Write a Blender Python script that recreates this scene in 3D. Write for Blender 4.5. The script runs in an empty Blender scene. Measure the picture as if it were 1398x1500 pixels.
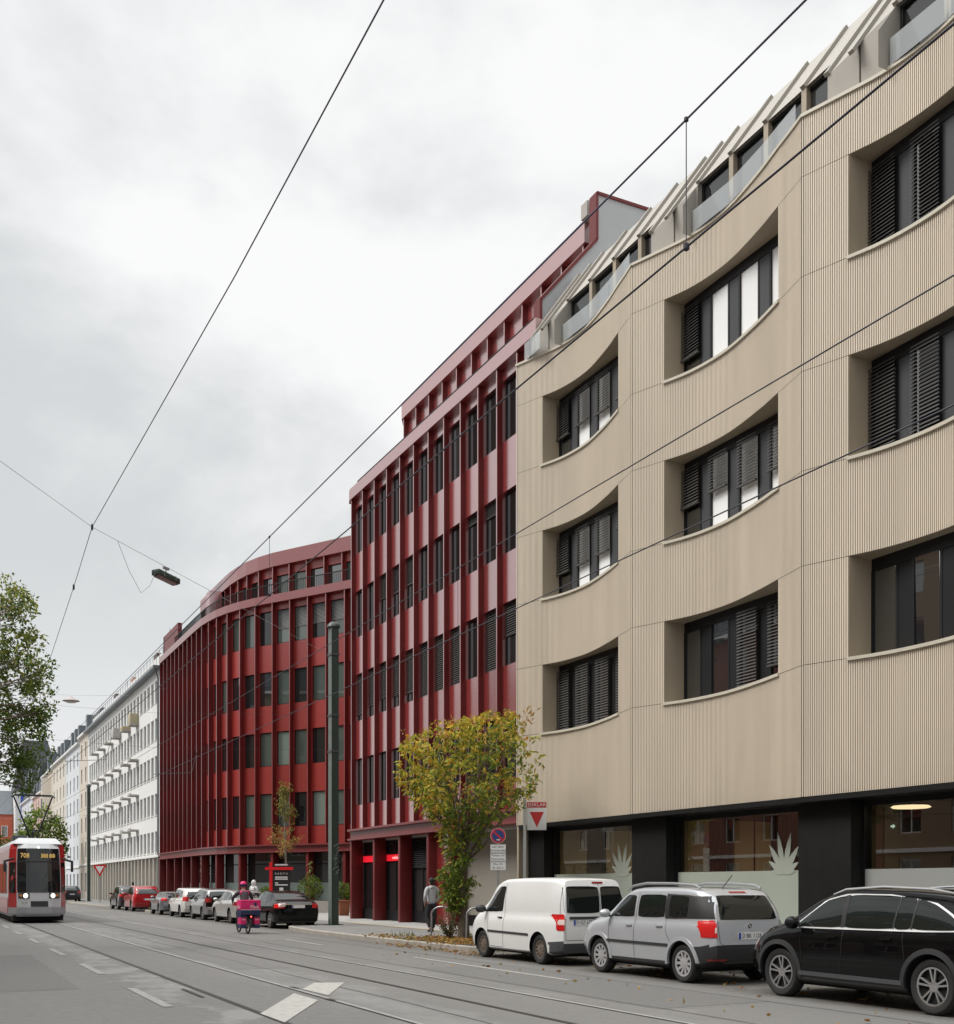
import bpy, bmesh, math, random
from mathutils import Vector, Matrix
from mathutils.bvhtree import BVHTree
R = math.radians
sin, cos, pi = math.sin, math.cos, math.pi
scene = bpy.context.scene
COL = scene.collection
rnd = random.Random(7)

# ---------------------------------------------------------------- camera maths (street runs along +Y, camera 1.68 m up)
F, CX, HZ, H = 1640.0, 699.0, 1297.0, 1.68
ALPHA = math.atan(814.0 / F)
SA, CA = sin(ALPHA), cos(ALPHA)
def at(u, v, z=0.0):
    zc = F * (H - z) / (v - HZ); xc = (u - CX) / F * zc
    return (xc * CA + zc * SA, -xc * SA + zc * CA)

# ---------------------------------------------------------------- objects
OFF = {}
def props(o, label=None, cat=None, group=None, kind=None):
    if label: o["label"] = label
    if cat: o["category"] = cat
    if group: o["group"] = group
    if kind: o["kind"] = kind
    return o
def thing(name, label, cat, loc=(0, 0, 0), rz=0.0, group=None):
    o = bpy.data.objects.new(name, None)
    o.empty_display_size = 0.2
    o.location = loc; o.rotation_euler = (0, 0, rz)
    COL.objects.link(o)
    OFF[o.name] = Vector(loc) if rz == 0.0 else Vector((0, 0, 0))
    return props(o, label, cat, group)
def link_mesh(name, me, mat, parent=None, smooth=False, local=False):
    o = bpy.data.objects.new(name, me); COL.objects.link(o)
    if parent is not None:
        off = OFF.get(parent.name, Vector((0, 0, 0)))
        if not local and off.length > 0: me.transform(Matrix.Translation(-off))
        o.parent = parent
        OFF[o.name] = off
    if mat is not None:
        for m in (mat if isinstance(mat, (list, tuple)) else [mat]): me.materials.append(m)
    if smooth:
        me.polygons.foreach_set("use_smooth", [True] * len(me.polygons))
        try: me.set_sharp_from_angle(angle=R(smooth if smooth is not True else 40))
        except Exception: pass
    return o
def dup(o, parent=None, dloc=None, name=None):
    c = o.copy(); COL.objects.link(c)
    if parent is not None: c.parent = parent
    if dloc is not None: c.location = Vector(o.location) + Vector(dloc)
    for ch in list(o.children): dup(ch, c)
    return c

class MB:
    def __init__(s): s.v = []; s.f = []; s.m = []; s.mi = 0
    def add(s, vs, fs):
        b = len(s.v); s.v.extend([tuple(p) for p in vs])
        for f in fs: s.f.append([i + b for i in f]); s.m.append(s.mi)
        return s
    def poly(s, pts): return s.add(pts, [list(range(len(pts)))])
    def box(s, x0, x1, y0, y1, z0, z1):
        if x0 > x1: x0, x1 = x1, x0
        if y0 > y1: y0, y1 = y1, y0
        if z0 > z1: z0, z1 = z1, z0
        return s.add([(x0,y0,z0),(x1,y0,z0),(x1,y1,z0),(x0,y1,z0),(x0,y0,z1),(x1,y0,z1),(x1,y1,z1),(x0,y1,z1)],
              [[0,3,2,1],[4,5,6,7],[0,1,5,4],[1,2,6,5],[2,3,7,6],[3,0,4,7]])
    def hexa(s, a, b):   # a, b : 4-point loops
        return s.add(list(a) + list(b), [[3,2,1,0],[4,5,6,7],[0,1,5,4],[1,2,6,5],[2,3,7,6],[3,0,4,7]])
    def prism(s, pts, d):   # extrude polygon by vector d
        n = len(pts); d = Vector(d); q = [tuple(Vector(p) + d) for p in pts]
        return s.add(list(pts) + q, [list(range(n))[::-1], list(range(n, 2*n))] + [[i, (i+1) % n, n + (i+1) % n, n + i] for i in range(n)])
    def obox(s, c, ax, ay, az):   # oriented box: centre and three half vectors
        c, ax, ay, az = Vector(c), Vector(ax), Vector(ay), Vector(az)
        p = [c + ax*i + ay*j + az*k for k in (-1, 1) for (i, j) in ((-1,-1),(1,-1),(1,1),(-1,1))]
        return s.add(p, [[0,3,2,1],[4,5,6,7],[0,1,5,4],[1,2,6,5],[2,3,7,6],[3,0,4,7]])
    def bar(s, p, q, w, h=None, up=(0,0,1)):
        p, q = Vector(p), Vector(q); d = (q - p); L = d.length; d.normalize()
        x = d.cross(Vector(up))
        if x.length < 1e-4: x = d.cross(Vector((1, 0, 0)))
        x.normalize(); y = x.cross(d)
        return s.obox((p + q) / 2, x * w / 2, y * (h or w) / 2, d * L / 2)
    def tube(s, pts, r, n=8, cap=True):
        pts = [Vector(p) for p in pts]; N = len(pts)
        rs = r if isinstance(r, (list, tuple)) else [r] * N
        vs = []; fs = []; ref = None
        for i, p in enumerate(pts):
            d = (pts[min(i+1, N-1)] - pts[max(i-1, 0)]).normalized()
            if ref is None:
                ref = d.cross(Vector((0, 0, 1)))
                if ref.length < 1e-3: ref = d.cross(Vector((1, 0, 0)))
            x = (ref - d * ref.dot(d)).normalized(); ref = x; y = d.cross(x)
            for k in range(n):
                a = 2 * pi * k / n
                vs.append(p + (x * cos(a) + y * sin(a)) * rs[i])
        for i in range(N - 1):
            for k in range(n):
                fs.append([i*n + k, i*n + (k+1) % n, (i+1)*n + (k+1) % n, (i+1)*n + k])
        if cap: fs.append(list(range(n))[::-1]); fs.append([(N-1)*n + k for k in range(n)])
        return s.add(vs, fs)
    def lathe(s, prof, n=24, axis='z', c=(0,0,0), close=False, caps=True):   # prof: (radius, along)
        vs = []; fs = []
        for (r, a) in prof:
            for k in range(n):
                t = 2 * pi * k / n; x, y = r * cos(t), r * sin(t)
                p = {'z': (x, y, a), 'y': (x, a, y), 'x': (a, x, y)}[axis]
                vs.append((p[0] + c[0], p[1] + c[1], p[2] + c[2]))
        m = len(prof)
        for i in range(m - 1 if not close else m):
            j = (i + 1) % m
            for k in range(n): fs.append([i*n + k, i*n + (k+1) % n, j*n + (k+1) % n, j*n + k])
        if not close and caps:
            if prof[0][0] > 1e-5: fs.append([k for k in range(n)][::-1])
            if prof[-1][0] > 1e-5: fs.append([(m-1)*n + k for k in range(n)])
        return s.add(vs, fs)
    def mesh(s, name):
        me = bpy.data.meshes.new(name); me.from_pydata(s.v, [], s.f)
        if any(s.m): me.polygons.foreach_set("material_index", s.m)
        return me
    def build(s, name, mat, parent=None, smooth=False, bevel=0.0, fix=True, local=False, seg=2, weld=True):
        me = s.mesh(name)
        if fix or bevel or weld:
            bm = bmesh.new(); bm.from_mesh(me)
            if weld: bmesh.ops.remove_doubles(bm, verts=bm.verts, dist=1e-4)
            if fix: bmesh.ops.recalc_face_normals(bm, faces=bm.faces)
            if bevel:
                es = [e for e in bm.edges if len(e.link_faces) == 2 and e.calc_face_angle(0) > 0.5]
                bmesh.ops.bevel(bm, geom=es, offset=bevel, segments=seg, affect='EDGES', profile=0.6)
            bm.to_mesh(me); bm.free()
        return link_mesh(name, me, mat, parent, smooth or (35 if bevel else False), local)

def struct(o): o["kind"] = "structure"; return o

def text_mesh(body, size, align='CENTER', extrude=0.0):
    cu = bpy.data.curves.new("letters", 'FONT'); cu.body = body; cu.size = size
    cu.align_x = align; cu.align_y = 'CENTER'; cu.extrude = extrude; cu.resolution_u = 2
    o = bpy.data.objects.new("letters", cu); COL.objects.link(o)
    dg = bpy.context.evaluated_depsgraph_get(); dg.update()
    me = bpy.data.meshes.new_from_object(o.evaluated_get(dg))
    bpy.data.objects.remove(o); bpy.data.curves.remove(cu)
    return me
def text(name, body, size, mat, parent, loc, right=(0, -1, 0), up=(0, 0, 1), align='CENTER', width=None):
    me = text_mesh(body, size, align)
    me.materials.clear()
    if width and len(me.vertices):
        xs = [v.co.x for v in me.vertices]; k = width / (max(xs) - min(xs))
        me.transform(Matrix.Diagonal((k, 1, 1, 1)))
    r, u = Vector(right).normalized(), Vector(up).normalized(); n = r.cross(u)
    M = Matrix((r, u, n)).transposed().to_4x4(); M.translation = Vector(loc)
    me.transform(M)
    return link_mesh(name, me, mat, parent)

# ---------------------------------------------------------------- materials
def nt(name):
    m = bpy.data.materials.new(name); m.use_nodes = True
    t = m.node_tree; b = t.nodes["Principled BSDF"]
    return m, t, b
def pset(b, **k):
    for a, v in k.items():
        a = a.replace('_', ' ').title().replace('Ior', 'IOR')
        if a in b.inputs: b.inputs[a].default_value = v
def rgb(c): return (c[0], c[1], c[2], 1.0)
def M(name, c, rough=0.6, metal=0.0, spec=None, noise=0.0, nscale=4.0, bump=0.0, bscale=60.0, coat=0.0, coatr=0.05, c2=None, streak=False, orand=0.0):
    m, t, b = nt(name)
    b.inputs['Base Color'].default_value = rgb(c); b.inputs['Roughness'].default_value = rough
    b.inputs['Metallic'].default_value = metal
    if spec is not None: b.inputs['Specular IOR Level'].default_value = spec
    if coat: b.inputs['Coat Weight'].default_value = coat; b.inputs['Coat Roughness'].default_value = coatr
    if noise or bump:
        tc = t.nodes.new('ShaderNodeTexCoord')
    if noise:
        src = tc.outputs['Object']
        if streak:
            mp = t.nodes.new('ShaderNodeMapping'); mp.inputs['Scale'].default_value = (1, 1, 0.12)
            t.links.new(src, mp.inputs[0]); src = mp.outputs[0]
        n = t.nodes.new('ShaderNodeTexNoise'); n.inputs['Scale'].default_value = nscale; n.inputs['Detail'].default_value = 6; n.inputs['Roughness'].default_value = .65
        t.links.new(src, n.inputs['Vector'])
        mr = t.nodes.new('ShaderNodeMapRange'); mr.inputs[1].default_value = .3; mr.inputs[2].default_value = .7
        t.links.new(n.outputs['Fac'], mr.inputs[0])
        mx = t.nodes.new('ShaderNodeMix'); mx.data_type = 'RGBA'
        a = c2 if c2 else tuple(max(0, x * (1 - noise)) for x in c)
        bb = c if c2 else tuple(min(1, x * (1 + noise)) for x in c)
        mx.inputs[6].default_value = rgb(a); mx.inputs[7].default_value = rgb(bb)
        t.links.new(mr.outputs[0], mx.inputs[0]); t.links.new(mx.outputs[2], b.inputs['Base Color'])
    if orand:
        oi = t.nodes.new('ShaderNodeObjectInfo'); mr2 = t.nodes.new('ShaderNodeMapRange'); mr2.inputs[3].default_value = 1 - orand; mr2.inputs[4].default_value = 1 + orand
        t.links.new(oi.outputs['Random'], mr2.inputs[0]); hs = t.nodes.new('ShaderNodeHueSaturation'); t.links.new(mr2.outputs[0], hs.inputs['Value'])
        src = b.inputs['Base Color'].links[0].from_socket if b.inputs['Base Color'].links else None
        if src: t.links.new(src, hs.inputs['Color'])
        else: hs.inputs['Color'].default_value = rgb(c)
        t.links.new(hs.outputs[0], b.inputs['Base Color'])
    if bump:
        n2 = t.nodes.new('ShaderNodeTexNoise'); n2.inputs['Scale'].default_value = bscale; n2.inputs['Detail'].default_value = 4
        t.links.new(tc.outputs['Object'], n2.inputs['Vector'])
        bp = t.nodes.new('ShaderNodeBump'); bp.inputs['Strength'].default_value = bump; bp.inputs['Distance'].default_value = .01
        t.links.new(n2.outputs['Fac'], bp.inputs['Height']); t.links.new(bp.outputs[0], b.inputs['Normal'])
    return m
def glass(name, c=(.015, .017, .018), ior=2.2, rough=.015, wob=.0, rooms=0.0):
    m, t, b = nt(name)
    pset(b, base_color=rgb(c), roughness=rough); b.inputs['IOR'].default_value = ior
    if rooms:   # curtains and rooms differ from pane to pane
        oi = t.nodes.new('ShaderNodeObjectInfo'); cr = t.nodes.new('ShaderNodeValToRGB'); t.links.new(oi.outputs['Random'], cr.inputs[0]); cr.color_ramp.interpolation = 'CONSTANT'
        e = cr.color_ramp.elements; e[0].color = rgb(c); e[1].position = .35; e[1].color = rgb(tuple(x * (1 + rooms * .5) for x in c))
        for ps, k in ((.55, .3), (.68, 1.0), (.82, .15), (.92, 2.0)): q = e.new(ps); q.color = rgb(tuple(min(.6, x * (1 + rooms * k)) for x in c))
        t.links.new(cr.outputs[0], b.inputs['Base Color'])
    if wob:
        tc = t.nodes.new('ShaderNodeTexCoord'); n = t.nodes.new('ShaderNodeTexNoise'); n.inputs['Scale'].default_value = .9
        t.links.new(tc.outputs['Object'], n.inputs['Vector'])
        bp = t.nodes.new('ShaderNodeBump'); bp.inputs['Strength'].default_value = wob; bp.inputs['Distance'].default_value = .05
        t.links.new(n.outputs['Fac'], bp.inputs['Height']); t.links.new(bp.outputs[0], b.inputs['Normal'])
    return m
def clear_glass(name, tint=(.8, .85, .82), ior=1.6, rough=0.0, milk=0.0):
    m, t, b = nt(name); t.nodes.remove(b)
    out = t.nodes['Material Output']
    tr = t.nodes.new('ShaderNodeBsdfTransparent'); tr.inputs[0].default_value = rgb(tint)
    gl = t.nodes.new('ShaderNodeBsdfGlossy'); gl.inputs['Roughness'].default_value = rough
    fr = t.nodes.new('ShaderNodeFresnel'); fr.inputs['IOR'].default_value = ior
    mx = t.nodes.new('ShaderNodeMixShader')
    t.links.new(fr.outputs[0], mx.inputs[0]); t.links.new(tr.outputs[0], mx.inputs[1]); t.links.new(gl.outputs[0], mx.inputs[2])
    res = mx
    if milk:
        df = t.nodes.new('ShaderNodeBsdfDiffuse'); df.inputs[0].default_value = (.72, .76, .78, 1); res = t.nodes.new('ShaderNodeMixShader'); res.inputs[0].default_value = milk
        t.links.new(mx.outputs[0], res.inputs[1]); t.links.new(df.outputs[0], res.inputs[2])
    t.links.new(res.outputs[0], out.inputs[0])
    return m
def emit(name, c, s):
    m, t, b = nt(name); pset(b, base_color=rgb(c)); b.inputs['Emission Color'].default_value = rgb(c); b.inputs['Emission Strength'].default_value = s
    return m
def leafmat(name):
    m, t, b = nt(name)
    a = t.nodes.new('ShaderNodeAttribute'); a.attribute_name = 'Col'
    t.links.new(a.outputs['Color'], b.inputs['Base Color']); pset(b, roughness=.55)
    b.inputs['Specular IOR Level'].default_value = .3
    tl = t.nodes.new('ShaderNodeBsdfTranslucent'); t.links.new(a.outputs['Color'], tl.inputs[0])
    mx = t.nodes.new('ShaderNodeMixShader'); mx.inputs[0].default_value = .35
    t.links.new(b.outputs[0], mx.inputs[1]); t.links.new(tl.outputs[0], mx.inputs[2]); t.links.new(mx.outputs[0], t.nodes['Material Output'].inputs[0])
    return m
def sheen(m, ior):
    m.node_tree.nodes['Principled BSDF'].inputs['Coat IOR'].default_value = ior; return m
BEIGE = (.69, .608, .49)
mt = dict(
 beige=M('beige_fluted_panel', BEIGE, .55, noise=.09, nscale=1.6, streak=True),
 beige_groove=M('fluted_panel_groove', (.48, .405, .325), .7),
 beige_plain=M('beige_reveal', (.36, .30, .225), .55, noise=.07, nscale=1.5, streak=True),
 beige_light=M('beige_roof_panel', (.33, .305, .268), .6, noise=.05, nscale=.8),
 coping=M('pale_coping', (.55, .51, .42), .45, noise=.05),
 joint=M('dark_joint', (.06, .045, .03), .8),
 black=M('black_cladding', (.010, .010, .010), .6, spec=.2, noise=.2, nscale=3),
 frame=M('anthracite_frame', (.012, .0125, .014), .5, spec=.3),
 panel=M('grey_window_panel', (.06, .062, .068), .5, spec=.3),
 blind=M('blind_slat', (.08, .077, .074), .5, spec=.3),
 blind_l=M('pale_blind_slat', (.21, .21, .21), .5),
 pane=glass('window_glass', ior=3.0, wob=.02),
 pane_d=glass('dim_window_glass', (.012, .013, .013), 1.75, wob=.03, rooms=1.6),
 pane_g=glass('green_reflection_glass', (.07, .09, .078), 1.9, wob=.03, rooms=.8),  # grey-green reflections put into the base colour
 pane_w=M('sky_white_pane', (.88, .89, .89), .12, spec=1.0),  # white base colour imitates the bright sky reflected in the glass
 shop=clear_glass('shop_glass', (.84, .84, .77), 2.9),
 rail_glass=clear_glass('balustrade_glass', (.86, .92, .93), 2.2, milk=.35),
 red=sheen(M('red_metal', (.27, .024, .023), .38, noise=.05, nscale=.5, coat=1.0, coatr=.20, streak=True, orand=.14), 4.4),
 red_far=sheen(M('red_metal_forecourt', (.285, .027, .021), .40, noise=.10, nscale=.5, coat=.8, coatr=.3, streak=True, orand=.14), 1.5),
 fascia_near=sheen(M('red_roof_edge_metal', (.28, .026, .025), .4, noise=.05, nscale=.4, coat=1.0, coatr=.3), 4.2),
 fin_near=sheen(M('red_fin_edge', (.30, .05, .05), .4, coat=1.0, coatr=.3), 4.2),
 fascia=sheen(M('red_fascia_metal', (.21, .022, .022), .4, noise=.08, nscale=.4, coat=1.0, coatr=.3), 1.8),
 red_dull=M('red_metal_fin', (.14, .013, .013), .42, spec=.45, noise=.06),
 red_band=M('red_band', (.19, .035, .036), .38, spec=.7, noise=.06),
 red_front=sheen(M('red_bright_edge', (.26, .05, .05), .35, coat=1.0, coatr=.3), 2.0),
 white=M('white_render', (.72, .72, .71), .8, noise=.05, nscale=.6, streak=True),
 white_trim=M('white_paint', (.78, .78, .77), .5),
 zinc=M('zinc_grey', (.16, .18, .20), .45, noise=.1),
 slate=M('slate_roof', (.06, .065, .075), .6, noise=.15, nscale=2),
 conc=M('concrete', (.38, .36, .33), .8, noise=.08, nscale=2, bump=.15),
 kerb=M('kerb_stone', (.34, .31, .27), .8, noise=.16, nscale=3, bump=.2),
 steel=M('galvanised_steel', (.36, .37, .38), .4, metal=.7, noise=.1, nscale=8),
 green=M('dark_green_paint', (.028, .046, .037), .42, noise=.12, nscale=3, streak=True),
 green_l=M('worn_green_paint', (.13, .155, .14), .5, noise=.2, nscale=5),
 cable=M('violet_grey_cable', (.075, .068, .12), .5),
 wire=M('wire_metal', (.03, .027, .042), .5),
 paint_w=M('road_paint', (.50, .48, .44), .7, noise=.22, nscale=7, bump=.1, c2=(.33, .32, .30)),
 paint_d=M('worn_dash_paint', (.37, .36, .34), .75, nscale=6, noise=.2, c2=(.2, .195, .185)),
 paint_old=M('worn_road_paint', (.36, .35, .33), .75, noise=.25, nscale=7),
 rail=M('sky_pale_rail', (.42, .42, .41), .4, metal=.25, noise=.12, nscale=2),  # pale colour stands for the sky mirrored in the steel
 rail_d=M('dark_rail', (.035, .03, .027), .5, metal=.3),
 rubber=M('tyre_rubber', (.018, .018, .018), .75, noise=.2, nscale=10),
 alloy=M('alloy_silver', (.55, .55, .56), .3, metal=.85),
 hub=M('hubcap_silver', (.5, .5, .51), .35, metal=.4),
 steelrim=M('rusty_steel_rim', (.2, .16, .13), .5, metal=.5, noise=.4, nscale=14),
 plastic=M('dark_plastic', (.028, .029, .031), .5),
 greyplastic=M('grey_plastic', (.07, .073, .078), .5),
 trim=M('bright_window_trim', (.72, .73, .73), .25, spec=.8),
 chrome=M('chrome', (.75, .76, .77), .12, metal=1.0),
 carglass=glass('car_glass', (.010, .013, .012), 1.5, .01),
 tail=M('tail_lamp_red', (.55, .012, .012), .15, spec=.8),
 tail_w=M('tail_lamp_clear', (.7, .55, .52), .15, spec=.8),
 tail_dim=M('tail_lamp_dark', (.25, .01, .01), .15, spec=.8),
 plate=M('plate_white', (.75, .75, .74), .4), plate_b=M('plate_blue', (.02, .06, .35), .4), ink=M('black_ink', (.01, .01, .01), .6),
 void=M('shadow_black', (.004, .004, .004), .9),
 sign_w=M('sign_white', (.74, .74, .73), .4, noise=.04), sign_r=M('sign_red', (.55, .01, .012), .4), sign_b=M('sign_blue', (.01, .035, .16), .4),
 bark=M('bark', (.11, .085, .06), .9, noise=.3, nscale=7, bump=.6, bscale=25),
 bark_l=M('pale_bark', (.26, .23, .18), .9, noise=.2, nscale=9),
 leaf=leafmat('leaf_surface'),
 soil=M('soil', (.06, .045, .03), .95, noise=.3, nscale=8, bump=.5),
)
# ================================================================ ground
def asphalt():
    m, t, b = nt('asphalt'); L = t.links
    tc = t.nodes.new('ShaderNodeTexCoord'); sx = t.nodes.new('ShaderNodeSeparateXYZ'); L.new(tc.outputs['Object'], sx.inputs[0])
    def noise(scale, det=5, rough=.6, mp=None):
        n = t.nodes.new('ShaderNodeTexNoise'); n.inputs['Scale'].default_value = scale; n.inputs['Detail'].default_value = det; n.inputs['Roughness'].default_value = rough
        if mp:
            q = t.nodes.new('ShaderNodeMapping'); q.inputs['Scale'].default_value = mp; L.new(tc.outputs['Object'], q.inputs[0]); L.new(q.outputs[0], n.inputs['Vector'])
        else: L.new(tc.outputs['Object'], n.inputs['Vector'])
        return n.outputs['Fac']
    def mrange(x, a, b_, c=0., d=1.):
        n = t.nodes.new('ShaderNodeMapRange'); n.inputs[1].default_value = a; n.inputs[2].default_value = b_; n.inputs[3].default_value = c; n.inputs[4].default_value = d
        L.new(x, n.inputs[0]); return n.outputs[0]
    def math_(op, a, b_):
        n = t.nodes.new('ShaderNodeMath'); n.operation = op
        for i, x in enumerate((a, b_)):
            if isinstance(x, (int, float)): n.inputs[i].default_value = x
            else: L.new(x, n.inputs[i])
        return n.outputs[0]
    def mix(f, a, b_):
        n = t.nodes.new('ShaderNodeMix'); n.data_type = 'RGBA'; L.new(f, n.inputs[0])
        for i, x in ((6, a), (7, b_)):
            if isinstance(x, tuple): n.inputs[i].default_value = rgb(x)
            else: L.new(x, n.inputs[i])
        return n.outputs[2]
    base = mix(mrange(noise(.35, 6, .6, (1, .22, 1)), .35, .65), (.140, .135, .127), (.168, .162, .152))
    base = mix(mrange(noise(2.2, 8, .75), .55, .75, 0, .3), base, (.19, .184, .176))
    base = mix(mrange(noise(.12, 4, .6, (1, .15, 1)), .45, .6, 0, .35), base, (.105, .101, .096))
    spk = noise(55, 3, .7)
    base = mix(mrange(spk, .35, .7, 0, .55), base, (.25, .245, .235))
    base = mix(mrange(spk, .5, .3, 0, .45), base, (.04, .039, .038))
    X = sx.outputs[0]
    wob = mrange(noise(.5, 5, .7), .3, .7, -.5, .5)
    Xw = math_('ADD', X, wob)
    def band(c, w, soft): return mrange(math_('ABSOLUTE', math_('SUBTRACT', Xw, c), 0.), w, w + soft, 1., 0.)
    f1 = math_('MULTIPLY', band(3.5, .28, .12), mrange(noise(.9, 5, .7), .42, .55))
    f2 = math_('MULTIPLY', band(5.95, .42, .25), mrange(noise(.8, 6, .7, (1, .3, 1)), .40, .58, 0, .8))
    f3 = math_('MULTIPLY', band(8.75, .2, .3), mrange(noise(.7, 6, .7, (1, .3, 1)), .45, .6, 0, .5))
    f = math_('MAXIMUM', math_('MAXIMUM', f1, f2), f3)
    base = mix(math_('MULTIPLY', f, .6), base, (.29, .285, .272))
    park = mrange(X, 11.3, 11.7, 0., .55)
    base = mix(math_('MULTIPLY', park, mrange(noise(3, 6, .7), .35, .6)), base, (.075, .06, .045))
    crk = t.nodes.new('ShaderNodeTexVoronoi'); crk.feature = 'DISTANCE_TO_EDGE'; crk.inputs['Scale'].default_value = .16
    q = t.nodes.new('ShaderNodeMapping'); q.inputs['Scale'].default_value = (2.2, .8, 1)
    dn = t.nodes.new('ShaderNodeTexNoise'); dn.inputs['Scale'].default_value = 2.5; dn.inputs['Detail'].default_value = 4
    va = t.nodes.new('ShaderNodeVectorMath'); va.operation = 'MULTIPLY_ADD'; va.inputs[1].default_value = (.35, .35, 0)
    L.new(dn.outputs['Color'], va.inputs[0]); L.new(tc.outputs['Object'], va.inputs[2]); L.new(tc.outputs['Object'], dn.inputs['Vector'])
    L.new(va.outputs[0], q.inputs[0]); L.new(q.outputs[0], crk.inputs['Vector'])
    base = mix(mrange(crk.outputs['Distance'], .0, .005, .16, 0.), base, (.04, .038, .036))
    L.new(base, b.inputs['Base Color'])
    L.new(mrange(noise(6), .3, .7, .62, .85), b.inputs['Roughness']); b.inputs['Specular IOR Level'].default_value = .35
    bp = t.nodes.new('ShaderNodeBump'); bp.inputs['Strength'].default_value = .35; bp.inputs['Distance'].default_value = .006
    L.new(spk, bp.inputs['Height']); L.new(bp.outputs[0], b.inputs['Normal'])
    return m
def slabs(name, c, sc, mortar, w=.5, h=.25):
    m, t, b = nt(name); L = t.links
    tc = t.nodes.new('ShaderNodeTexCoord'); br = t.nodes.new('ShaderNodeTexBrick')
    br.inputs['Scale'].default_value = sc; br.inputs['Mortar Size'].default_value = .012; br.inputs['Brick Width'].default_value = w; br.inputs['Row Height'].default_value = h
    br.inputs['Color1'].default_value = rgb(c); br.inputs['Color2'].default_value = rgb(tuple(x * .88 for x in c)); br.inputs['Mortar'].default_value = rgb(mortar)
    L.new(tc.outputs['Object'], br.inputs['Vector'])
    n = t.nodes.new('ShaderNodeTexNoise'); n.inputs['Scale'].default_value = 1.3; n.inputs['Detail'].default_value = 7; L.new(tc.outputs['Object'], n.inputs['Vector'])
    mx = t.nodes.new('ShaderNodeMix'); mx.data_type = 'RGBA'; mx.blend_type = 'MULTIPLY'; mx.inputs[0].default_value = .5
    L.new(br.outputs['Color'], mx.inputs[6]); cr = t.nodes.new('ShaderNodeMapRange'); cr.inputs[1].default_value = .3; cr.inputs[2].default_value = .7; cr.inputs[3].default_value = .55; cr.inputs[4].default_value = 1.2
    L.new(n.outputs['Fac'], cr.inputs[0]); L.new(cr.outputs[0], mx.inputs[7]); L.new(mx.outputs[2], b.inputs['Base Color'])
    pset(b, roughness=.8)
    return m
mt['asphalt'] = asphalt()
mt['slab_l'] = slabs('light_paving_slabs', (.43, .42, .40), 1.0, (.2, .19, .18), .6, .4)
mt['slab_d'] = slabs('grey_paving_stones', (.25, .245, .235), 2.0, (.1, .095, .09), .4, .2)

g = MB().poly([(-1500, -300, -.03), (1500, -300, -.03), (1500, 2500, -.03), (-1500, 2500, -.03)]).build('ground', M('far_ground', (.12, .12, .115), .9), fix=False); struct(g)
rd = MB(); 
for i in range(34): 
    y0 = -40 + i * 10; rd.poly([(-3.6, y0, 0), (20, y0, 0), (20, y0 + 10, 0), (-3.6, y0 + 10, 0)])
struct(rd.build('road', mt['asphalt'], fix=False))

# kerb line of the right-hand pavement (street side to facade side)
KERB = [(13.9, -40), (13.9, 24.1), (13.75, 24.6), (12.75, 25.1), (12.42, 25.5), (12.2, 29), (12.13, 33), (12.14, 37.4), (12.28, 39.6), (12.5, 41.3), (12.8, 42.0), (13.3, 42.5),
        (14.0, 43.0), (14.0, 68.7), (12.7, 69.2), (12.5, 69.7), (12.5, 71.8), (12.7, 72.3), (14.0, 72.8), (14.0, 86.5), (12.7, 88.0), (12.4, 89.0), (12.3, 112), (12.6, 113), (14.8, 114), (14.8, 300)]
PZ = .13
def offset(line, d):
    out = []
    for i, p in enumerate(line):
        a = Vector(line[max(i-1, 0)]); c = Vector(line[min(i+1, len(line)-1)]); t_ = (c - a).normalized()
        out.append((p[0] + t_.y * d, p[1] - t_.x * d))
    return out
KI = offset(KERB, .14)
kb = MB()
for i in range(len(KERB) - 1):
    (x0, y0), (x1, y1), (a0, b0), (a1, b1) = KERB[i], KERB[i+1], KI[i], KI[i+1]
    kb.poly([(x0, y0, -.02), (x1, y1, -.02), (x1, y1, PZ - .02), (x0, y0, PZ - .02)])
    e = .02
    kb.poly([(x0, y0, PZ - .02), (x1, y1, PZ - .02), (x1 + e, y1, PZ + .004), (x0 + e, y0, PZ + .004)])
    kb.poly([(x0 + e, y0, PZ + .004), (x1 + e, y1, PZ + .004), (a1, b1, PZ + .004), (a0, b0, PZ + .004)])
struct(kb.build('kerb', mt['kerb'], fix=False))
pv = MB()
for i in range(len(KI) - 1):
    (x0, y0), (x1, y1) = KI[i], KI[i+1]
    pv.poly([(x0, y0, PZ), (60, y0, PZ), (60, y1, PZ), (x1, y1, PZ)])
struct(pv.build('pavement', mt['slab_d'], fix=False))
struct(MB().poly([(15.9, 28.0, PZ + .006), (30, 28.0, PZ + .006), (30, 60, PZ + .006), (15.9, 60, PZ + .006)]).build('light_pavement', mt['slab_l'], fix=False))
struct(MB().poly([(15.75, 33, PZ + .010), (15.98, 33, PZ + .010), (15.98, 44, PZ + .010), (15.75, 44, PZ + .010)]).build('tactile_strip', M('tactile_paving', (.42, .35, .2), .8, noise=.1), fix=False))
# pavement on the camera's own side of the street
lp = MB(); lp.box(-12, -3.35, -40, 300, -.02, PZ); struct(lp.build('near_pavement', mt['slab_d']))
lk = MB(); lk.box(-3.34, -3.2, -40, 300, -.02, PZ + .004); struct(lk.build('near_kerb', mt['kerb']))

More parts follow.
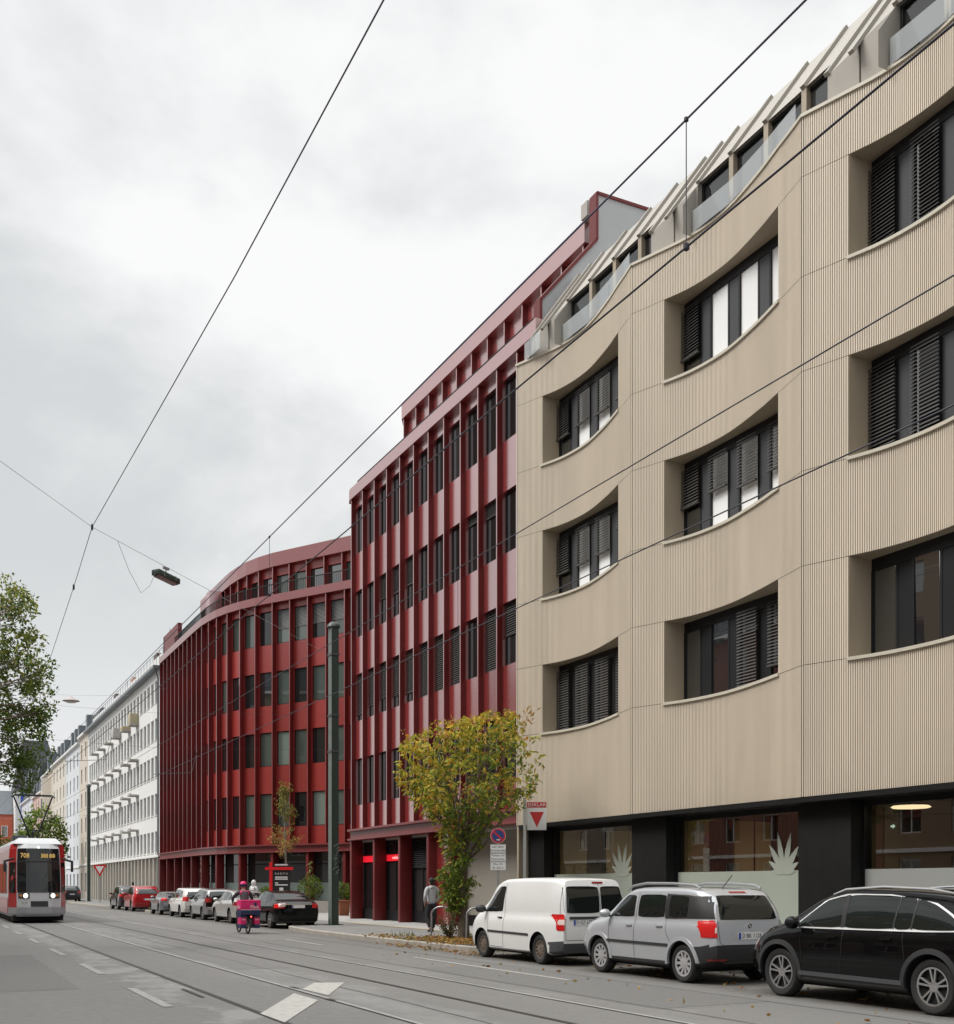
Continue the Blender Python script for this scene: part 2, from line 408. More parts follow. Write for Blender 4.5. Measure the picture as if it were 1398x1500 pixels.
# tram rails: two tracks, four rails, each a steel head with its groove
for (x, dark) in ((3.95, 1), (5.40, 0), (7.04, 1), (8.34, 0)):
    r_ = MB(); g_ = MB()
    y0, y1 = -20, 300; w_ = .022 if dark else .032
    o = r_.poly([(x - w_, y0, .007), (x + w_, y0, .007), (x + w_, y1, .007), (x - w_, y1, .007)]).build('tram_rail', mt['rail_d'] if dark else mt['rail'], fix=False)
    struct(o)
    s_ = .045 if x in (3.95, 7.04) else -.045
    struct(MB().poly([(x + s_ - .024, y0, .006), (x + s_ + .024, y0, .006), (x + s_ + .024, y1, .006), (x + s_ - .024, y1, .006)]).build('rail_groove', mt['rail_d'], fix=False))
# lane dashes on the near side of the track
for k in range(9):
    y0 = 15.7 + 6.35 * k
    struct(MB().poly([(2.98, y0, .008), (3.12, y0, .008), (3.12, y0 + 3.1, .008), (2.98, y0 + 3.1, .008)]).build('lane_dash', mt['paint_d'], fix=False))
# white blocks painted between the rails
for pts in (((431,1456),(466.4,1466.3),(417.3,1498.9),(381.3,1485.8)), ((460.3,1440.5),(504.9,1440.2),(480.9,1459),(443,1449.8))):
    struct(MB().poly([(*at(u, v), .009) for (u, v) in pts][::-1]).build('road_marking', mt['paint_w'], fix=False))
# old worn lines by the far junction, and the parking line
for (x0, x1, y0, y1) in ((8.9, 11.3, 62, 62.4), (6.2, 8.0, 66, 66.4), (9.2, 11.8, 76, 76.5), (6.0, 11.5, 90, 90.4), (10.2, 10.3, 17, 24), (10.0, 10.1, 30, 33.5)):
    struct(MB().poly([(x0, y0, .008), (x1, y0, .008), (x1, y1, .008), (x0, y1, .008)]).build('worn_road_marking', mt['paint_old'], fix=False))
# resurfaced strips and tar seams
patch = M('darker_asphalt_patch', (.138, .134, .127), .8, noise=.16, nscale=14, bump=.3, bscale=60); patch2 = M('pale_asphalt_patch', (.16, .155, .147), .8, noise=.15, nscale=12, bump=.3, bscale=60); tar = M('tar_seam', (.08, .078, .075), .7)
for (x0, x1, y0, y1, mm) in ((8.95, 11.0, 12.5, 21.0, patch), (.2, 2.3, 19, 29, patch), (5.62, 6.75, 22.0, 30.5, patch2), (9.3, 10.9, 33, 45, patch2), (.9, 2.5, 33, 46, patch2)):
    struct(MB().poly([(x0, y0, .003), (x1, y0 + .1, .003), (x1 + .05, y1, .003), (x0, y1 - .1, .003)]).build('asphalt_patch', mm, fix=False))
rs = random.Random(4)
for (x, y0, y1) in ((9.02, -10, 60), (10.95, 6, 44), (6.2, 10, 40)):
    q = MB(); y = y0; px_ = x
    while y < y1:
        nx_ = x + rs.uniform(-.025, .025); q.poly([(px_ - .012, y, .005), (px_ + .012, y, .005), (nx_ + .012, y + .9, .005), (nx_ - .012, y + .9, .005)]); px_ = nx_; y += .9
    struct(q.build('tar_seam', tar, fix=False))
# small drain slots beside the rails
for (u, v) in ((431, 1447.8), (484, 1465.2)):
    x, y = at(u, v); struct(MB().poly([(x-.04, y-.16, .011), (x+.05, y-.16, .011), (x+.05, y+.16, .011), (x-.04, y+.16, .011)]).build('drain_slot', mt['rail_d'], fix=False))
for (u, v) in ((282, 1455.5),):
    x, y = at(u, v); struct(MB().poly([(x-.03, y-.75, .011), (x+.03, y-.75, .011), (x+.03, y+.75, .011), (x-.03, y+.75, .011)]).build('drain_slot', mt['rail_d'], fix=False))
# soil of the tree pit
sp = MB(); sp.poly([(12.55, 25.65, PZ + .012), (15.2, 25.65, PZ + .012), (15.2, 30.4, PZ + .012), (12.36, 30.4, PZ + .012)])
struct(sp.build('tree_pit_soil', mt['soil'], fix=False))

# ================================================================ beige office building
XB = 17.1
BY = [31.6, 25.12, 18.6, 12.08, 5.56]           # vertical corners between the concave bays
PT = [0, .86, 1.70, 2.54, 3.36, 4.62, 5.53, 6.18, 6.52]
PD = [0, .30, .575, .69, .675, .46, .24, .09, 0]
def dent(t):
    for i in range(len(PT) - 1):
        if t <= PT[i+1]:
            a = (t - PT[i]) / (PT[i+1] - PT[i])
            def tan(j):
                j0, j1 = max(j-1, 0), min(j+1, len(PT)-1); return (PD[j1] - PD[j0]) / (PT[j1] - PT[j0])
            h = PT[i+1] - PT[i]; m0 = tan(i) * h; m1 = tan(i+1) * h
            return (2*a**3 - 3*a*a + 1)*PD[i] + (a**3 - 2*a*a + a)*m0 + (-2*a**3 + 3*a*a)*PD[i+1] + (a**3 - a*a)*m1
    return 0.0
BZ0, BZ1 = 3.60, 18.32                       # underside of the overhang, parapet
SILL = [6.45, 10.66, 14.88]; LINT = [8.60, 12.82, 17.04]
WT0, WT1 = 1.02, 5.50                         # window, measured from the far corner of the bay
GX = 18.12                                    # plane of the window glass
beige = thing('office_building', 'beige office building with scalloped fluted bays above black shopfronts', 'building', (XB + 4, 18, 0))
def bay_wall(Y0, Lb):
    w = MB(); zl = [BZ0]
    for k in range(3): zl += [SILL[k], LINT[k]]
    zl.append(BZ1)
    n = int(round(Lb / .048)); p = Lb / n; sc = 6.52 / Lb
    prof = []
    for i in range(n):
        t = i * p
        prof += [(t + .0, .0), (t + p * .54, .0), (t + p * .60, .019), (t + p * .94, .019)]
    prof.append((Lb, 0.0))
    pts = [(t, XB + dent(min(t * sc, 6.52)) + d) for (t, d) in prof]
    hole = lambda t: WT0 - 1e-6 < t < WT1 + 1e-6
    for j in range(len(zl) - 1):
        z0, z1 = zl[j], zl[j+1]; g0 = .006 if j else 0; z0 += g0; z1 -= .006 if j < len(zl) - 2 else 0
        win = j in (1, 3, 5)
        for i in range(len(pts) - 1):
            (t0, x0), (t1, x1) = pts[i], pts[i+1]
            if win and hole((t0 + t1) / 2): continue
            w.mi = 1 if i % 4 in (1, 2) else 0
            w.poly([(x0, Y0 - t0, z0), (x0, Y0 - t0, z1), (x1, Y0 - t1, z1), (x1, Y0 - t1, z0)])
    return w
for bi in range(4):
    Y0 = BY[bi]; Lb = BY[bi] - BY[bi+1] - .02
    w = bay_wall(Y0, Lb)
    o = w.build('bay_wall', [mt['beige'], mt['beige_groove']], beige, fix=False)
    # dark backing that shows in the panel joints, reveals, soffits
    bk = MB()
    ts = [6.5 * k / 40 for k in range(41)]
    for j in ([BZ0, SILL[0]], [LINT[0], SILL[1]], [LINT[1], SILL[2]], [LINT[2], BZ1 - .01]):
        for k in range(40):
            a, b_ = ts[k], ts[k+1]
            bk.poly([(XB + dent(a) + .05, Y0 - a, j[0]), (XB + dent(a) + .05, Y0 - a, j[1]), (XB + dent(b_) + .05, Y0 - b_, j[1]), (XB + dent(b_) + .05, Y0 - b_, j[0])])
    for k in range(3):
        for (a, b_) in ((-.02, WT0), (WT1, 6.54)):
            for q in range(6):
                c, d = a + (b_ - a) * q / 6, a + (b_ - a) * (q + 1) / 6
                xa, xb = XB + dent(min(max(c, 0), 6.52)) + .05, XB + dent(min(max(d, 0), 6.52)) + .05
                bk.poly([(xa, Y0 - c, SILL[k]), (xa, Y0 - c, LINT[k]), (xb, Y0 - d, LINT[k]), (xb, Y0 - d, SILL[k])])
    bk.build('wall_backing', mt['joint'], beige, fix=False)
    RV = {}
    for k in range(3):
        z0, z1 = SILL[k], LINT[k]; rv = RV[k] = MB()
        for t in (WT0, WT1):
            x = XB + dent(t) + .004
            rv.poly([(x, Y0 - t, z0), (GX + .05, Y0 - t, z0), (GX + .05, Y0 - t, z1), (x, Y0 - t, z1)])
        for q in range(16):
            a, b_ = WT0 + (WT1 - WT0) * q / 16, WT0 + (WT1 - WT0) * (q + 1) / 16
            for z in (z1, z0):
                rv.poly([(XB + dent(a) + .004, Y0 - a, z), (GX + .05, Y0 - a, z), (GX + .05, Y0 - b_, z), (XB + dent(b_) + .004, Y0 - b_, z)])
    cp = MB()
    for q in range(26):
        a, b_ = 6.52 * q / 26, 6.52 * (q + 1) / 26
        xa, xb = XB + dent(a), XB + dent(b_)
        cp.hexa([(xa - .04, Y0 - a, BZ1), (xa + .28, Y0 - a, BZ1), (xb + .28, Y0 - b_, BZ1), (xb - .04, Y0 - b_, BZ1)],
                [(xa - .04, Y0 - a, BZ1 + .07), (xa + .28, Y0 - a, BZ1 + .07), (xb + .28, Y0 - b_, BZ1 + .07), (xb - .04, Y0 - b_, BZ1 + .07)])
    cp.build('parapet_coping', mt['coping'], beige, fix=False)
    # windows
    for k in range(3):
        z0, z1 = SILL[k], LINT[k]
        ya, yb = Y0 - WT0, Y0 - WT1; W = ya - yb
        fr = MB(); n = 4; u_ = W / n; pw = .44
        fr.box(GX - .03, GX + .05, yb, ya, z1 - .26, z1); fr.box(GX - .03, GX + .05, yb, ya, z0, z0 + .06); 
        mod = fr; mod.mi = 0
        for q in range(n + 1):
            fr.box(GX - .045, GX + .045, ya - q * u_ - .03, ya - q * u_ + .03, z0 + .06, z1 - .26)
        for q in range(n):
            fr.box(GX - .02, GX + .03, ya - (q + 1) * u_ + pw - .03, ya - (q + 1) * u_ + pw + .03, z0 + .06, z1 - .26)
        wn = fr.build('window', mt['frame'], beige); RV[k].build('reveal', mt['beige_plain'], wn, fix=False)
        seed = random.Random(bi * 10 + k)
        pn = MB()
        for q in range(n): pn.box(GX - .01, GX + .02, ya - (q + 1) * u_ + .03, ya - (q + 1) * u_ + pw - .03, z0 + .06, z1 - .26)
        pn.build('fixed_panel', mt['panel'] if k else mt['frame'], wn)
        drops = {(0,2):[.6,.58,.62,.6], (0,1):[.62,.62,.6,.35], (0,0):[1,1,1,1], (1,2):[.72,.0,.0,.0], (1,1):[.55,.5,.62,.6], (1,0):[0,0,1.0,.82], (2,2):[1,1,1,1], (2,1):[1,1,1,1], (2,0):[0,0,0,0]}.get((bi, k), [.5, 1, .7, .9])
        for q in range(n):
            a, b_ = ya - q * u_ - .03, ya - (q + 1) * u_ + pw + .03
            tilt = .0
            if (bi, k, q) == (2, 0, 1): tilt = .03
            white = {(1,2):(1,2,3), (1,1):(1,2,3), (0,2):(1,2), (0,1):(1,2)}.get((bi, k), ())  # panes painted white as if mirroring the sky
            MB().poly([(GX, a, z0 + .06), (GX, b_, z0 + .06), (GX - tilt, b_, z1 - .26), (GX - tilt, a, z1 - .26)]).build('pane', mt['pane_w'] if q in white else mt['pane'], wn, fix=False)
            d = drops[q]
            if d > 0:
                zt = z1 - .2; zb = zt - (z1 - z0 - .28) * d
                bl = MB(); s = zt; A_, B_ = a + .03, b_ - .07
                while s > zb + .05:
                    bl.add([(GX - .15, A_, s - .05), (GX - .15, B_, s - .05), (GX - .11, B_, s), (GX - .11, A_, s)], [[0, 1, 2, 3]])
                    s -= .078
                bl.box(GX - .16, GX - .09, B_, A_, zb - .01, zb + .03)
                bl.build('blind', mt['blind'], wn, fix=False)
        sl = MB()
        for q in range(16):
            a, b_ = WT0 - .03 + (WT1 - WT0 + .06) * q / 16, WT0 - .03 + (WT1 - WT0 + .06) * (q + 1) / 16
            xa, xb = XB + dent(a) - .05, XB + dent(b_) - .05
            sl.hexa([(xa, Y0 - a, z0 - .05), (GX, Y0 - a, z0 - .05), (GX, Y0 - b_, z0 - .05), (xb, Y0 - b_, z0 - .05)],
                    [(xa, Y0 - a, z0 + .02), (GX, Y0 - a, z0 + .02), (GX, Y0 - b_, z0 + .02), (xb, Y0 - b_, z0 + .02)])
        sl.build('sill', mt['coping'], wn, fix=False)
# vertical corner joints
for bi in range(5):
    MB().box(XB + .012, XB + .06, BY[bi] - .03, BY[bi] + .01, BZ0, BZ1).build('corner_joint', mt['joint'], beige)
MB().box(XB + .05, XB + 14, BY[0] - .05, BY[0] + .06, PZ, BZ1).build('gable_wall', mt['beige_plain'], beige)
# black ground floor: soffit, fascia, piers
so = MB(); so.box(XB + .02, 24, BY[4], BY[0] - .1, BZ0 - .12, BZ0 - .003); so.box(17.81, 17.95, BY[4], BY[0] - .1, 3.36, BZ0 - .12)
so.build('soffit', mt['black'], beige)
for y in BY[1:4]:
    MB().box(17.5, 18.1, y - 1.02, y + .56, PZ, BZ0 - .12).build('pier', mt['black'], beige, bevel=.01)
MB().box(17.5, 18.1, BY[0] - 1.07, BY[0] - .06, PZ, BZ0 - .12).build('pier', mt['black'], beige, bevel=.01)
MB().box(XB + .3, 18.3, 4.0, 5.5, PZ, BZ0 - .12).build('pier', mt['black'], beige)
frost = M('frosted_film', (.36, .40, .345), .35, noise=.05, nscale=.5)
frost2 = M('frosted_film_grey', (.31, .32, .31), .35, noise=.05, nscale=.5)
leafw = M('frosted_leaf_motif', (.36, .39, .34), .5)
for bi in range(4):
    ya, yb = BY[bi] - 1.02, BY[bi+1] + .56
    if bi == 0: ya = BY[0] - 1.07
    sh = MB(); sh.poly([(17.86, ya, PZ + .12), (17.86, yb, PZ + .12), (17.86, yb, 3.36), (17.86, ya, 3.36)])
    s_ = sh.build('shop_window', mt['shop'], beige, fix=False)
    fm = MB(); fm.box(17.8, 17.92, yb, ya, PZ, PZ + .12); fm.box(17.83, 17.9, ya - .05, ya, PZ + .12, 3.36); fm.box(17.83, 17.9, yb, yb + .05, PZ + .12, 3.36)
    fm.box(17.875, 17.9, yb + 1.9, yb + 1.93, PZ + .12, 3.36); fm.build('shop_frame', mt['frame'], s_)
    MB().poly([(17.853, ya, PZ + .12), (17.853, yb, PZ + .12), (17.853, yb, 2.02), (17.853, ya, 2.02)]).build('frosted_film', frost if bi < 2 else frost2, s_, fix=False)
    lf = MB()   # leaf-fan motif rising from the film
    if bi < 3:
        cy = yb + (1.0 if bi == 0 else .85); cz = 1.95
        for kk, (ang, Ln, wd) in enumerate(((-62, .55, .075), (-38, .8, .085), (-14, .98, .085), (12, 1.0, .085), (36, .85, .085), (60, .6, .075), (80, .42, .06), (-80, .4, .06))):
            a = R(ang); dx, dz = sin(a), cos(a)
            pts = []
            for (s, ww) in ((.0, .15), (.3, .9), (.55, 1.0), (.8, .6), (1.0, .02)): pts.append((s, ww))
            L1 = [(cy + dx * Ln * s - dz * wd * ww, cz + dz * Ln * s + dx * wd * ww) for (s, ww) in pts]
            L2 = [(cy + dx * Ln * s + dz * wd * ww, cz + dz * Ln * s - dx * wd * ww) for (s, ww) in pts]
            cl = [(y_, z_) for (y_, z_) in L1 + L2[::-1]]
            if min(y_ for y_, z_ in cl) > yb + .05: lf.poly([(17.848 - kk * .0007, y_, z_) for (y_, z_) in cl])
        lf.build('leaf_motif', leafw, s_, fix=False)
# dim interiors behind the shopfronts
inr = MB(); inr.box(23.0, 23.2, BY[4], BY[0], PZ, BZ0 - .12); inr.build('back_wall', M('ochre_interior_wall', (.42, .31, .12), .8), beige)
for y in BY[:5]: MB().box(18.3, 23, y - .3, y - .1, PZ, BZ0 - .12).build('partition_wall', M('interior_wall', (.5, .42, .3), .8), beige)
MB().box(18.3, 23, BY[4], BY[0], PZ + .01, PZ + .03).build('shop_floor', M('shop_floor', (.15, .13, .11), .5), beige)
for k, y in enumerate((29.6, 23.6, 21.2)):
    cu = MB(); n = 22
    for q in range(n): cu.box(18.5 + .03 * (q % 2), 18.53 + .03 * (q % 2), y - .045 * (q + 1), y - .045 * q, 2.0, 3.36)
    cu.build('curtain', M('beige_curtain', (.42, .34, .24), .9), beige)
MB().box(20.0, 20.4, 26.5, 28.6, PZ, 2.7).build('shelf', M('dark_shelf', (.05, .045, .03), .7), beige)
lit = emit('added_fill_glow', (1, .84, .58), 30.0)  # glow of the two unseen lamps added to brighten the shops
for ly in (15.7, 21.6, 28.4):  # first is the visible lamp; the other two are added fill light
    lamp = MB(); lamp.lathe([(.0, 3.31), (.36, 3.31), (.40, 3.33), (.36, 3.36), (.0, 3.37)], 24, 'z', ((18.5, 16.9, -.02) if ly < 16 else (21.0, ly, 0))); lamp.build('ceiling_lamp_and_fill', emit('soft_lamp', (1, .8, .5), 1.6) if ly < 16 else lit, beige, smooth=True)
ex = MB(); ex.box(18.0, 18.02, 16.80, 17.0, 2.83, 2.96); exo = ex.build('exit_sign', M('exit_green', (.0, .22, .09), .5), beige)
MB().add([(17.994, 16.97, 2.88), (17.994, 16.91, 2.88), (17.994, 16.91, 2.85), (17.994, 16.84, 2.9), (17.994, 16.91, 2.95), (17.994, 16.91, 2.92), (17.994, 16.97, 2.92)], [[0,1,2,3,4,5,6]]).build('arrow', emit('exit_white', (.8, 1, .9), .7), exo, fix=False)

# attic: mansard of pale panels with ribs, loggia windows and a glass balustrade per bay
MX0, MZ0, MX1, MZ1 = 17.42, 19.05, 19.25, 21.58      # lower and upper edge of the slope
def mz(x): return MZ0 + (x - MX0) * (MZ1 - MZ0) / (MX1 - MX0)
def mxz(z): return MX0 + (z - MZ0) * (MX1 - MX0) / (MZ1 - MZ0)
WZ = 19.75; WX = 18.05
for bi in range(-1, 4):
    ys = (BY[bi] if bi >= 0 else BY[0] + 6.52)
    yo, ye = ys - 1.85, ys - 6.95                     # loggia from far to near end (crosses the corner)
    if bi == -1: yo = BY[0] - .25
    yn = ye - 1.42                                    # solid piece after it
    if ye > yo: continue
    sl = MB()
    sl.poly([(mxz(WZ), yo, WZ), (mxz(WZ), ye, WZ), (MX1, ye, MZ1), (MX1, yo, MZ1)])
    for q in range(8):
        a, b_ = ye + (yn - ye) * q / 8, ye + (yn - ye) * (q + 1) / 8; nx = bi + 1
        xa, xb = [max(MX0, XB + .14 + dent(max(0, BY[nx] - y))) if 0 <= nx < 5 else MX0 for y in (a, b_)]
        sl.poly([(xa, a, BZ1), (xb, b_, BZ1), (xb, b_, mz(xb) + .0), (xa, a, mz(xa))]); sl.poly([(xa, a, mz(xa)), (xb, b_, mz(xb)), (MX1, b_, MZ1), (MX1, a, MZ1)])
        if q == 4: MB().box(xa - .01, xa + .02, a - .015, a + .015, BZ1, mz(xa) - .05).build('panel_joint', mt['joint'], beige)
    for y in (yo, ye): sl.poly([(MX0, y, BZ1), (MX0, y, MZ0), (mxz(WZ), y, WZ), (WX + .1, y, WZ), (WX + .1, y, BZ1)])
    sl.poly([(mxz(WZ), yo, WZ), (WX + .1, yo, WZ), (WX + .1, ye, WZ), (mxz(WZ), ye, WZ)])
    sl.build('mansard_panel', mt['beige_light'], beige, fix=False)
    n = 4; u_ = (yo - ye) / n
    for q in range(n):
        a, b_ = yo - q * u_, yo - (q + 1) * u_
        fr = MB(); fr.box(WX - .02, WX + .08, b_, a, WZ - .07, WZ - .004); fr.box(WX - .02, WX + .08, b_, b_ + .07, BZ1, WZ - .07)
        fr.box(WX - .02, WX + .08, a - .07, a, BZ1, WZ - .07)
        f_ = fr.build('attic_window', mt['frame'], beige)
        MB().poly([(WX + .02, a - .07, BZ1), (WX + .02, b_ + .07, BZ1), (WX + .02, b_ + .07, WZ - .07), (WX + .02, a - .07, WZ - .07)]).build('pane', mt['pane_d'], f_, fix=False)
        if q: MB().box(WX - .12, WX + .1, a - .08, a + .08, BZ1, WZ + .02).build('loggia_pier', mt['beige_plain'], beige)
    bl = MB(); nb = 3; L_ = 4.2 if bi >= 0 else 1.0
    for q in range(nb):
        a, b_ = yo - .06 - L_ * q / nb, yo - .06 - L_ * (q + 1) / nb + .015
        xa, xb = XB + .12 + dent(min(6.52, max(0, ys - a))) * .75, XB + .12 + dent(min(6.52, max(0, ys - b_))) * .75
        bl.poly([(xa, a, BZ1 + .07), (xb, b_, BZ1 + .07), (xb, b_, BZ1 + .62), (xa, a, BZ1 + .62)])
    bl.build('glass_balustrade', mt['rail_glass'], beige, fix=False)
    # ribs standing on the slope
    for y in [yo - u_ * q for q in range(n + 1)] + [ye - .71]:
        zlo = WZ if y > ye + .05 else MZ0
        A = Vector((mxz(zlo), y, zlo)); B = Vector((MX1 - .03, y, MZ1 - .04)); nrm = Vector((-(MZ1 - MZ0), 0, MX1 - MX0)).normalized()
        MB().obox((A + B) / 2 + nrm * .04, (B - A) / 2, (0, .065, 0), nrm * .04).build('roof_rib', mt['beige_light'], beige)
MB().box(MX1, 30, BY[4], BY[0] + .0, MZ1 - .3, MZ1 - .02).build('flat_roof', mt['conc'], beige)
MB().box(XB + .78, WX + .3, BY[4], BY[0] - .1, BZ1 - .3, BZ1 - .02).build('terrace', mt['conc'], beige)
# ================================================================ red office building: two wings
ROWB = [5.37, 9.24, 13.10, 16.97]; ROWT = [7.50, 11.40, 15.24, 19.10]
FIN0, FIN1, FAS1 = 4.25, 19.5, 20.0
def frame2(p, q):
    p, q = Vector((p[0], p[1], 0)), Vector((q[0], q[1], 0)); t = (q - p).normalized(); n = Vector((t.y, -t.x, 0)); return p, q, t, n
def V3(p, z): return (p.x, p.y, z)
def slab_along(mb, p, q, n, d0, d1, z0, z1):   # box between two path points, from depth d0 (front, along -n) to d1
    a, b_ = p - n * d0, q - n * d0; c, d = q - n * d1, p - n * d1
    mb.hexa([V3(a, z0), V3(b_, z0), V3(c, z0), V3(d, z0)], [V3(a, z1), V3(b_, z1), V3(c, z1), V3(d, z1)])
def path_slab(mb, pts, d0, d1, z0, z1):        # mitred ring along a path
    ns = []
    for i in range(len(pts)):
        a = pts[max(i-1, 0)]; c = pts[min(i+1, len(pts)-1)]; _, _, t, n = frame2(a, c); ns.append(n)
    for i in range(len(pts) - 1):
        p, q = Vector((*pts[i], 0)), Vector((*pts[i+1], 0)); n0, n1 = ns[i], ns[i+1]
        mb.hexa([V3(p - n0*d0, z0), V3(q - n1*d0, z0), V3(q - n1*d1, z0), V3(p - n0*d1, z0)],
                [V3(p - n0*d0, z1), V3(q - n1*d0, z1), V3(q - n1*d1, z1), V3(p - n0*d1, z1)])
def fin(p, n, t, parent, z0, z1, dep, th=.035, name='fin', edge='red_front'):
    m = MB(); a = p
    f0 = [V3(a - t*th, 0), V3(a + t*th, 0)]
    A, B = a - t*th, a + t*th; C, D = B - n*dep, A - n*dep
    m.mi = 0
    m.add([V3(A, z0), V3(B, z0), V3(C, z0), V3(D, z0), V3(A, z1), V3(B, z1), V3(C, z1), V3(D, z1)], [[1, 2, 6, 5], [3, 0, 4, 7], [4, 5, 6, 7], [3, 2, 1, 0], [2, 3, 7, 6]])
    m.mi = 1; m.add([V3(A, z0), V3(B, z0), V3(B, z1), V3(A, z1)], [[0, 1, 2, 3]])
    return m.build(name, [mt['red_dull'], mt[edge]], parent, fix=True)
def window_unit(p, q, t, n, z0, z1, parent, sd, dep=.46, style='near'):
    fr = MB(); w = .05
    slab_along(fr, p, q, n, dep - .03, dep + .06, z1 - w, z1); slab_along(fr, p, q, n, dep - .03, dep + .06, z0, z0 + w)
    slab_along(fr, p, p + t*w, n, dep - .03, dep + .06, z0 + w, z1 - w); slab_along(fr, q - t*w, q, n, dep - .03, dep + .06, z0 + w, z1 - w)
    wn = fr.build('window', mt['frame'], parent)
    a, b_ = p + t*w - n*dep, q - t*w - n*dep
    r = sd.random()
    mat = mt['pane_d']
    if style == 'far': mat = mt['pane_g'] if r < .45 else mt['pane_d'] if r < .8 else mt['pane']
    MB().poly([V3(a, z0 + w), V3(b_, z0 + w), V3(b_, z1 - w), V3(a, z1 - w)]).build('pane', mat, wn, fix=False)
    return wn
def blind_unit(p, q, t, n, z0, z1, frac, wn, dep=.42, mat='blind'):
    bl = MB(); s = z1 - .06; zb = s - (z1 - z0 - .1) * frac; w = .06
    a, b_ = p + t*w, q - t*w
    while s > zb:
        bl.add([V3(a - n*(dep - .0), s - .045), V3(b_ - n*(dep - .0), s - .045), V3(b_ - n*(dep + .03), s), V3(a - n*(dep + .03), s)], [[0, 1, 2, 3]]); s -= .08
    slab_along(bl, a, b_, n, dep - .01, dep + .03, zb - .04, zb)
    bl.build('blind', mt[mat], wn, fix=False)
def spandrel(p, q, t, n, parent, holes, dep=.33, z0=FIN0, z1=FIN1 + .1, jl=.05, jr=.04, mat='red'):
    m = MB(); L_ = (q - p).length; xs = [.004, jl, L_ - jr, L_ - .004]; zs = sorted([z0, z1] + [z for h in holes for z in h])
    P = lambda x, z, d: V3(p + t * x - n * d, z)
    for i in range(3):
        for j in range(len(zs) - 1):
            if i == 1 and any(a - 1e-6 <= zs[j] and zs[j+1] <= b_ + 1e-6 for a, b_ in holes): continue
            m.poly([P(xs[i], zs[j], dep), P(xs[i+1], zs[j], dep), P(xs[i+1], zs[j+1], dep), P(xs[i], zs[j+1], dep)])
    for (a, b_) in holes:
        r = [P(xs[1], a, dep), P(xs[2], a, dep), P(xs[2], b_, dep), P(xs[1], b_, dep)]; s_ = [P(xs[1], a, dep + .14), P(xs[2], a, dep + .14), P(xs[2], b_, dep + .14), P(xs[1], b_, dep + .14)]
        for k in range(4): m.poly([r[k], r[(k+1) % 4], s_[(k+1) % 4], s_[k]])
    return m.build('wall_panel', mt[mat], parent, fix=False)
def ring_zs(): return list(zip(ROWB, ROWT))

near = thing('red_office_wing', 'tall dark red metal office wing with deep vertical fins next to the beige building', 'building', (24, 40, 0))
NX = 17.8; NP = [(NX, 48.95 - 1.4608 * i) for i in range(13)]
sd = random.Random(3)
blinds_near = {}
for i in range(12):
    for k, f_ in enumerate(((0 if i % 4 else .3), (.0), (.0), .0)): blinds_near[(i, k)] = 0
for i in (0, 1): blinds_near[(i, 1)] = .85 if i == 0 else .75
for i in (2, 3, 4): blinds_near[(i, 1)] = .6 + .05 * i
for i in (5, 6, 7, 9): blinds_near[(i, 1)] = 1.0
blinds_near[(10, 1)] = .5; blinds_near[(2, 2)] = .45; blinds_near[(3, 2)] = .5; blinds_near[(4, 2)] = .5; blinds_near[(8, 2)] = .12; blinds_near[(9, 2)] = .2
for i in range(12):
    p, q, t, n = frame2(NP[i], NP[i+1])
    spandrel(p, q, t, n, near, ring_zs(), .21)
    for k in range(4):
        wn = window_unit(p + t*.05, q - t*.04, t, n, ROWB[k], ROWT[k], near, sd, .36)
        f_ = blinds_near.get((i, k), 0)
        if f_: blind_unit(p + t*.05, q - t*.04, t, n, ROWB[k], ROWT[k], f_, wn, .31)
for i in range(13):
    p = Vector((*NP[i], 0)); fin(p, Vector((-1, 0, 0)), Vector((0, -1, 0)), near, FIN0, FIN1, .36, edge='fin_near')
NPB = [(NX, 49.05), (NX, 31.5)]
m = MB(); m.box(NX + .53, NX + .6, 31.7, 48.98, FIN0, FIN1); m.build('core_wall', mt['frame'], near)
m = MB(); path_slab(m, [(NX + .55, 49.6), (NX + .12, 49.45), (NX, 49.05), (NX, 31.5)], -.05, .5, FIN1, FAS1); m.build('fascia', mt['fascia_near'], near)
m = MB(); path_slab(m, [(NX + .5, 49.45), (NX, 49.05), (NX, 31.9)], -.16, .5, 4.16, FIN0); path_slab(m, [(NX + .5, 49.45), (NX, 49.05), (NX, 31.9)], .0, .5, 3.82, 4.16)
path_slab(m, [(NX + .5, 49.45), (NX, 49.05), (NX, 31.9)], -.16, .5, 3.74, 3.82); m.build('base_band', mt['red_band'], near)
m = MB(); m.box(NX + .36, 32, 48.98, 49.3, PZ, FIN1); m.build('end_wall', mt['red'], near)
m = MB(); m.box(NX + .5, 32, 31.7, 48.98, FAS1 - .25, FAS1 - .05); m.build('roof_terrace', mt['conc'], near)
m = MB()
for i in range(120): m.box(NX + .35, NX + .37, 49.0 - i * .145, 49.02 - i * .145, FAS1, FAS1 + .42)
m.box(NX + .33, NX + .39, 31.7, 49.05, FAS1 + .42, FAS1 + .46); m.build('roof_railing', mt['frame'], near)
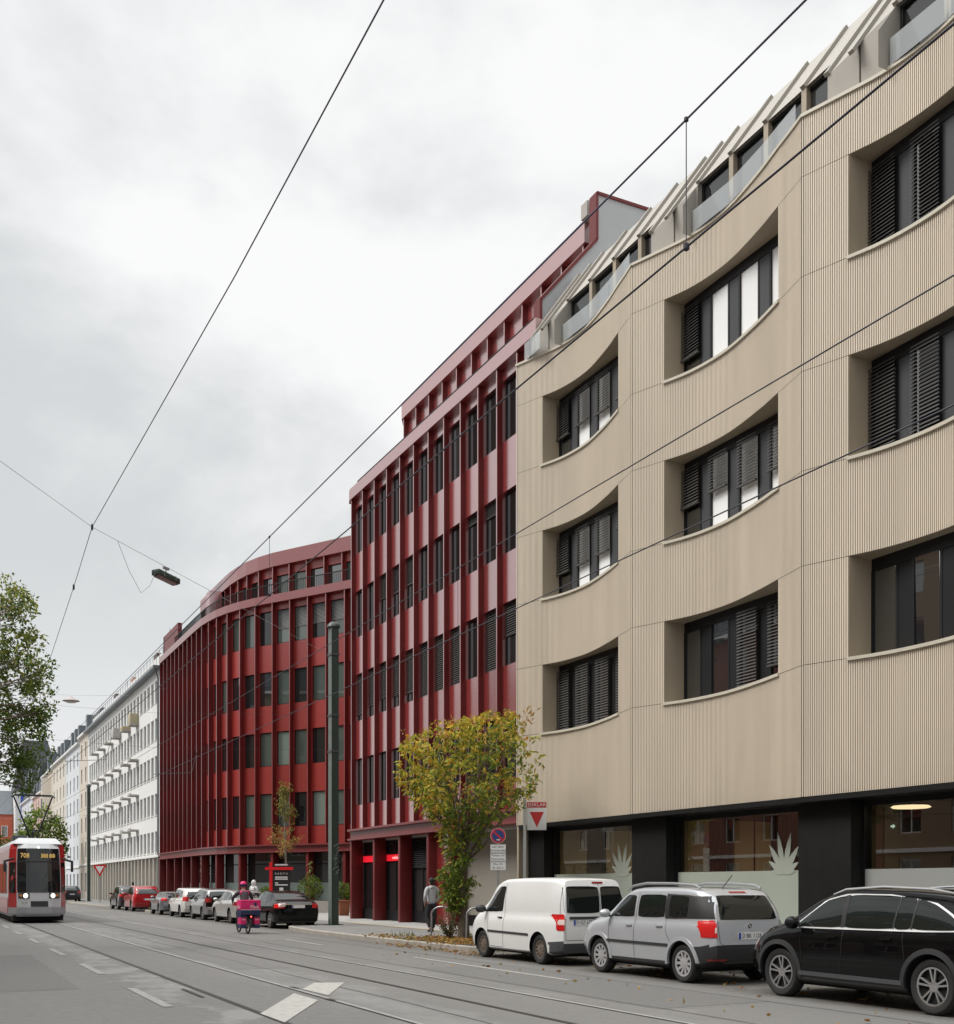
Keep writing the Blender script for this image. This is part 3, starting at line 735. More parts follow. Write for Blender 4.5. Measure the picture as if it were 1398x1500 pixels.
# ground floor
def column(p, n, t, parent, dep=.55, w=.11):
    m = MB(); A, B = p - t*w + n*.02, p + t*w + n*.02
    m.mi = 0; C, D = B - n*dep, A - n*dep
    m.hexa([V3(A, PZ), V3(B, PZ), V3(C, PZ), V3(D, PZ)], [V3(A, 3.74), V3(B, 3.74), V3(C, 3.74), V3(D, 3.74)])
    return m.build('column', mt['red_dull'], parent, bevel=.012)
n_ = Vector((-1, 0, 0)); t_ = Vector((0, -1, 0))
for i in (0, 2, 4, 6): column(Vector((NX, NP[i][1], 0)), n_, t_, near)
gx = NX + .62
for (i, kind) in ((0, 's'), (2, 's'), (4, 'l')):
    y0, y1 = NP[i][1], NP[i+2][1]
    fr = MB(); fr.box(gx - .05, gx + .1, y1, y0, PZ, .62)
    for y in (y0 - .14, y0 - 1.1, y1 + .1): fr.box(gx - .04, gx + .06, y - .035, y + .035, .62, 3.74)
    fr.box(gx - .04, gx + .06, y1, y0, 3.08, 3.14)
    f_ = fr.build('shopfront', mt['frame'], near)
    MB().poly([(gx, y0, .62), (gx, y1, .62), (gx, y1, 3.74), (gx, y0, 3.74)]).build('pane', mt['pane_d'], f_, fix=False)
    if kind == 's':
        st = MB().box(gx - .08, gx - .05, y1 + .12, y0 - .12, 2.74, 3.02).build('red_sign_strip', emit('lit_red_sign', (.85, .012, .03), .55), f_)
        if i == 2: text('lettering', 'velobecker', .2, emit('lit_white_letters', (1, .8, .78), .8), f_, (gx - .09, (y0 + y1) / 2 - .2, 2.88), width=1.7)
    else:
        lv = MB()
        for k in range(17):
            z = 2.42 + k * .078; lv.add([(gx - .1, y0, z), (gx - .1, y1, z), (gx - .02, y1, z + .05), (gx - .02, y0, z + .05)], [[0, 1, 2, 3]])
        lv.build('louvre', mt['greyplastic'], f_, fix=False)
        MB().box(gx - .03, gx - .01, y1 + .1, y1 + .55, .9, 1.9).build('poster', M('lilac_poster', (.5, .46, .62), .4), f_)
MB().box(NX + .31, NX + .6, 38.96, NP[6][1] - .1, PZ, 3.74).build('wall_panel', mt['red'], near)
MB().box(NX + .3, NX + .5, 38.7, 38.95, PZ, 3.74).build('jamb', mt['red_dull'], near)
pw = MB(); pw.box(18.75, 18.95, 31.7, 38.7, .55, 3.66); pw.build('passage_wall', M('passage_render', (.25, .23, .20), .85, noise=.05), near)
MB().box(18.3, 18.95, 38.72, 38.94, PZ, 3.66).build('passage_side', mt['red_dull'], near)
MB().box(18.72, 18.95, 31.7, 38.7, PZ, .55).build('passage_plinth', mt['black'], near)
MB().box(NX + .5, 21.6, 31.7, 48.9, 3.66, 3.74).build('soffit', mt['conc'], near)
# set-back attic
AX = 20.4; AZ0, AZ1, AZ2, AZ3 = 20.2, 23.0, 23.72, 24.40
AP = [(AX, 48.9 - 1.4545 * i) for i in range(12)]
for i in range(11):
    p, q, t, n = frame2(AP[i], AP[i+1])
    spandrel(p, q, t, n, near, [(AZ0, AZ1)], .22, AZ0 - .2, AZ2 + .1)
    window_unit(p + t*.05, q - t*.04, t, n, AZ0, AZ1, near, sd, .37)
for i in range(12): fin(Vector((*AP[i], 0)), n_, t_, near, AZ0 - .2, AZ2, .34, edge='fin_near')
m = MB(); path_slab(m, [(AX + 1.2, 49.9), (AX + .35, 49.65), (AX, 49.0), (AX, 32.7)], -.06, .5, AZ2, AZ3); m.build('attic_fascia', mt['fascia_near'], near)
m = MB(); path_slab(m, [(AX + 1.2, 49.9), (AX + .35, 49.65), (AX, 49.0)], .1, .4, AZ0 - .2, AZ2); m.build('attic_corner', mt['red_dull'], near)
MB().box(AX + .5, 31, 32.6, 49.5, AZ3 - .3, AZ3 - .1).build('attic_roof', mt['conc'], near)
MB().box(AX - .08, AX + .04, 32.7, 49.0, AZ3, AZ3 + .05).build('roof_edge', mt['frame'], near)
# party wall towards the beige roof: pale render edged in red
gy = 31.64
G = [(18.0, 20.0), (18.0, 20.7), (20.15, 23.2), (20.15, 24.75), (30, 24.75), (30, 18)]
MB().prism([(x, gy, z) for (x, z) in G + [(18.0, 18.0)]], (0, .35, 0)).build('party_wall', M('pale_grey_render', (.42, .43, .44), .8, noise=.06, nscale=.7), near)
e = MB()
for (a, b_) in zip(G[:4], G[1:5]): e.bar((a[0], gy + .16, a[1]), (b_[0], gy + .16, b_[1]), .10, .42, up=(0, 1, 0))
e.build('party_wall_edge', mt['red_dull'], near)
MB().box(20.2, 20.6, 32.3, 32.7, AZ3, AZ3 + .5).build('roof_box', mt['conc'], near)
MB().box(17.9, 18.6, 31.2, 31.65, 18.2, 19.3).build('downpipe_box', mt['black'], near)

far = thing('red_office_wing', 'red fin-clad office wing that bends back around a forecourt, seen past the green mast', 'building', (26, 75, 0))
raw = [(17.2, 92.2), (17.2, 88), (17.2, 84), (17.2, 80), (17.25, 77.2), (17.5, 74.8), (18.15, 72.2), (19.15, 70.1), (19.9, 68.9), (22.7, 64.1), (26.0, 58.45)]
def resample(pts, step):
    P = [Vector((*p, 0)) for p in pts]; out = [P[0].copy()]; i = 0; cur = P[0].copy(); need = step
    while i < len(P) - 1:
        d = (P[i+1] - cur).length
        if d >= need: cur = cur + (P[i+1] - cur).normalized() * need; out.append(cur.copy()); need = step
        else: need -= d; cur = P[i+1].copy(); i += 1
    return [(p.x, p.y) for p in out]
FP = resample(raw, 1.48); NF = len(FP) - 1
sd = random.Random(11)
for i in range(NF):
    p, q, t, n = frame2(FP[i], FP[i+1])
    spandrel(p, q, t, n, far, ring_zs(), jl=.09, mat='red_far')
    for k in range(4):
        wn = window_unit(p + t*.09, q - t*.04, t, n, ROWB[k], ROWT[k], far, sd, .44, 'far')
        if k == 3 and i >= NF - 8 and i < NF - 3: blind_unit(p + t*.09, q - t*.04, t, n, ROWB[k], ROWT[k], .55, wn, .40, 'blind_l')
for i in range(NF + 1):
    a = FP[max(i-1, 0)]; c = FP[min(i+1, NF)]; p, q, t, n = frame2(a, c)
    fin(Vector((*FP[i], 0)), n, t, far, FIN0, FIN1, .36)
    if i % 2 == 0: column(Vector((*FP[i], 0)), n, t, far)
m = MB(); path_slab(m, FP, .72, .8, PZ, FIN0); path_slab(m, FP, .53, .6, FIN0, FIN1); m.build('core_wall', mt['frame'], far)
m = MB(); path_slab(m, FP, -.05, .5, FIN1, FAS1); m.build('fascia', mt['fascia'], far, smooth=30)
m = MB(); path_slab(m, FP, -.14, .5, 4.16, FIN0); path_slab(m, FP, .0, .5, 3.82, 4.16); path_slab(m, FP, -.14, .5, 3.74, 3.82); m.build('base_band', mt['red_band'], far, smooth=30)
m = MB(); path_slab(m, FP, .5, 9, FAS1 - .25, FAS1 - .06); m.build('roof_terrace', mt['conc'], far)
gz = M('frosted_shop_film', (.16, .2, .185), .3, noise=.1, nscale=.7)
for i in range(0, NF - 1, 2):
    p, q, t, n = frame2(FP[i], FP[i+2])
    fr = MB(); slab_along(fr, p, q, n, .55, .7, PZ, .35); slab_along(fr, p, q, n, .56, .66, 3.0, 3.06); f_ = fr.build('shopfront', mt['frame'], far)
    a, b_ = p - n*.62, q - n*.62
    MB().poly([V3(a, .35), V3(b_, .35), V3(b_, 3.74), V3(a, 3.74)]).build('pane', mt['pane_d'], f_, fix=False)
    a, b_ = p - n*.615, q - n*.615
    MB().poly([V3(a, .35), V3(b_, .35), V3(b_, 1.85), V3(a, 1.85)]).build('frosted_film', gz, f_, fix=False)
def inset(pts, d):
    out = []
    for i in range(len(pts)):
        _, _, t, n = frame2(pts[max(i-1, 0)], pts[min(i+1, len(pts)-1)]); out.append((pts[i][0] - n.x*d, pts[i][1] - n.y*d))
    return out
FA = resample(inset(FP, 2.0)[4:], 1.48); NA = len(FA) - 1
for i in range(NA):
    p, q, t, n = frame2(FA[i], FA[i+1])
    spandrel(p, q, t, n, far, [(20.2, 22.0)], .28, 20.0, 22.6, jl=.09, mat='red_far')
    window_unit(p + t*.09, q - t*.04, t, n, 20.2, 22.0, far, sd, .4, 'far')
    fin(p, n, t, far, 20.0, 22.55, .3)
m = MB(); path_slab(m, FA, -.06, .5, 22.55, 23.45); m.build('attic_fascia', mt['fascia'], far, smooth=30)
m = MB(); path_slab(m, FA, .5, 7, 23.1, 23.3); m.build('attic_roof', mt['conc'], far)
rl = MB(); RP = inset(FP, .3)
RR = resample(RP[3:], .15)
for (x, y) in RR: rl.box(x - .012, x + .012, y - .012, y + .012, FAS1, FAS1 + .75)
path_slab(rl, RP[3:], -.02, .03, FAS1 + .75, FAS1 + .8); rl.build('roof_railing', mt['frame'], far)
m = MB(); m.box(17.5, 17.8, 86.5, 92.2, FAS1, 21.7); m.box(17.5, 24, 91.9, 92.2, FAS1, 21.7); m.build('end_parapet', mt['red_dull'], far)
m = MB(); m.box(18.3, 19.2, 79.5, 80.6, FAS1, 22.6); m.build('chimney', mt['red'], far)
m = MB(); m.box(17.45, 26, 91.95, 92.15, PZ, FAS1); m.build('end_wall', mt['red_dull'], far)
# forecourt back wall linking the two wings
MB().box(25.0, 25.3, 49.2, 60.2, PZ, FIN1).build('link_wall', mt['red_dull'], far)
# ================================================================ white apartment block and the street beyond
def win_proto(name, w, h, parent, frame_mat, pane_mat, mull=1, face=-1, surround=None, out=.02):
    """window lying in the YZ plane, centred on the origin, facing -X (face=-1) or +X"""
    f = MB(); s = face
    f.box(s*out, -s*.06, -w/2, w/2, h/2 - .07, h/2); f.box(s*out, -s*.06, -w/2, w/2, -h/2, -h/2 + .07)
    f.box(s*out, -s*.06, -w/2, -w/2 + .07, -h/2 + .07, h/2 - .07); f.box(s*out, -s*.06, w/2 - .07, w/2, -h/2 + .07, h/2 - .07)
    for k in range(1, mull + 1):
        y = -w/2 + w * k / (mull + 1); f.box(s*out, -s*.05, y - .03, y + .03, -h/2 + .07, h/2 - .07)
    o = f.build(name, frame_mat, None); o.parent = parent
    MB().poly([(-s*.02, -w/2, -h/2), (-s*.02, w/2, -h/2), (-s*.02, w/2, h/2), (-s*.02, -w/2, h/2)]).build('pane', pane_mat, o, fix=False)
    if surround:
        q = MB().box(s*(out + .1), 0, -w/2 - .05, w/2 + .05, -h/2 - .09, -h/2 - .003).build('sill', surround, o)
    return o
def wall_with_holes(mb, x, y0, y1, z0, z1, holes, depth, s=-1):
    """facade sheet at x with real recessed openings; holes: (ya, yb, za, zb)"""
    ys = sorted(set([y0, y1] + [h[0] for h in holes] + [h[1] for h in holes])); zs = sorted(set([z0, z1] + [h[2] for h in holes] + [h[3] for h in holes]))
    for i in range(len(ys) - 1):
        for j in range(len(zs) - 1):
            cy, cz = (ys[i] + ys[i+1]) / 2, (zs[j] + zs[j+1]) / 2
            if any(a < cy < b_ and c < cz < d for (a, b_, c, d) in holes): continue
            mb.poly([(x, ys[i], zs[j]), (x, ys[i+1], zs[j]), (x, ys[i+1], zs[j+1]), (x, ys[i], zs[j+1])])
    for (a, b_, c, d) in holes:
        xi = x - s * depth
        mb.poly([(x, a, c), (xi, a, c), (xi, a, d), (x, a, d)]); mb.poly([(x, b_, c), (xi, b_, c), (xi, b_, d), (x, b_, d)])
        mb.poly([(x, a, d), (x, b_, d), (xi, b_, d), (xi, a, d)]); mb.poly([(x, a, c), (x, b_, c), (xi, b_, c), (xi, a, c)])

WX0 = 17.25; WY0, WY1 = 92.3, 136.0
wb = thing('apartment_building', 'long white rendered apartment block with rows of tiny balconies and grey gutter', 'building', (22, 114, 0))
sills = [4.30, 7.40, 10.50, 13.58, 16.65]
holes = []; protoA = win_proto('window', 1.25, 1.8, wb, mt['white_trim'], mt['pane'], 1, -1, mt['conc'])
first = True; spots = []
bal_y = [102.9, 107.2, 112.6, 117.6, 122.9, 127.8]
cols = []
y = WY0 + 1.6
while y < WY1 - 1.2:
    if all(abs(y - b_) > .2 for b_ in bal_y): cols.append(y)
    y += 1.75
for z in sills:
    for y in cols:
        if z > 17 and y > 120: continue
        spots.append((y, z)); holes.append((y - .625, y + .625, z, z + 1.8))
w = MB(); wall_with_holes(w, WX0, WY0, WY1, 4.0, 19.2, holes, .16); 
w.box(WX0 + .005, 27, WY0, WY0 + .02, PZ, 19.2); w.box(WX0 + .005, 27, WY1 - .02, WY1, PZ, 19.2)
w.build('wall', mt['white'], wb, fix=False)
for i, (y, z) in enumerate(spots):
    o = protoA if i == 0 else dup(protoA, wb)
    o.location = Vector((WX0 + .1, y, z + .9)) - OFF[wb.name]
bm_ = MB(); bm_.box(-.75, 0, -.75, .75, -.14, 0); bm_.box(-.72, -.68, -.72, .72, .0, .12)
bal = bm_.build('balcony', mt['conc'], None); bal.parent = wb
flo = M('balcony_rail', (.60, .60, .58), .6)
k = 0
for j, y in enumerate(bal_y):
    for z in (6.62, 9.72, 12.85, 16.0):
        o = bal if k == 0 else dup(bal, wb); k += 1
        o.location = Vector((WX0, y, z)) - OFF[wb.name]
for (y, z, c, h) in ((102.9, 16.0, (.42, .38, .26), .9), (107.2, 16.0, (.42, .34, .2), .3), (112.6, 16.0, (.45, .44, .42), .8)):
    MB().box(WX0 - .74, WX0 - .02, y - .7, y + .7, z + .005, z + h).build('balcony_screen', M('balcony_cloth', c, .8, noise=.1), wb, bevel=.03)
gm = MB()
for q in range(24):
    y = WY0 + .6 + q * 1.8
    if y < WY1 - .3: gm.box(WX0 - .12, WX0 + .3, y - .16, y + .16, PZ, 3.95)
gm.build('ground_floor_piers', M('beige_concrete', (.5, .47, .42), .8, noise=.07), wb)
gm.__init__(); gm.box(WX0 + .3, WX0 + .4, WY0, WY1, PZ, 4.0); gm.build('ground_floor_wall', M('grey_beige_render', (.42, .40, .37), .85, noise=.06), wb)
MB().box(WX0 + .26, WX0 + .34, 106.4, 107.6, PZ, 3.2).build('door', mt['black'], wb)
MB().box(WX0 - .18, WX0 + .4, WY0, WY1, 3.96, 4.12).build('string_course', mt['white_trim'], wb)
MB().box(WX0 - .55, WX0 + .5, WY0 - .1, WY1, 19.2, 19.42).build('gutter', mt['zinc'], wb)
MB().tube([(WX0 - .3, WY0 + .5, 19.2), (WX0 - .08, WY0 + .5, 18.5), (WX0 - .08, WY0 + .5, .3)], .07, 8).build('downpipe', mt['zinc'], wb)
MB().box(WX0 + .3, 26.5, WY0, WY1, 19.42, 19.6).build('roof', mt['conc'], wb)
MB().box(WX0 + .55, WX0 + .6, WY0, WY1, 19.6, 20.9).build('roof_parapet', mt['white_trim'], wb)
rp = MB()
for q in range(30):
    y = WY0 + 1 + q * 1.45; rp.box(WX0 + .4, WX0 + .44, y, y + .04, 19.6, 21.2)
rp.box(WX0 + .4, WX0 + .44, WY0, WY1, 21.15, 21.19); rp.build('roof_railing', mt['steel'], wb)
for (y, h, c) in ((99, 1.6, (.08, .05, .04)), (122, 1.6, (.07, .05, .045)), (111, 1.5, (.35, .14, .08))):
    MB().box(WX0 + 1, WX0 + 2, y, y + 1.5, 19.6, 20.2 + h).build('chimney', M('chimney_brick', c, .85, noise=.15), wb, bevel=.02)
for (y, h) in ((94.5, 3.4), (105, 2.6), (116, 2.6)):
    MB().tube([(WX0 + 1.2, y, 19.6), (WX0 + 1.2, y, 19.6 + h)], .025, 6).build('aerial', mt['steel'], wb)

def far_house(Y0, Y1, x, eaves, col, label, roofh=3.2, storeys=5, ground=4.2, nwin=3, frame=None, s=-1, depth=11, bayw=False, name='town_house', ww=1.05, wh=1.75, rc='slate', pane='pane', group=None):
    t = thing(name, label, 'building', (x - s*depth/2, (Y0+Y1)/2, 0), 0, group)
    c = M('render_' + name, col, .8, noise=.06, nscale=.5, streak=True)
    pitch = (eaves - .5 - ground) / storeys; holes = []; sp = []
    for k in range(storeys):
        for q in range(nwin):
            y = Y0 + (q + .5) * (Y1 - Y0) / nwin; z = ground + .8 + k * pitch
            holes.append((y - ww/2, y + ww/2, z, z + wh)); sp.append((y, z))
    for q in range(nwin):
        y = Y0 + (q + .5) * (Y1 - Y0) / nwin; holes.append((y - .75, y + .75, .9, 3.1)); 
    w = MB(); wall_with_holes(w, x, Y0, Y1, PZ, eaves, holes, .22, s)
    w.box(x - s*.01, x - s*depth, Y0, Y0 + .03, PZ, eaves); w.box(x - s*.01, x - s*depth, Y1 - .03, Y1, PZ, eaves); w.box(x - s*(depth - .1), x - s*depth, Y0, Y1, PZ, eaves)
    w.build('wall', c, t, fix=False)
    fm = frame or mt['white_trim']
    P = win_proto('window', ww, wh, t, fm, mt[pane], 1, s, mt['conc'])
    for i, (y, z) in enumerate(sp):
        o = P if i == 0 else dup(P, t); o.location = Vector((x - s*.16, y, z + wh/2)) - OFF[t.name]
    P2 = win_proto('ground_window', 1.5, 2.2, t, fm, mt[pane], 1, s, mt['conc'])
    for q in range(nwin):
        o = P2 if q == 0 else dup(P2, t); o.location = Vector((x - s*.16, Y0 + (q + .5) * (Y1 - Y0) / nwin, 2.0)) - OFF[t.name]
    cm = MB(); cm.box(x + s*.35, x - s*.1, Y0, Y1, eaves, eaves + .22); cm.build('cornice', mt['white_trim'], t)
    cm = MB(); cm.box(x + s*.1, x - s*.005, Y0, Y1, ground - .2, ground); cm.build('string_course', mt['white_trim'], t)
    rf = MB(); rf.hexa([(x - s*.05, Y0, eaves + .22), (x - s*.05, Y1, eaves + .22), (x - s*depth, Y1, eaves + .22), (x - s*depth, Y0, eaves + .22)],
                       [(x - s*1.5, Y0, eaves + roofh), (x - s*1.5, Y1, eaves + roofh), (x - s*(depth - 1.5), Y1, eaves + roofh), (x - s*(depth - 1.5), Y0, eaves + roofh)])
    r_ = rf.build('roof', mt[rc], t)
    for q in range(max(1, nwin - 1)):
        y = Y0 + (q + 1) * (Y1 - Y0) / nwin
        d = MB(); d.box(x - s*.3, x - s*1.8, y - .6, y + .6, eaves + .3, eaves + roofh - .5); dm = d.build('dormer', mt['zinc'], r_)
    if bayw:
        bw = MB(); pts = [(x, Y0 + 2), (x + s*1.1, Y0 + 3), (x + s*1.1, Y0 + 6), (x, Y0 + 7)]
        bw.prism([(a, b_, 5.5) for (a, b_) in pts], (0, 0, eaves - 6.5)); b2 = bw.build('bay_window', c, t)
        for k in range(4): MB().box(x + s*1.13, x + s*1.08, Y0 + 3.5, Y0 + 5.5, 6.3 + k*3.2, 8.3 + k*3.2).build('pane', mt['pane'], b2)
    return t
far_house(136.1, 143.5, 17.25, 19.4, (.58, .52, .45), 'narrow peach town house directly beyond the white apartment block', 3.0, 5, 4.2, 2)
far_house(143.6, 158.5, 17.25, 18.9, (.61, .63, .66), 'pale blue town house with dark mansard roof behind the far mast', 3.2, 5, 4.0, 4)
far_house(158.6, 175.0, 17.25, 18.9, (.60, .56, .49), 'cream town house with tall narrow windows beyond the pale blue one', 3.2, 5, 4.2, 4)
far_house(175.1, 190.0, 17.25, 18.6, (.56, .50, .42), 'ochre town house with a rounded bay window above the tram', 3.6, 5, 4.2, 3, bayw=True)
far_house(190.1, 208.0, 17.25, 16.5, (.58, .42, .38), 'pinkish town house half hidden behind the leafy tree far down the street', 3.2, 4, 4.2, 4)
far_house(208.1, 232.0, 17.25, 17.0, (.62, .63, .68), 'pale lilac town house at the far end of the row', 6.0, 4, 4.2, 4)
# house that closes the street
oh = thing('town_house', 'orange red house with grey roof closing the far end of the street', 'building', (8, 250, 0))
MB().box(-24, 16.6, 245, 256, PZ, 16.0).build('wall', M('orange_render', (.52, .13, .075), .8, noise=.06), oh)
MB().hexa([(-24, 244.6, 16), (16.6, 244.6, 16), (16.6, 256, 16), (-24, 256, 16)], [(-24, 248, 21), (16.6, 248, 21), (16.6, 253, 21), (-24, 253, 21)]).build('roof', mt['zinc'], oh)
pf = MB(); pf.box(-.6, .6, -.1, .05, -1.1, 1.1); po = pf.build('window', mt['white_trim'], None); po.parent = oh
pp = MB(); pp.box(-.5, .5, -.13, -.1, -1.0, 1.0); pq = pp.build('pane', mt['pane'], po)
k = 0
for x in (15.0, 12.4, 9.8, 7.2, 4.6, 2.0, -.6):
    for z in (5.5, 9.0, 12.6):
        o = po if k == 0 else dup(po, oh); k += 1; o.location = Vector((x, 244.95, z)) - OFF[oh.name]
bh = thing('town_house', 'white corner house with a bright blue vertical stripe behind the pantograph', 'building', (20, 245, 0))
MB().box(16.7, 26, 240, 252, PZ, 20.5).build('wall', mt['white'], bh)
MB().box(17.7, 18.5, 239.9, 240, 14.0, 20.0).build('blue_stripe', M('blue_stripe', (.03, .09, .45), .6), bh)
MB().hexa([(16.5, 239.8, 20.5), (26, 239.8, 20.5), (26, 252, 20.5), (16.5, 252, 20.5)], [(18.5, 243, 31), (23, 243, 31), (23, 249, 31), (18.5, 249, 31)]).build('roof', mt['slate'], bh)
for z in (6, 10): MB().box(20.5, 21.7, 239.85, 240, z, z + 2).build('window', mt['pane'], bh)

# houses on the camera's side of the street; the photograph shows them mirrored in the glass
grp = 'houses across the street seen as reflections'
for (y0, y1, c, lab, e_) in ((-6, 10.5, (.42, .20, .15), 'salmon brick house across the street mirrored in the nearest shop glass', 15.5), (10.6, 27, (.42, .27, .19), 'light brown apartment house mirrored in the middle shop glass', 16.5),
                         (27.1, 44, (.28, .20, .13), 'cream rendered house across the street mirrored in the red wing', 16.0), (44.1, 62, (.22, .09, .065), 'brown brick house across the street near the tram', 15.0), (62.1, 80, (.26, .22, .16), 'sand coloured house across the street beyond the tram nose', 16.5), (80.1, 98, (.25, .12, .08), 'dull orange house across the street, farthest of the mirrored ones', 15.5)):
    far_house(y0, y1, -10.5, e_ + 2.6, c, lab, 3.4, 5, 3.6, 5, s=1, name='facing_house', ww=1.5, wh=1.6, pane='pane', group=grp)
# ================================================================ cars
def curve(pts):
    xs = [p[0] for p in pts]; ys = [p[1] for p in pts]; n = len(xs)
    if n == 1: return lambda x: ys[0]
    d = [(ys[i+1] - ys[i]) / (xs[i+1] - xs[i]) for i in range(n - 1)]
    m = [d[0]] + [0 if d[i-1] * d[i] <= 0 else 2 * d[i-1] * d[i] / (d[i-1] + d[i]) for i in range(1, n - 1)] + [d[-1]]
    def f(x):
        if x <= xs[0]: return ys[0]
        if x >= xs[-1]: return ys[-1]
        i = 0
        while x > xs[i+1]: i += 1
        h = xs[i+1] - xs[i]; a = (x - xs[i]) / h
        return (2*a**3-3*a*a+1)*ys[i] + (a**3-2*a*a+a)*h*m[i] + (-2*a**3+3*a*a)*ys[i+1] + (a**3-a*a)*h*m[i+1]
    return f
def chaikin(poly, k=2, q=.18):
    for _ in range(k):
        out = []
        for i in range(len(poly)):
            a, b_ = Vector(poly[i]), Vector(poly[(i+1) % len(poly)])
            L = (b_ - a).length; e = min(q, .035 / max(L, 1e-4)) if _ == 0 else .25
            out += [tuple(a.lerp(b_, e)), tuple(a.lerp(b_, 1 - e))]
        poly = out
    return poly
class Car:
    def __init__(s, name, label, cat, loc, paint, rz=pi/2, **k):
        s.k = k; s.root = thing(name, label, cat, loc, rz, k.get('group'))
        OFF[s.root.name] = Vector((0, 0, 0))
        s.paint = paint; s.hw = k['hw']; s.x0, s.x1 = k['x0'], k['x1']
        s.zt = curve(k['zt']); s.zs = curve(k['zs']); s.zb = curve(k.get('zb', [(0, .24)])); s.wt = curve(k['wt']); s.ws = curve(k.get('ws', [(0, 1.0)]))
        s.xr = curve(k['xr']); s.xf = curve(k['xf']); s.ax = k['ax']; s.rt = k['rt']; s.Ra = k.get('Ra', k['rt'] + .065)
        s.body()
    def section(s, x):
        zb, zs, zt = s.zb(x), s.zs(x), s.zt(x); k = s.k
        cr, cf = k.get('cr', .10), k.get('cf', .22)
        a = min(1, max(0, (x - s.x0) / .5)); b_ = min(1, max(0, (s.x1 - x) / .7))
        wf = (1 - cr * (1 - a)**2.2) * (1 - cf * (1 - b_)**2.2) * s.ws(x)
        W = s.hw * wf; T = min(s.wt(x) * wf * s.hw, W * .97); P = [(0, zb), (W*.55, zb), (W*.86, zb), (W*.945, zb + .03)]
        n = 15; z0 = zb + .05
        for i in range(n):
            q = i / (n - 1); z = z0 + (zs - z0) * q
            y = W * (.962 + .038 * sin(pi * min(1, .12 + q * .80)))
            if q > .74: y -= W * .042 * ((q - .74) / .26)**2
            P.append((y, z))
        rr = min(.11, (zt - zs) * .45); ys = P[-1][0]
        for i in range(1, 9):
            q = i / 8; y = ys + (T - ys) * q + .018 * sin(pi * q) * min(1, (zt - zs) / .4); P.append((y, zs + (zt - rr - zs) * q))
        for q in (.3, .55, .78): 
            P.append((T - .16 * T * q**2.2, zt - rr + rr * .86 * sin(q * pi / 2)))
        P += [(T * .62, zt - rr * .055), (T * .3, zt - rr * .01), (0, zt)]
        return P
    def shift(s, x, z):
        wr = max(0, 1 - (x - s.x0) / .95)**1.5; wf = max(0, 1 - (s.x1 - x) / .9)**1.5
        return x + wr * (s.xr(z) - s.x0) + wf * (s.xf(z) - s.x1)
    def body(s):
        N = int((s.x1 - s.x0) / .055); xs = [s.x0 + (s.x1 - s.x0) * i / N for i in range(N + 1)]
        rows = []; bm = bmesh.new()
        for x in xs:
            P = s.section(x); r = []
            for (y, z) in P: r.append(bm.verts.new((s.shift(x, z), y, z)))
            l = [bm.verts.new((v.co.x, -v.co.y, v.co.z)) if v.co.y > 1e-6 else v for v in r]
            rows.append((r, l))
        m = len(rows[0][0])
        for i in range(N):
            for j in range(m - 1):
                for sd in (0, 1):
                    a, b_, c, d = rows[i][sd][j], rows[i+1][sd][j], rows[i+1][sd][j+1], rows[i][sd][j+1]
                    vs = [a, b_, c, d] if sd else [d, c, b_, a]
                    u = []
                    for v in vs:
                        if v not in u: u.append(v)
                    if len(u) > 2: bm.faces.new(u)
        for e in (0, N):
            r, l = rows[e]
            for j in range(m - 1):
                vs = [r[j], r[j+1], l[j+1], l[j]]; u = []
                for v in vs:
                    if v not in u: u.append(v)
                if len(u) > 2: bm.faces.new(u)
        bmesh.ops.recalc_face_normals(bm, faces=bm.faces)
        s.bvh = BVHTree.FromBMesh(bm)
        # wheel arches
        kill = []
        for f in bm.faces:
            ok = False
            for xw in s.ax:
                if all((v.co.x - xw)**2 + (v.co.z - s.rt)**2 < s.Ra**2 and abs(v.co.y) > s.hw * .5 for v in f.verts): ok = True
            if ok: kill.append(f)
        bmesh.ops.delete(bm, geom=kill, context='FACES')
        for v in bm.verts:
            if abs(v.co.y) > s.hw * .5 and any(len(e.link_faces) == 1 for e in v.link_edges):
                for xw in s.ax:
                    d = Vector((v.co.x - xw, v.co.z - s.rt))
                    if d.length < s.Ra * 1.02:
                        if d.length < 1e-4: continue
                        d = d.normalized() * s.Ra; v.co.x = xw + d.x; v.co.z = max(d.y + s.rt, s.zb(0) - .01)
        # split the shell into parts
        parts = {}
        for f in bm.faces:
            c = f.calc_center_median(); nm = 'body'
            for (name, mat, pred) in s.k.get('split', ()):
                if pred(c.x, abs(c.y), c.z): nm = name; break
            parts.setdefault(nm, []).append(f)
        mats = {'body': s.paint}; mats.update({n: m_ for (n, m_, p) in s.k.get('split', ())})
        for nm, fs in parts.items():
            mb = MB(); idx = {}
            for f in fs:
                ff = []
                for v in f.verts:
                    if v not in idx: idx[v] = len(mb.v); mb.v.append(tuple(v.co))
                    ff.append(idx[v])
                mb.f.append(ff); mb.m.append(0)
            me = mb.mesh(nm); link_mesh(nm.split('|')[0], me, mats[nm], s.root, smooth=38)
        bm.free()
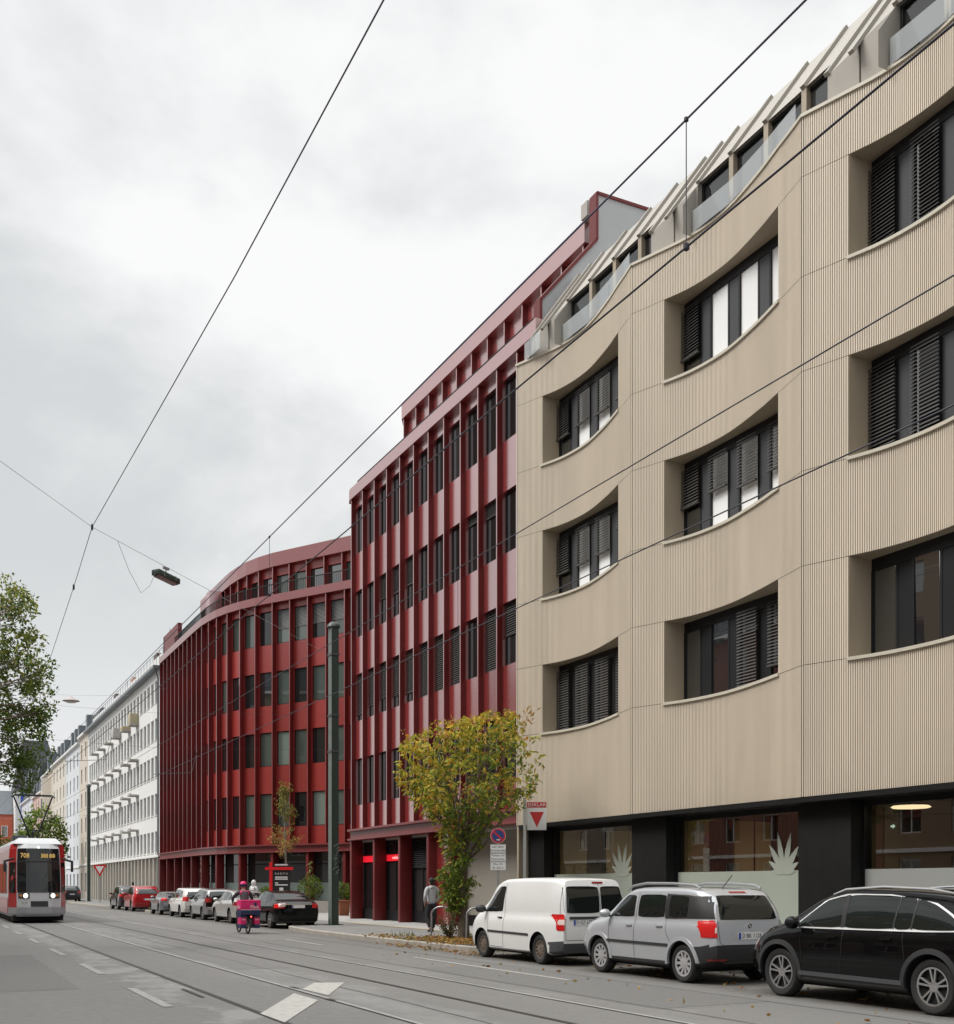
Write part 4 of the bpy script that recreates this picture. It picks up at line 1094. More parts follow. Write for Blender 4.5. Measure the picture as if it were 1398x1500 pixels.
        for xw in s.ax:
            for sg in (1, -1):
                ww = MB(); nn = 20; a0 = math.asin(max(-.9, (s.zb(0) - .04 - s.rt) / s.Ra)); Q = []
                for k in range(nn + 1):
                    a = a0 + (pi - 2 * a0) * k / nn; Q.append((xw + (s.Ra + .004) * cos(a), s.rt + (s.Ra + .004) * sin(a)))
                for k in range(nn): ww.poly([(Q[k][0], sg * s.hw * .93, Q[k][1]), (Q[k+1][0], sg * s.hw * .93, Q[k+1][1]), (Q[k+1][0], sg * s.hw * .5, Q[k+1][1]), (Q[k][0], sg * s.hw * .5, Q[k][1])])
                ww.poly([(x, sg * s.hw * .5, z) for (x, z) in Q])
                ww.build('wheel_housing', mt['void'], s.root, fix=False)
        ub = MB(); ub.box(s.x0 + .5, s.x1 - .5, -s.hw * .75, s.hw * .75, s.zb(0) - .05, s.zb(0) + .02); ub.build('underbody', mt['void'], s.root)
        for xw in s.ax:
            for sg in (1, -1): s.wheel(xw, sg)
    def ray(s, ax, a, b_):
        if ax == 'L': o, d = Vector((a, 3, b_)), Vector((0, -1, 0))
        elif ax == 'R': o, d = Vector((a, -3, b_)), Vector((0, 1, 0))
        elif ax == 'B': o, d = Vector((-6, a, b_)), Vector((1, 0, 0))
        elif ax == 'F': o, d = Vector((6, a, b_)), Vector((-1, 0, 0))
        elif ax == 'T': o, d = Vector((a, b_, 4)), Vector((0, 0, -1))
        h = s.bvh.ray_cast(o, d)
        return h[0], (h[1] if h[1] is not None else -d), d
    def panel(s, name, poly, ax, mat, off=.006, parent=None, rnd_=True, nz=16, nx=14):
        P = chaikin(poly) if rnd_ else poly
        lo, hi = min(p[1] for p in P), max(p[1] for p in P); rows = []
        for i in range(nz + 1):
            z = lo + (hi - lo) * (.5 - .5 * cos(pi * i / nz)); z = min(max(z, lo + 1e-4), hi - 1e-4); xs = []
            for j in range(len(P)):
                (x0, z0), (x1, z1) = P[j], P[(j+1) % len(P)]
                if (z0 - z) * (z1 - z) <= 0 and abs(z1 - z0) > 1e-9: xs.append(x0 + (x1 - x0) * (z - z0) / (z1 - z0))
            if len(xs) < 2: continue
            a, b_ = min(xs), max(xs); r = []
            for k in range(nx + 1):
                x = a + (b_ - a) * k / nx; h, n, d = s.ray(ax, x, z)
                r.append(None if h is None else tuple(h - d * off))
            rows.append(r)
        mb = MB()
        for i in range(len(rows) - 1):
            for k in range(nx):
                q = [rows[i][k], rows[i][k+1], rows[i+1][k+1], rows[i+1][k]]
                if all(p is not None for p in q): mb.add(q, [[0, 1, 2, 3]])
        if not mb.f: return None
        bm = bmesh.new(); bm.from_mesh(mb.mesh('x')); bmesh.ops.remove_doubles(bm, verts=bm.verts, dist=1e-5)
        bmesh.ops.recalc_face_normals(bm, faces=bm.faces)
        me = bpy.data.meshes.new(name); bm.to_mesh(me); bm.free()
        return link_mesh(name, me, mat, parent or s.root, smooth=True)
    def line(s, name, pts, ax, mat, w=.01, off=.004, parent=None, bulge=0):
        mb = MB(); Q = []
        for i in range(len(pts) - 1):
            a, b_ = Vector(pts[i]), Vector(pts[i+1]); n = max(1, int((b_ - a).length / .08))
            for k in range(n): Q.append(a.lerp(b_, k / n))
        Q.append(Vector(pts[-1])); L = []
        for i, p in enumerate(Q):
            t = (Q[min(i+1, len(Q)-1)] - Q[max(i-1, 0)]).normalized(); nn = Vector((-t.y, t.x)) * w / 2
            A = s.ray(ax, *(p + nn)); B = s.ray(ax, *(p - nn))
            L.append(None if A[0] is None or B[0] is None else (tuple(A[0] - A[2] * off), tuple(B[0] - B[2] * off), A[2]))
        for i in range(len(L) - 1):
            if L[i] and L[i+1]:
                if bulge:
                    d = L[i][2] * -bulge
                    q = [Vector(L[i][0]), Vector(L[i][1]), Vector(L[i+1][1]), Vector(L[i+1][0])]
                    mb.hexa([tuple(p - d * .5) for p in q], [tuple(p + d) for p in q])
                else: mb.add([L[i][0], L[i][1], L[i+1][1], L[i+1][0]], [[0, 1, 2, 3]])
        if mb.f: return mb.build(name, mat, parent or s.root, fix=bool(bulge))
    def wheel(s, xw, sg):
        r = s.rt; y = sg * (s.hw - .045); w = .205; st = s.k.get('rim', 'spoke'); rr = r * s.k.get('rimf', .66)
        t = MB(); yo, yi = y, y - sg * w
        pr = [(rr, yo - sg*.012), (rr + .02, yo + sg*.004), (r - .035, yo + sg*.006), (r - .008, yo - sg*.018), (r, yo - sg*.045), (r, yi + sg*.045), (r - .03, yi), (rr, yi)]
        t.lathe(pr, 36, 'y', (xw, 0, r), close=True)
        wl = t.build('wheel', mt['rubber'], s.root, smooth=40)
        d = MB(); d.lathe([(rr, yo - sg*.012), (rr - .012, yo - sg*.02), (rr - .03, yo - sg*.06), (.001, yo - sg*.075)], 32, 'y', (xw, 0, r), caps=False)
        d.build('rim_barrel', mt['void'] if st != 'steel' else mt['steelrim'], wl, smooth=40)
        m = MB(); yf = yo - sg * .012; yh = yo - sg * .03
        def P(ang, rad, yy): return (xw + rad * cos(ang), yy, r + rad * sin(ang))
        def spoke(a, w0, w1, r0, r1, a2=None):
            a2 = a if a2 is None else a2
            q = []
            for (ang, rad, ww, yy) in ((a, r0, w0, yh), (a2, r1, w1, yf)):
                da = ww / rad / 2
                q.append([P(ang - da, rad, yy), P(ang + da, rad, yy), P(ang + da, rad, yy - sg*.03), P(ang - da, rad, yy - sg*.03)])
            m.hexa(q[0], q[1])
        if st == 'spoke':
            for k in range(5):
                a = 2*pi*k/5 + .3
                spoke(a - .20, .026, .026, .05, rr - .01, a - .19); spoke(a + .20, .026, .026, .05, rr - .01, a + .19)
            m.lathe([(rr - .022, yf), (rr, yf + sg*.004), (rr, yf - sg*.02), (rr - .022, yf - sg*.02)], 36, 'y', (xw, 0, r), close=True)
            m.lathe([(.07, yh - sg*.02), (.07, yh), (.03, yh + sg*.008), (.001, yh + sg*.008)], 20, 'y', (xw, 0, r))
            mat = mt['alloy']
        elif st == 'cap':
            for k in range(10): spoke(2*pi*k/10, .05, .048, .07, rr - .02)
            m.lathe([(rr - .03, yf), (rr + .004, yf + sg*.006), (rr + .004, yf - sg*.02), (rr - .03, yf - sg*.02)], 36, 'y', (xw, 0, r), close=True)
            m.lathe([(.105, yh - sg*.02), (.10, yh + sg*.008), (.04, yh + sg*.02), (.001, yh + sg*.02)], 24, 'y', (xw, 0, r))
            mat = mt['hub']
        else:
            for k in range(12): spoke(2*pi*k/12, .03, .045, .1, rr - .015)
            m.lathe([(rr - .02, yf), (rr, yf), (rr, yf - sg*.03), (rr - .02, yf - sg*.03)], 30, 'y', (xw, 0, r), close=True)
            m.lathe([(.13, yh - sg*.01), (.12, yh + sg*.008), (.06, yh + sg*.02), (.001, yh + sg*.02)], 24, 'y', (xw, 0, r))
            mat = mt['steelrim']
        m.build('rim', mat, wl)
    def plate(s, y, z, txt, w=.52, h=.115):
        h0 = s.ray('B', y, z)[0]; x = h0.x - .012
        p = MB().box(x, x + .012, y - w/2, y + w/2, z - h/2, z + h/2).build('number_plate', mt['plate'], s.root)
        MB().box(x - .003, x - .001, y + w/2 - .05, y + w/2 - .003, z - h/2 + .004, z + h/2 - .004).build('blue_band', mt['plate_b'], p)
        if txt: text('characters', txt, .105, mt['ink'], p, (x - .004, y - .02, z), right=(0, -1, 0), width=w * .78)
        return p
    def mirror(s, x, z, mat, sides=(1, -1), k=1.0):
        for sg in sides:
            h = s.ray('L' if sg > 0 else 'R', x, z)[0]; y = abs(h.y)
            m = MB(); m.lathe([(.001, -.075), (.05, -.06), (.085, -.01), (.085, .03), (.05, .055), (.001, .06)], 16, 'x', (0, 0, 0))
            me = m.mesh('mirror'); me.transform(Matrix.Translation((x, sg * (y + .14 * k), z + .03)) @ Matrix.Diagonal((1, 1.35 * k, .95 * k, 1)))
            o = link_mesh('mirror', me, mat, s.root, smooth=True)
            MB().box(x - .03, x + .03, sg * (y - .02), sg * (y + .1), z - .035, z - .005).build('arm', mt['plastic'], o)
    def handle(s, x, z, mat, ax='L'):
        h = s.ray(ax, x, z)[0]; sg = 1 if ax == 'L' else -1
        MB().box(x - .095, x + .095, h.y + sg*.004, h.y + sg*.034, z - .014, z + .014).build('door_handle', mat, s.root, bevel=.008)
    def arch(s, mat, w=.05, out=.018, a0=-12, a1=192):
        for xw in s.ax:
            for sg, ax in ((1, 'L'), (-1, 'R')):
                mb = MB(); n = 26; prev = None
                for i in range(n + 1):
                    a = R(a0 + (a1 - a0) * i / n); q = []
                    for rad in (s.Ra - .006, s.Ra + w):
                        x, z = xw + rad * cos(a), s.rt + rad * sin(a)
                        h = s.ray(ax, x, z)[0]
                        if h is None: q = None; break
                        q += [Vector((x, h.y - sg*.03, z)), Vector((x, h.y + sg * (out if rad < s.Ra + .01 else out*.6), z))]
                    if q and prev: mb.hexa([prev[0], prev[2], prev[3], prev[1]], [q[0], q[2], q[3], q[1]])
                    prev = q
                mb.build('wheel_arch', mat, s.root, smooth=40)

def paint(name, c, rough=.28, metal=0.0, coat=1.0): return M(name, c, rough, metal, spec=.25, coat=coat, coatr=.03, noise=.03, nscale=1.5)
P_white = M('white_car_paint', (.74, .74, .73), .35, coat=.5, noise=.03, nscale=1.2); P_silver = paint('silver_car_paint', (.46, .475, .50), .33, .3)
P_black = sheen(M('black_car_paint', (.003, .003, .0035), .5, spec=.02, coat=1.0, coatr=.012), 1.36)
Pl, Cg = mt['plastic'], mt['carglass']
both = (('L', 1), ('R', -1))
CX_ = 12.58
# ---- white delivery van
c = Car('delivery_van', 'white panel delivery van with black side strip and two rear doors', 'van', (CX_ + .02, 22.03, 0), P_white, hw=.897, x0=-2.2, x1=2.21, ax=(1.34, -1.34), rt=.318, rim='steel', rimf=.62,
        zt=[(-2.2, 1.79), (-1.9, 1.825), (-.6, 1.85), (.3, 1.835), (.75, 1.74), (1.1, 1.50), (1.5, 1.19), (1.68, 1.08), (1.95, .97), (2.12, .83), (2.21, .70)],
        zs=[(-2.2, 1.04), (.8, 1.03), (1.45, 1.02), (1.8, .93), (2.05, .80), (2.21, .66)], wt=[(-2.2, .86), (.4, .84), (1.2, .80), (1.6, .86), (2.2, .80)], zb=[(-2.2, .27), (-1.6, .22), (1.6, .22), (2.2, .26)],
        xr=[(.25, -2.12), (.5, -2.2), (1.0, -2.19), (1.5, -2.14), (1.82, -2.02)], xf=[(.25, 2.1), (.5, 2.21), (.72, 2.17), (1.2, 2.1)], cr=.14,
        split=[('bumper', mt['greyplastic'], lambda x, y, z: x < -1.78 and z < .50), ('bumper|f', mt['greyplastic'], lambda x, y, z: x > 1.86 and z < .52)])
for ax, sg in both:
    c.panel('side_window', [(1.30, 1.075), (.36, 1.09), (.28, 1.66), (.60, 1.655), (.9, 1.46)], ax, Cg)
    c.line('trim_strip', [(1.0, .64), (-.92, .62)], ax, Pl, .045, .004, bulge=.012)
    c.line('door_seam', [(.28, 1.72), (.24, 1.0), (.26, .30)], ax, mt['ink'], .009); c.line('door_seam', [(1.02, 1.0), (.98, .6), (.93, .30), (.26, .29)], ax, mt['ink'], .008)
    c.line('panel_seam', [(-2.06, 1.80), (-2.07, 1.05)], ax, mt['ink'], .008)
    c.panel('tail_lamp', [(-2.19, .74), (-2.03, .74), (-2.02, 1.08), (-2.185, 1.08)], ax, mt['tail'], .008)
    c.handle(.42, .96, Pl, ax)
for y0, y1 in ((.74, -.12), (-.16, -.72)): c.panel('rear_window', [(y0, 1.10), (y1, 1.10), (y1 * .97 if y1 < -.5 else y1, 1.66), (y0 * .97 if y0 > .5 else y0, 1.66)], 'B', Cg, .008)
for sg in (1, -1):
    c.panel('tail_lamp', [(sg*.74, .74), (sg*.84, .74), (sg*.84, 1.08), (sg*.74, 1.08)], 'B', mt['tail'], .014, rnd_=False); c.panel('reversing_lamp', [(sg*.75, .86), (sg*.83, .86), (sg*.83, .97), (sg*.75, .97)], 'B', mt['tail_w'], .022, rnd_=False)
c.line('door_seam', [(-.14, 1.74), (-.14, .52)], 'B', mt['ink'], .010); c.line('door_seam', [(.715, 1.02), (.715, .54), (-.715, .54), (-.715, 1.02)], 'B', mt['ink'], .009)
c.line('handle_bar', [(.62, 1.0), (-.10, 1.0)], 'B', Pl, .055, .004, bulge=.02); c.plate(.27, .905, 'D·GZ 6771')
c.panel('brake_lamp', [(-.0, 1.715), (-.26, 1.715), (-.26, 1.755), (-.0, 1.755)], 'B', mt['tail_dim'], .012, rnd_=False)
h = c.ray('B', -.42, .92)[0]
e = MB(); e.lathe([(.066, h.x - .012), (.066, h.x), (.054, h.x - .001), (.054, h.x - .012)], 24, 'x', (0, -.42, .92), close=True); em = e.build('emblem', mt['chrome'], c.root)
MB().lathe([(.054, h.x - .004), (.0, h.x - .004)], 20, 'x', (0, -.42, .92)).build('emblem_ground', mt['plastic'], em)
e = MB()
for (a, b_) in (((-.032, .042), (0, -.002)), ((.032, .042), (0, -.002)), ((-.044, .02), (-.02, -.044)), ((-.02, -.044), (0, -.004)), ((0, -.004), (.02, -.044)), ((.02, -.044), (.044, .02))):
    e.bar((h.x - .009, -.42 + a[0], .92 + a[1]), (h.x - .009, -.42 + b_[0], .92 + b_[1]), .010, .006, up=(1, 0, 0))
e.build('emblem_letters', mt['chrome'], em)
c.mirror(1.18, 1.11, Pl, k=1.15); c.panel('windscreen', [(1.12, .62), (1.58, .70), (1.58, -.70), (1.12, -.62), (.86, -.55), (.86, .55)], 'T', Cg, .006)
for sg in (1, -1): c.panel('headlamp', [(sg*.45, .66), (sg*.76, .68), (sg*.76, .84), (sg*.5, .80)], 'F', mt['tail_w'], .006)
# ---- silver compact SUV
c = Car('compact_suv', 'silver compact SUV with black roof rails and red tail lamps', 'car', (CX_, 16.98, 0), P_silver, hw=.897, x0=-2.08, x1=2.16, ax=(1.31, -1.31), rt=.335, rim='cap', rimf=.66,
        zt=[(-2.08, 1.52), (-1.8, 1.60), (-1.0, 1.655), (0, 1.66), (.35, 1.63), (.62, 1.53), (.95, 1.32), (1.25, 1.13), (1.4, 1.09), (1.8, 1.03), (2.05, .90), (2.16, .76)],
        zs=[(-2.08, 1.08), (-1, 1.075), (.9, 1.05), (1.3, 1.02), (1.8, .95), (2.05, .83), (2.16, .70)], wt=[(-2.08, .82), (-1, .83), (.4, .81), (1.0, .84), (1.4, .86), (2.1, .80)], zb=[(-2.08, .40), (-1.75, .27), (-1.3, .25), (1.5, .25), (2.1, .3)],
        xr=[(.3, -1.9), (.42, -2.04), (.62, -2.08), (.78, -2.06), (1.05, -2.02), (1.3, -1.93), (1.56, -1.76)], xf=[(.3, 2.0), (.55, 2.16), (.75, 2.12), (1.1, 2.0)], cr=.19,
        split=[('bumper', Pl, lambda x, y, z: x < -1.62 and .33 < z < .66), ('bumper|f', Pl, lambda x, y, z: x > 1.8 and z < .5), ('lower_cladding', Pl, lambda x, y, z: z < .37)])
for ax, sg in both:
    c.panel('side_window', [(1.02, 1.10), (.17, 1.105), (.20, 1.50), (.50, 1.505), (.8, 1.32)], ax, Cg)
    c.panel('side_window', [(.06, 1.105), (-.76, 1.115), (-.74, 1.515), (.08, 1.515)], ax, Cg)
    c.panel('side_window', [(-.78, 1.10), (-1.99, 1.115), (-1.83, 1.50), (-.75, 1.53)], ax, mt['ink'], .010, rnd_=False)
    c.panel('side_window', [(-.90, 1.125), (-1.42, 1.135), (-1.40, 1.49), (-.87, 1.51)], ax, Cg, .014)
    c.line('trim_strip', [(1.0, .645), (-.93, .635)], ax, Pl, .05, .003, bulge=.012)
    c.line('door_seam', [(.12, 1.54), (.12, .9), (.10, .38)], ax, mt['ink'], .009); c.line('door_seam', [(.98, 1.05), (.92, .6), (.88, .38)], ax, mt['ink'], .008)
    c.line('door_seam', [(-.82, 1.08), (-.86, .88), (-.98, .70)], ax, mt['ink'], .008)
    c.panel('tail_lamp', [(-2.06, .80), (-1.90, .80), (-1.76, .95), (-1.70, 1.085), (-2.05, 1.095)], ax, mt['tail'], .012)
    c.handle(.28, .955, P_silver, ax); c.handle(-.66, .965, P_silver, ax)
c.panel('rear_window', [(.83, 1.10), (-.83, 1.10), (-.73, 1.51), (.73, 1.51)], 'B', Cg, .008)
for sg in (1, -1):
    c.panel('tail_lamp', [(sg*.70, .80), (sg*.86, .80), (sg*.86, 1.08), (sg*.70, 1.08)], 'B', mt['tail'], .010, rnd_=False); c.panel('reversing_lamp', [(sg*.71, .88), (sg*.80, .88), (sg*.80, .97), (sg*.71, .97)], 'B', mt['tail_w'], .014, rnd_=False)
    c.panel('reflector', [(sg*.50, .405), (sg*.8, .405), (sg*.8, .44), (sg*.50, .44)], 'B', mt['tail_dim'], .008, rnd_=False)
    r_ = MB(); r_.tube([(.62, sg*.66, 1.585), (.45, sg*.67, 1.665), (0, sg*.675, 1.715), (-.8, sg*.67, 1.71), (-1.4, sg*.66, 1.68), (-1.55, sg*.655, 1.63)], [.018, .024, .026, .026, .024, .018], 8); r_.build('roof_rail', mt['steel'], c.root, smooth=True)
c.line('tailgate_seam', [(.665, 1.08), (.655, .72), (.6, .675), (-.6, .675), (-.655, .72), (-.665, 1.08)], 'B', mt['ink'], .009)
c.panel('brake_lamp', [(.18, 1.545), (-.18, 1.545), (-.18, 1.575), (.18, 1.575)], 'B', mt['tail_dim'], .010, rnd_=False)
c.panel('plate_recess', [(.40, .76), (-.40, .76), (-.36, .90), (.36, .90)], 'B', mt['hub'], .004); c.plate(0, .825, 'D·BK 1128')
c.panel('skid_plate', [(.5, .345), (-.5, .345), (-.42, .40), (.42, .40)], 'B', mt['steel'], .012)
h = c.ray('B', 0, .99)[0]; e = MB(); e.lathe([(.05, h.x - .012), (.05, h.x), (.04, h.x), (.04, h.x - .012)], 24, 'x', (0, 0, .99), close=True); em = e.build('emblem', mt['chrome'], c.root)
MB().lathe([(.04, h.x - .006), (.0, h.x - .006)], 20, 'x', (0, 0, .99)).build('emblem_ground', mt['green'], em)
MB().bar((h.x - .01, -.02, .965), (h.x - .01, .015, 1.015), .022, .006, up=(1, 0, 0)).build('emblem_arrow', mt['chrome'], em)
MB().tube([(-1.45, .12, 1.62), (-1.72, .12, 1.85)], .008, 6).build('aerial', Pl, c.root)
c.mirror(.98, 1.12, P_silver); c.arch(P_silver, .06, .02)
c.panel('windscreen', [(.75, .60), (1.2, .68), (1.2, -.68), (.75, -.60), (.60, -.56), (.60, .56)], 'T', Cg, .006)
# ---- black SUV
c = Car('suv', 'glossy black SUV with chrome window line and five-spoke wheels', 'car', (12.55, 11.72, 0), P_black, hw=.945, x0=-2.42, x1=2.30, ax=(1.42, -1.42), rt=.372, rim='spoke', rimf=.68, Ra=.43,
        zt=[(-2.42, 1.30), (-2.15, 1.45), (-1.6, 1.57), (-.8, 1.63), (0, 1.645), (.35, 1.61), (.7, 1.52), (1.1, 1.32), (1.45, 1.13), (1.6, 1.09), (1.95, 1.02), (2.18, .90), (2.30, .74)],
        zs=[(-2.42, 1.09), (-1, 1.085), (.9, 1.05), (1.3, 1.02), (1.8, .94), (2.12, .82), (2.3, .68)], wt=[(-2.42, .70), (-1, .75), (.4, .74), (1.0, .80), (1.5, .86), (2.2, .78)], zb=[(-2.4, .33), (-1.8, .26), (1.6, .25), (2.3, .3)],
        xr=[(.3, -2.3), (.55, -2.42), (.9, -2.38), (1.1, -2.34), (1.5, -1.95)], xf=[(.3, 2.15), (.55, 2.30), (.75, 2.26), (1.1, 2.1)], cr=.14, cf=.26,
        split=[('lower_cladding', Pl, lambda x, y, z: z < .36)])
for ax, sg in both:
    c.panel('window_line', [(1.20, 1.045), (-1.93, 1.075), (-1.74, 1.27), (-1.36, 1.455), (-.6, 1.558), (.22, 1.563), (.64, 1.475)], ax, mt['trim'], .007)
    c.panel('side_window', [(1.13, 1.075), (.16, 1.08), (.2, 1.545), (.62, 1.46)], ax, Cg, .014)
    c.panel('side_window', [(.14, 1.08), (-.76, 1.09), (-.77, 1.54), (.19, 1.547)], ax, Cg, .014)
    c.panel('side_window', [(-.77, 1.09), (-1.06, 1.095), (-1.05, 1.51), (-.78, 1.54)], ax, Cg, .014)
    c.panel('side_window', [(-1.07, 1.095), (-1.86, 1.105), (-1.69, 1.27), (-1.36, 1.43), (-1.07, 1.51)], ax, Cg, .014)
    for p in ([(.15, 1.09), (.20, 1.54)], [(-.76, 1.1), (-.78, 1.53)], [(-1.07, 1.1), (-1.065, 1.5)]): c.line('pillar', p, ax, mt['ink'], .085 if p[0][0] > 0 else .03, .0175)
    c.line('door_seam', [(.13, 1.06), (.13, .8), (.15, .38)], ax, mt['ink'], .009); c.line('door_seam', [(-.93, 1.07), (-.98, .85), (-1.0, .7)], ax, mt['ink'], .008)
    c.line('door_seam', [(.98, 1.04), (.95, .8), (.88, .38)], ax, mt['ink'], .008)
    c.handle(.32, .945, P_black, ax); c.handle(-.68, .955, P_black, ax)
    c.line('side_sill', [(.98, .395), (-.96, .385)], ax, mt['greyplastic'], .06, .004, bulge=.02)
    r_ = MB(); r_.tube([(.55, sg*.66, 1.545), (.3, sg*.665, 1.62), (-.4, sg*.665, 1.66), (-1.2, sg*.65, 1.63), (-1.6, sg*.63, 1.57)], [.014, .018, .02, .02, .014], 8); r_.build('roof_rail', mt['chrome'], c.root, smooth=True)
c.arch(mt['plastic'], .065, .022); c.mirror(1.02, 1.10, P_black, k=1.15)
c.panel('windscreen', [(.9, .62), (1.42, .74), (1.42, -.74), (.9, -.62), (.62, -.55), (.62, .55)], 'T', Cg, .006); c.panel('rear_window', [(.62, 1.12), (-.62, 1.12), (-.52, 1.38), (.52, 1.38)], 'B', Cg, .008); c.plate(0, .8, '')
for sg in (1, -1): c.panel('tail_lamp', [(sg*.45, .93), (sg*.88, .93), (sg*.88, 1.05), (sg*.45, 1.05)], 'B', mt['tail'], .01, rnd_=False); c.panel('headlamp', [(sg*.5, .72), (sg*.84, .74), (sg*.84, .86), (sg*.55, .83)], 'F', mt['tail_w'], .006)
# ---- cars parked further up
GR = 'cars parked along the kerb in front of the red wing'
def simple(name, label, cat, X, Y, col, kind, **o):
    base = dict(sedan=dict(hw=.90, x0=-2.35, x1=2.38, ax=(1.38, -1.38), rt=.325,
          zt=[(-2.35, .97), (-2.15, 1.06), (-1.75, 1.10), (-1.35, 1.24), (-.9, 1.40), (-.3, 1.465), (.2, 1.46), (.55, 1.38), (.95, 1.20), (1.3, 1.03), (1.5, .99), (2.0, .89), (2.25, .78), (2.38, .62)],
          zs=[(-2.35, .93), (-1.6, 1.0), (-.8, .99), (.9, .96), (1.4, .93), (2.0, .82), (2.38, .58)], wt=[(-2.35, .86), (-1.7, .84), (-.9, .74), (.3, .72), (1.0, .78), (1.5, .86), (2.3, .8)],
          xr=[(.25, -2.26), (.5, -2.35), (.9, -2.33), (1.1, -2.3)], xf=[(.25, 2.28), (.5, 2.38), (.8, 2.3)], cr=.16, cf=.26, win=[(1.0, .99), (-1.35, 1.03), (-.95, 1.33), (-.3, 1.40), (.35, 1.39)], rw=(1.125, 1.36, .66), tz=(.80, .97), pz=.86),
        hatch=dict(hw=.87, x0=-1.95, x1=2.0, ax=(1.22, -1.22), rt=.315,
          zt=[(-1.95, 1.36), (-1.7, 1.46), (-.8, 1.52), (0, 1.53), (.35, 1.47), (.7, 1.32), (1.1, 1.10), (1.3, 1.03), (1.7, .93), (1.9, .82), (2.0, .68)],
          zs=[(-1.95, .99), (0, .98), (.9, .96), (1.5, .9), (2.0, .62)], wt=[(-1.95, .78), (-1, .80), (.3, .78), (.9, .83), (1.3, .87), (2, .8)],
          xr=[(.3, -1.88), (.5, -1.95), (.95, -1.9), (1.1, -1.86), (1.45, -1.62)], xf=[(.25, 1.9), (.5, 2.0), (.8, 1.92)], cr=.14, cf=.26, win=[(.95, 1.01), (-1.55, 1.03), (-1.45, 1.38), (-.6, 1.44), (.2, 1.43), (.5, 1.34)], rw=(1.04, 1.34, .66), tz=(.86, 1.08), pz=.72),
        suv=dict(hw=.92, x0=-2.28, x1=2.3, ax=(1.38, -1.38), rt=.36,
          zt=[(-2.28, 1.40), (-2.0, 1.54), (-1.2, 1.64), (0, 1.66), (.35, 1.60), (.7, 1.48), (1.2, 1.17), (1.4, 1.10), (1.9, 1.0), (2.2, .85), (2.3, .7)],
          zs=[(-2.28, 1.06), (0, 1.04), (.9, 1.02), (1.5, .97), (2.3, .66)], wt=[(-2.28, .74), (-1, .77), (.3, .76), (1, .82), (1.4, .86), (2.2, .8)],
          xr=[(.3, -2.18), (.55, -2.28), (1.0, -2.22), (1.15, -2.18), (1.5, -1.85)], xf=[(.3, 2.18), (.55, 2.3), (.9, 2.2)], cr=.15, cf=.26, win=[(1.05, 1.07), (-1.85, 1.10), (-1.6, 1.42), (-.6, 1.55), (.2, 1.55), (.5, 1.47)], rw=(1.12, 1.44, .66), tz=(.9, 1.06), pz=.78))[kind]
    k = dict(base); k.update(o); w = k.pop('win'); rw = k.pop('rw'); tz = k.pop('tz'); pz = k.pop('pz'); pt = k.pop('pt', '')
    roofm = k.pop('roofm', None); tl = k.pop('tl', mt['tail']); tx = k.pop('tx', .55); pill = k.pop('pillars', (.05, -.85)); rearm = k.pop('rearm', None)
    sp = [('lower_trim', Pl, lambda x, y, z: z < .30)]
    if roofm: sp.append(('soft_top', roofm, lambda x, y, z: z > 1.0 and -1.75 < x < .62))
    if rearm: sp.append(('tailgate', rearm, lambda x, y, z: x < -1.66 and .62 < z and y < .80))
    c = Car(name, label, cat, (X, Y, 0), col, split=sp, rim='spoke', group=None, **k)
    for ax, sg in both:
        c.panel('side_window', w, ax, Cg, .006)
        for px in pill: c.line('pillar', [(px, w[0][1] + .01), (px + .02, w[-2][1] - .01)], ax, col if kind != 'suv' else mt['ink'], .07, .010)
        xr_ = k['x0']; c.panel('tail_lamp', [(xr_ + .06, tz[0]), (xr_ + .20, tz[0]), (xr_ + .36, tz[1]), (xr_ + .06, tz[1])], ax, tl, .009)
        c.line('door_seam', [(.05, w[0][1]), (.05, .35)], ax, mt['ink'], .012); c.line('door_seam', [(-.9, w[0][1]), (-.98, .6)], ax, mt['ink'], .012); c.handle(.2, w[0][1] - .12, col, ax)
    c.panel('rear_window', [(rw[2] * 1.08, rw[0]), (-rw[2] * 1.08, rw[0]), (-rw[2] * .88, rw[1]), (rw[2] * .88, rw[1])], 'B', Cg, .008)
    for sg in (1, -1): c.panel('tail_lamp', [(sg*tx, tz[0]), (sg*k['hw']*.97, tz[0]), (sg*k['hw']*.97, tz[1]), (sg*tx, tz[1])], 'B', tl, .011, rnd_=False)
    c.plate(0, pz, pt); c.line('bumper_seam', [(.8, .58), (-.8, .58)], 'B', mt['ink'], .012)
    c.mirror(w[0][0] - .06, w[0][1] + .02, col if kind != 'hatch' else Pl)
    c.panel('windscreen', [(.62, .55), (1.12, .66), (1.12, -.66), (.62, -.55), (.45, -.5), (.45, .5)], 'T', Cg, .006)
    return c
c = simple('parked_car', 'black saloon with chrome boot strip parked last in the row by the kerb corner', 'car', 13.0, 44.0, P_black, 'sedan', hw=.915, pt='')
c.line('boot_strip', [(.62, .945), (-.62, .945)], 'B', mt['chrome'], .035, .006)
c.panel('tail_glow', [(.5, .99), (.86, .97), (.86, .84), (.5, .86)], 'B', mt['tail_w'], .014)
simple('parked_car', 'silver saloon parked right in front of the black saloon', 'car', 12.98, 50.2, paint('pale_silver_paint', (.52, .51, .48), .35, .5), 'sedan', tl=mt['tail_dim'])
simple('parked_car', 'small grey hatchback with black tailgate parked ahead of the silver saloon', 'car', 12.95, 55.4, paint('dark_silver_paint', (.30, .30, .30), .35, .5), 'hatch', rearm=P_black, tl=mt['tail_dim'])
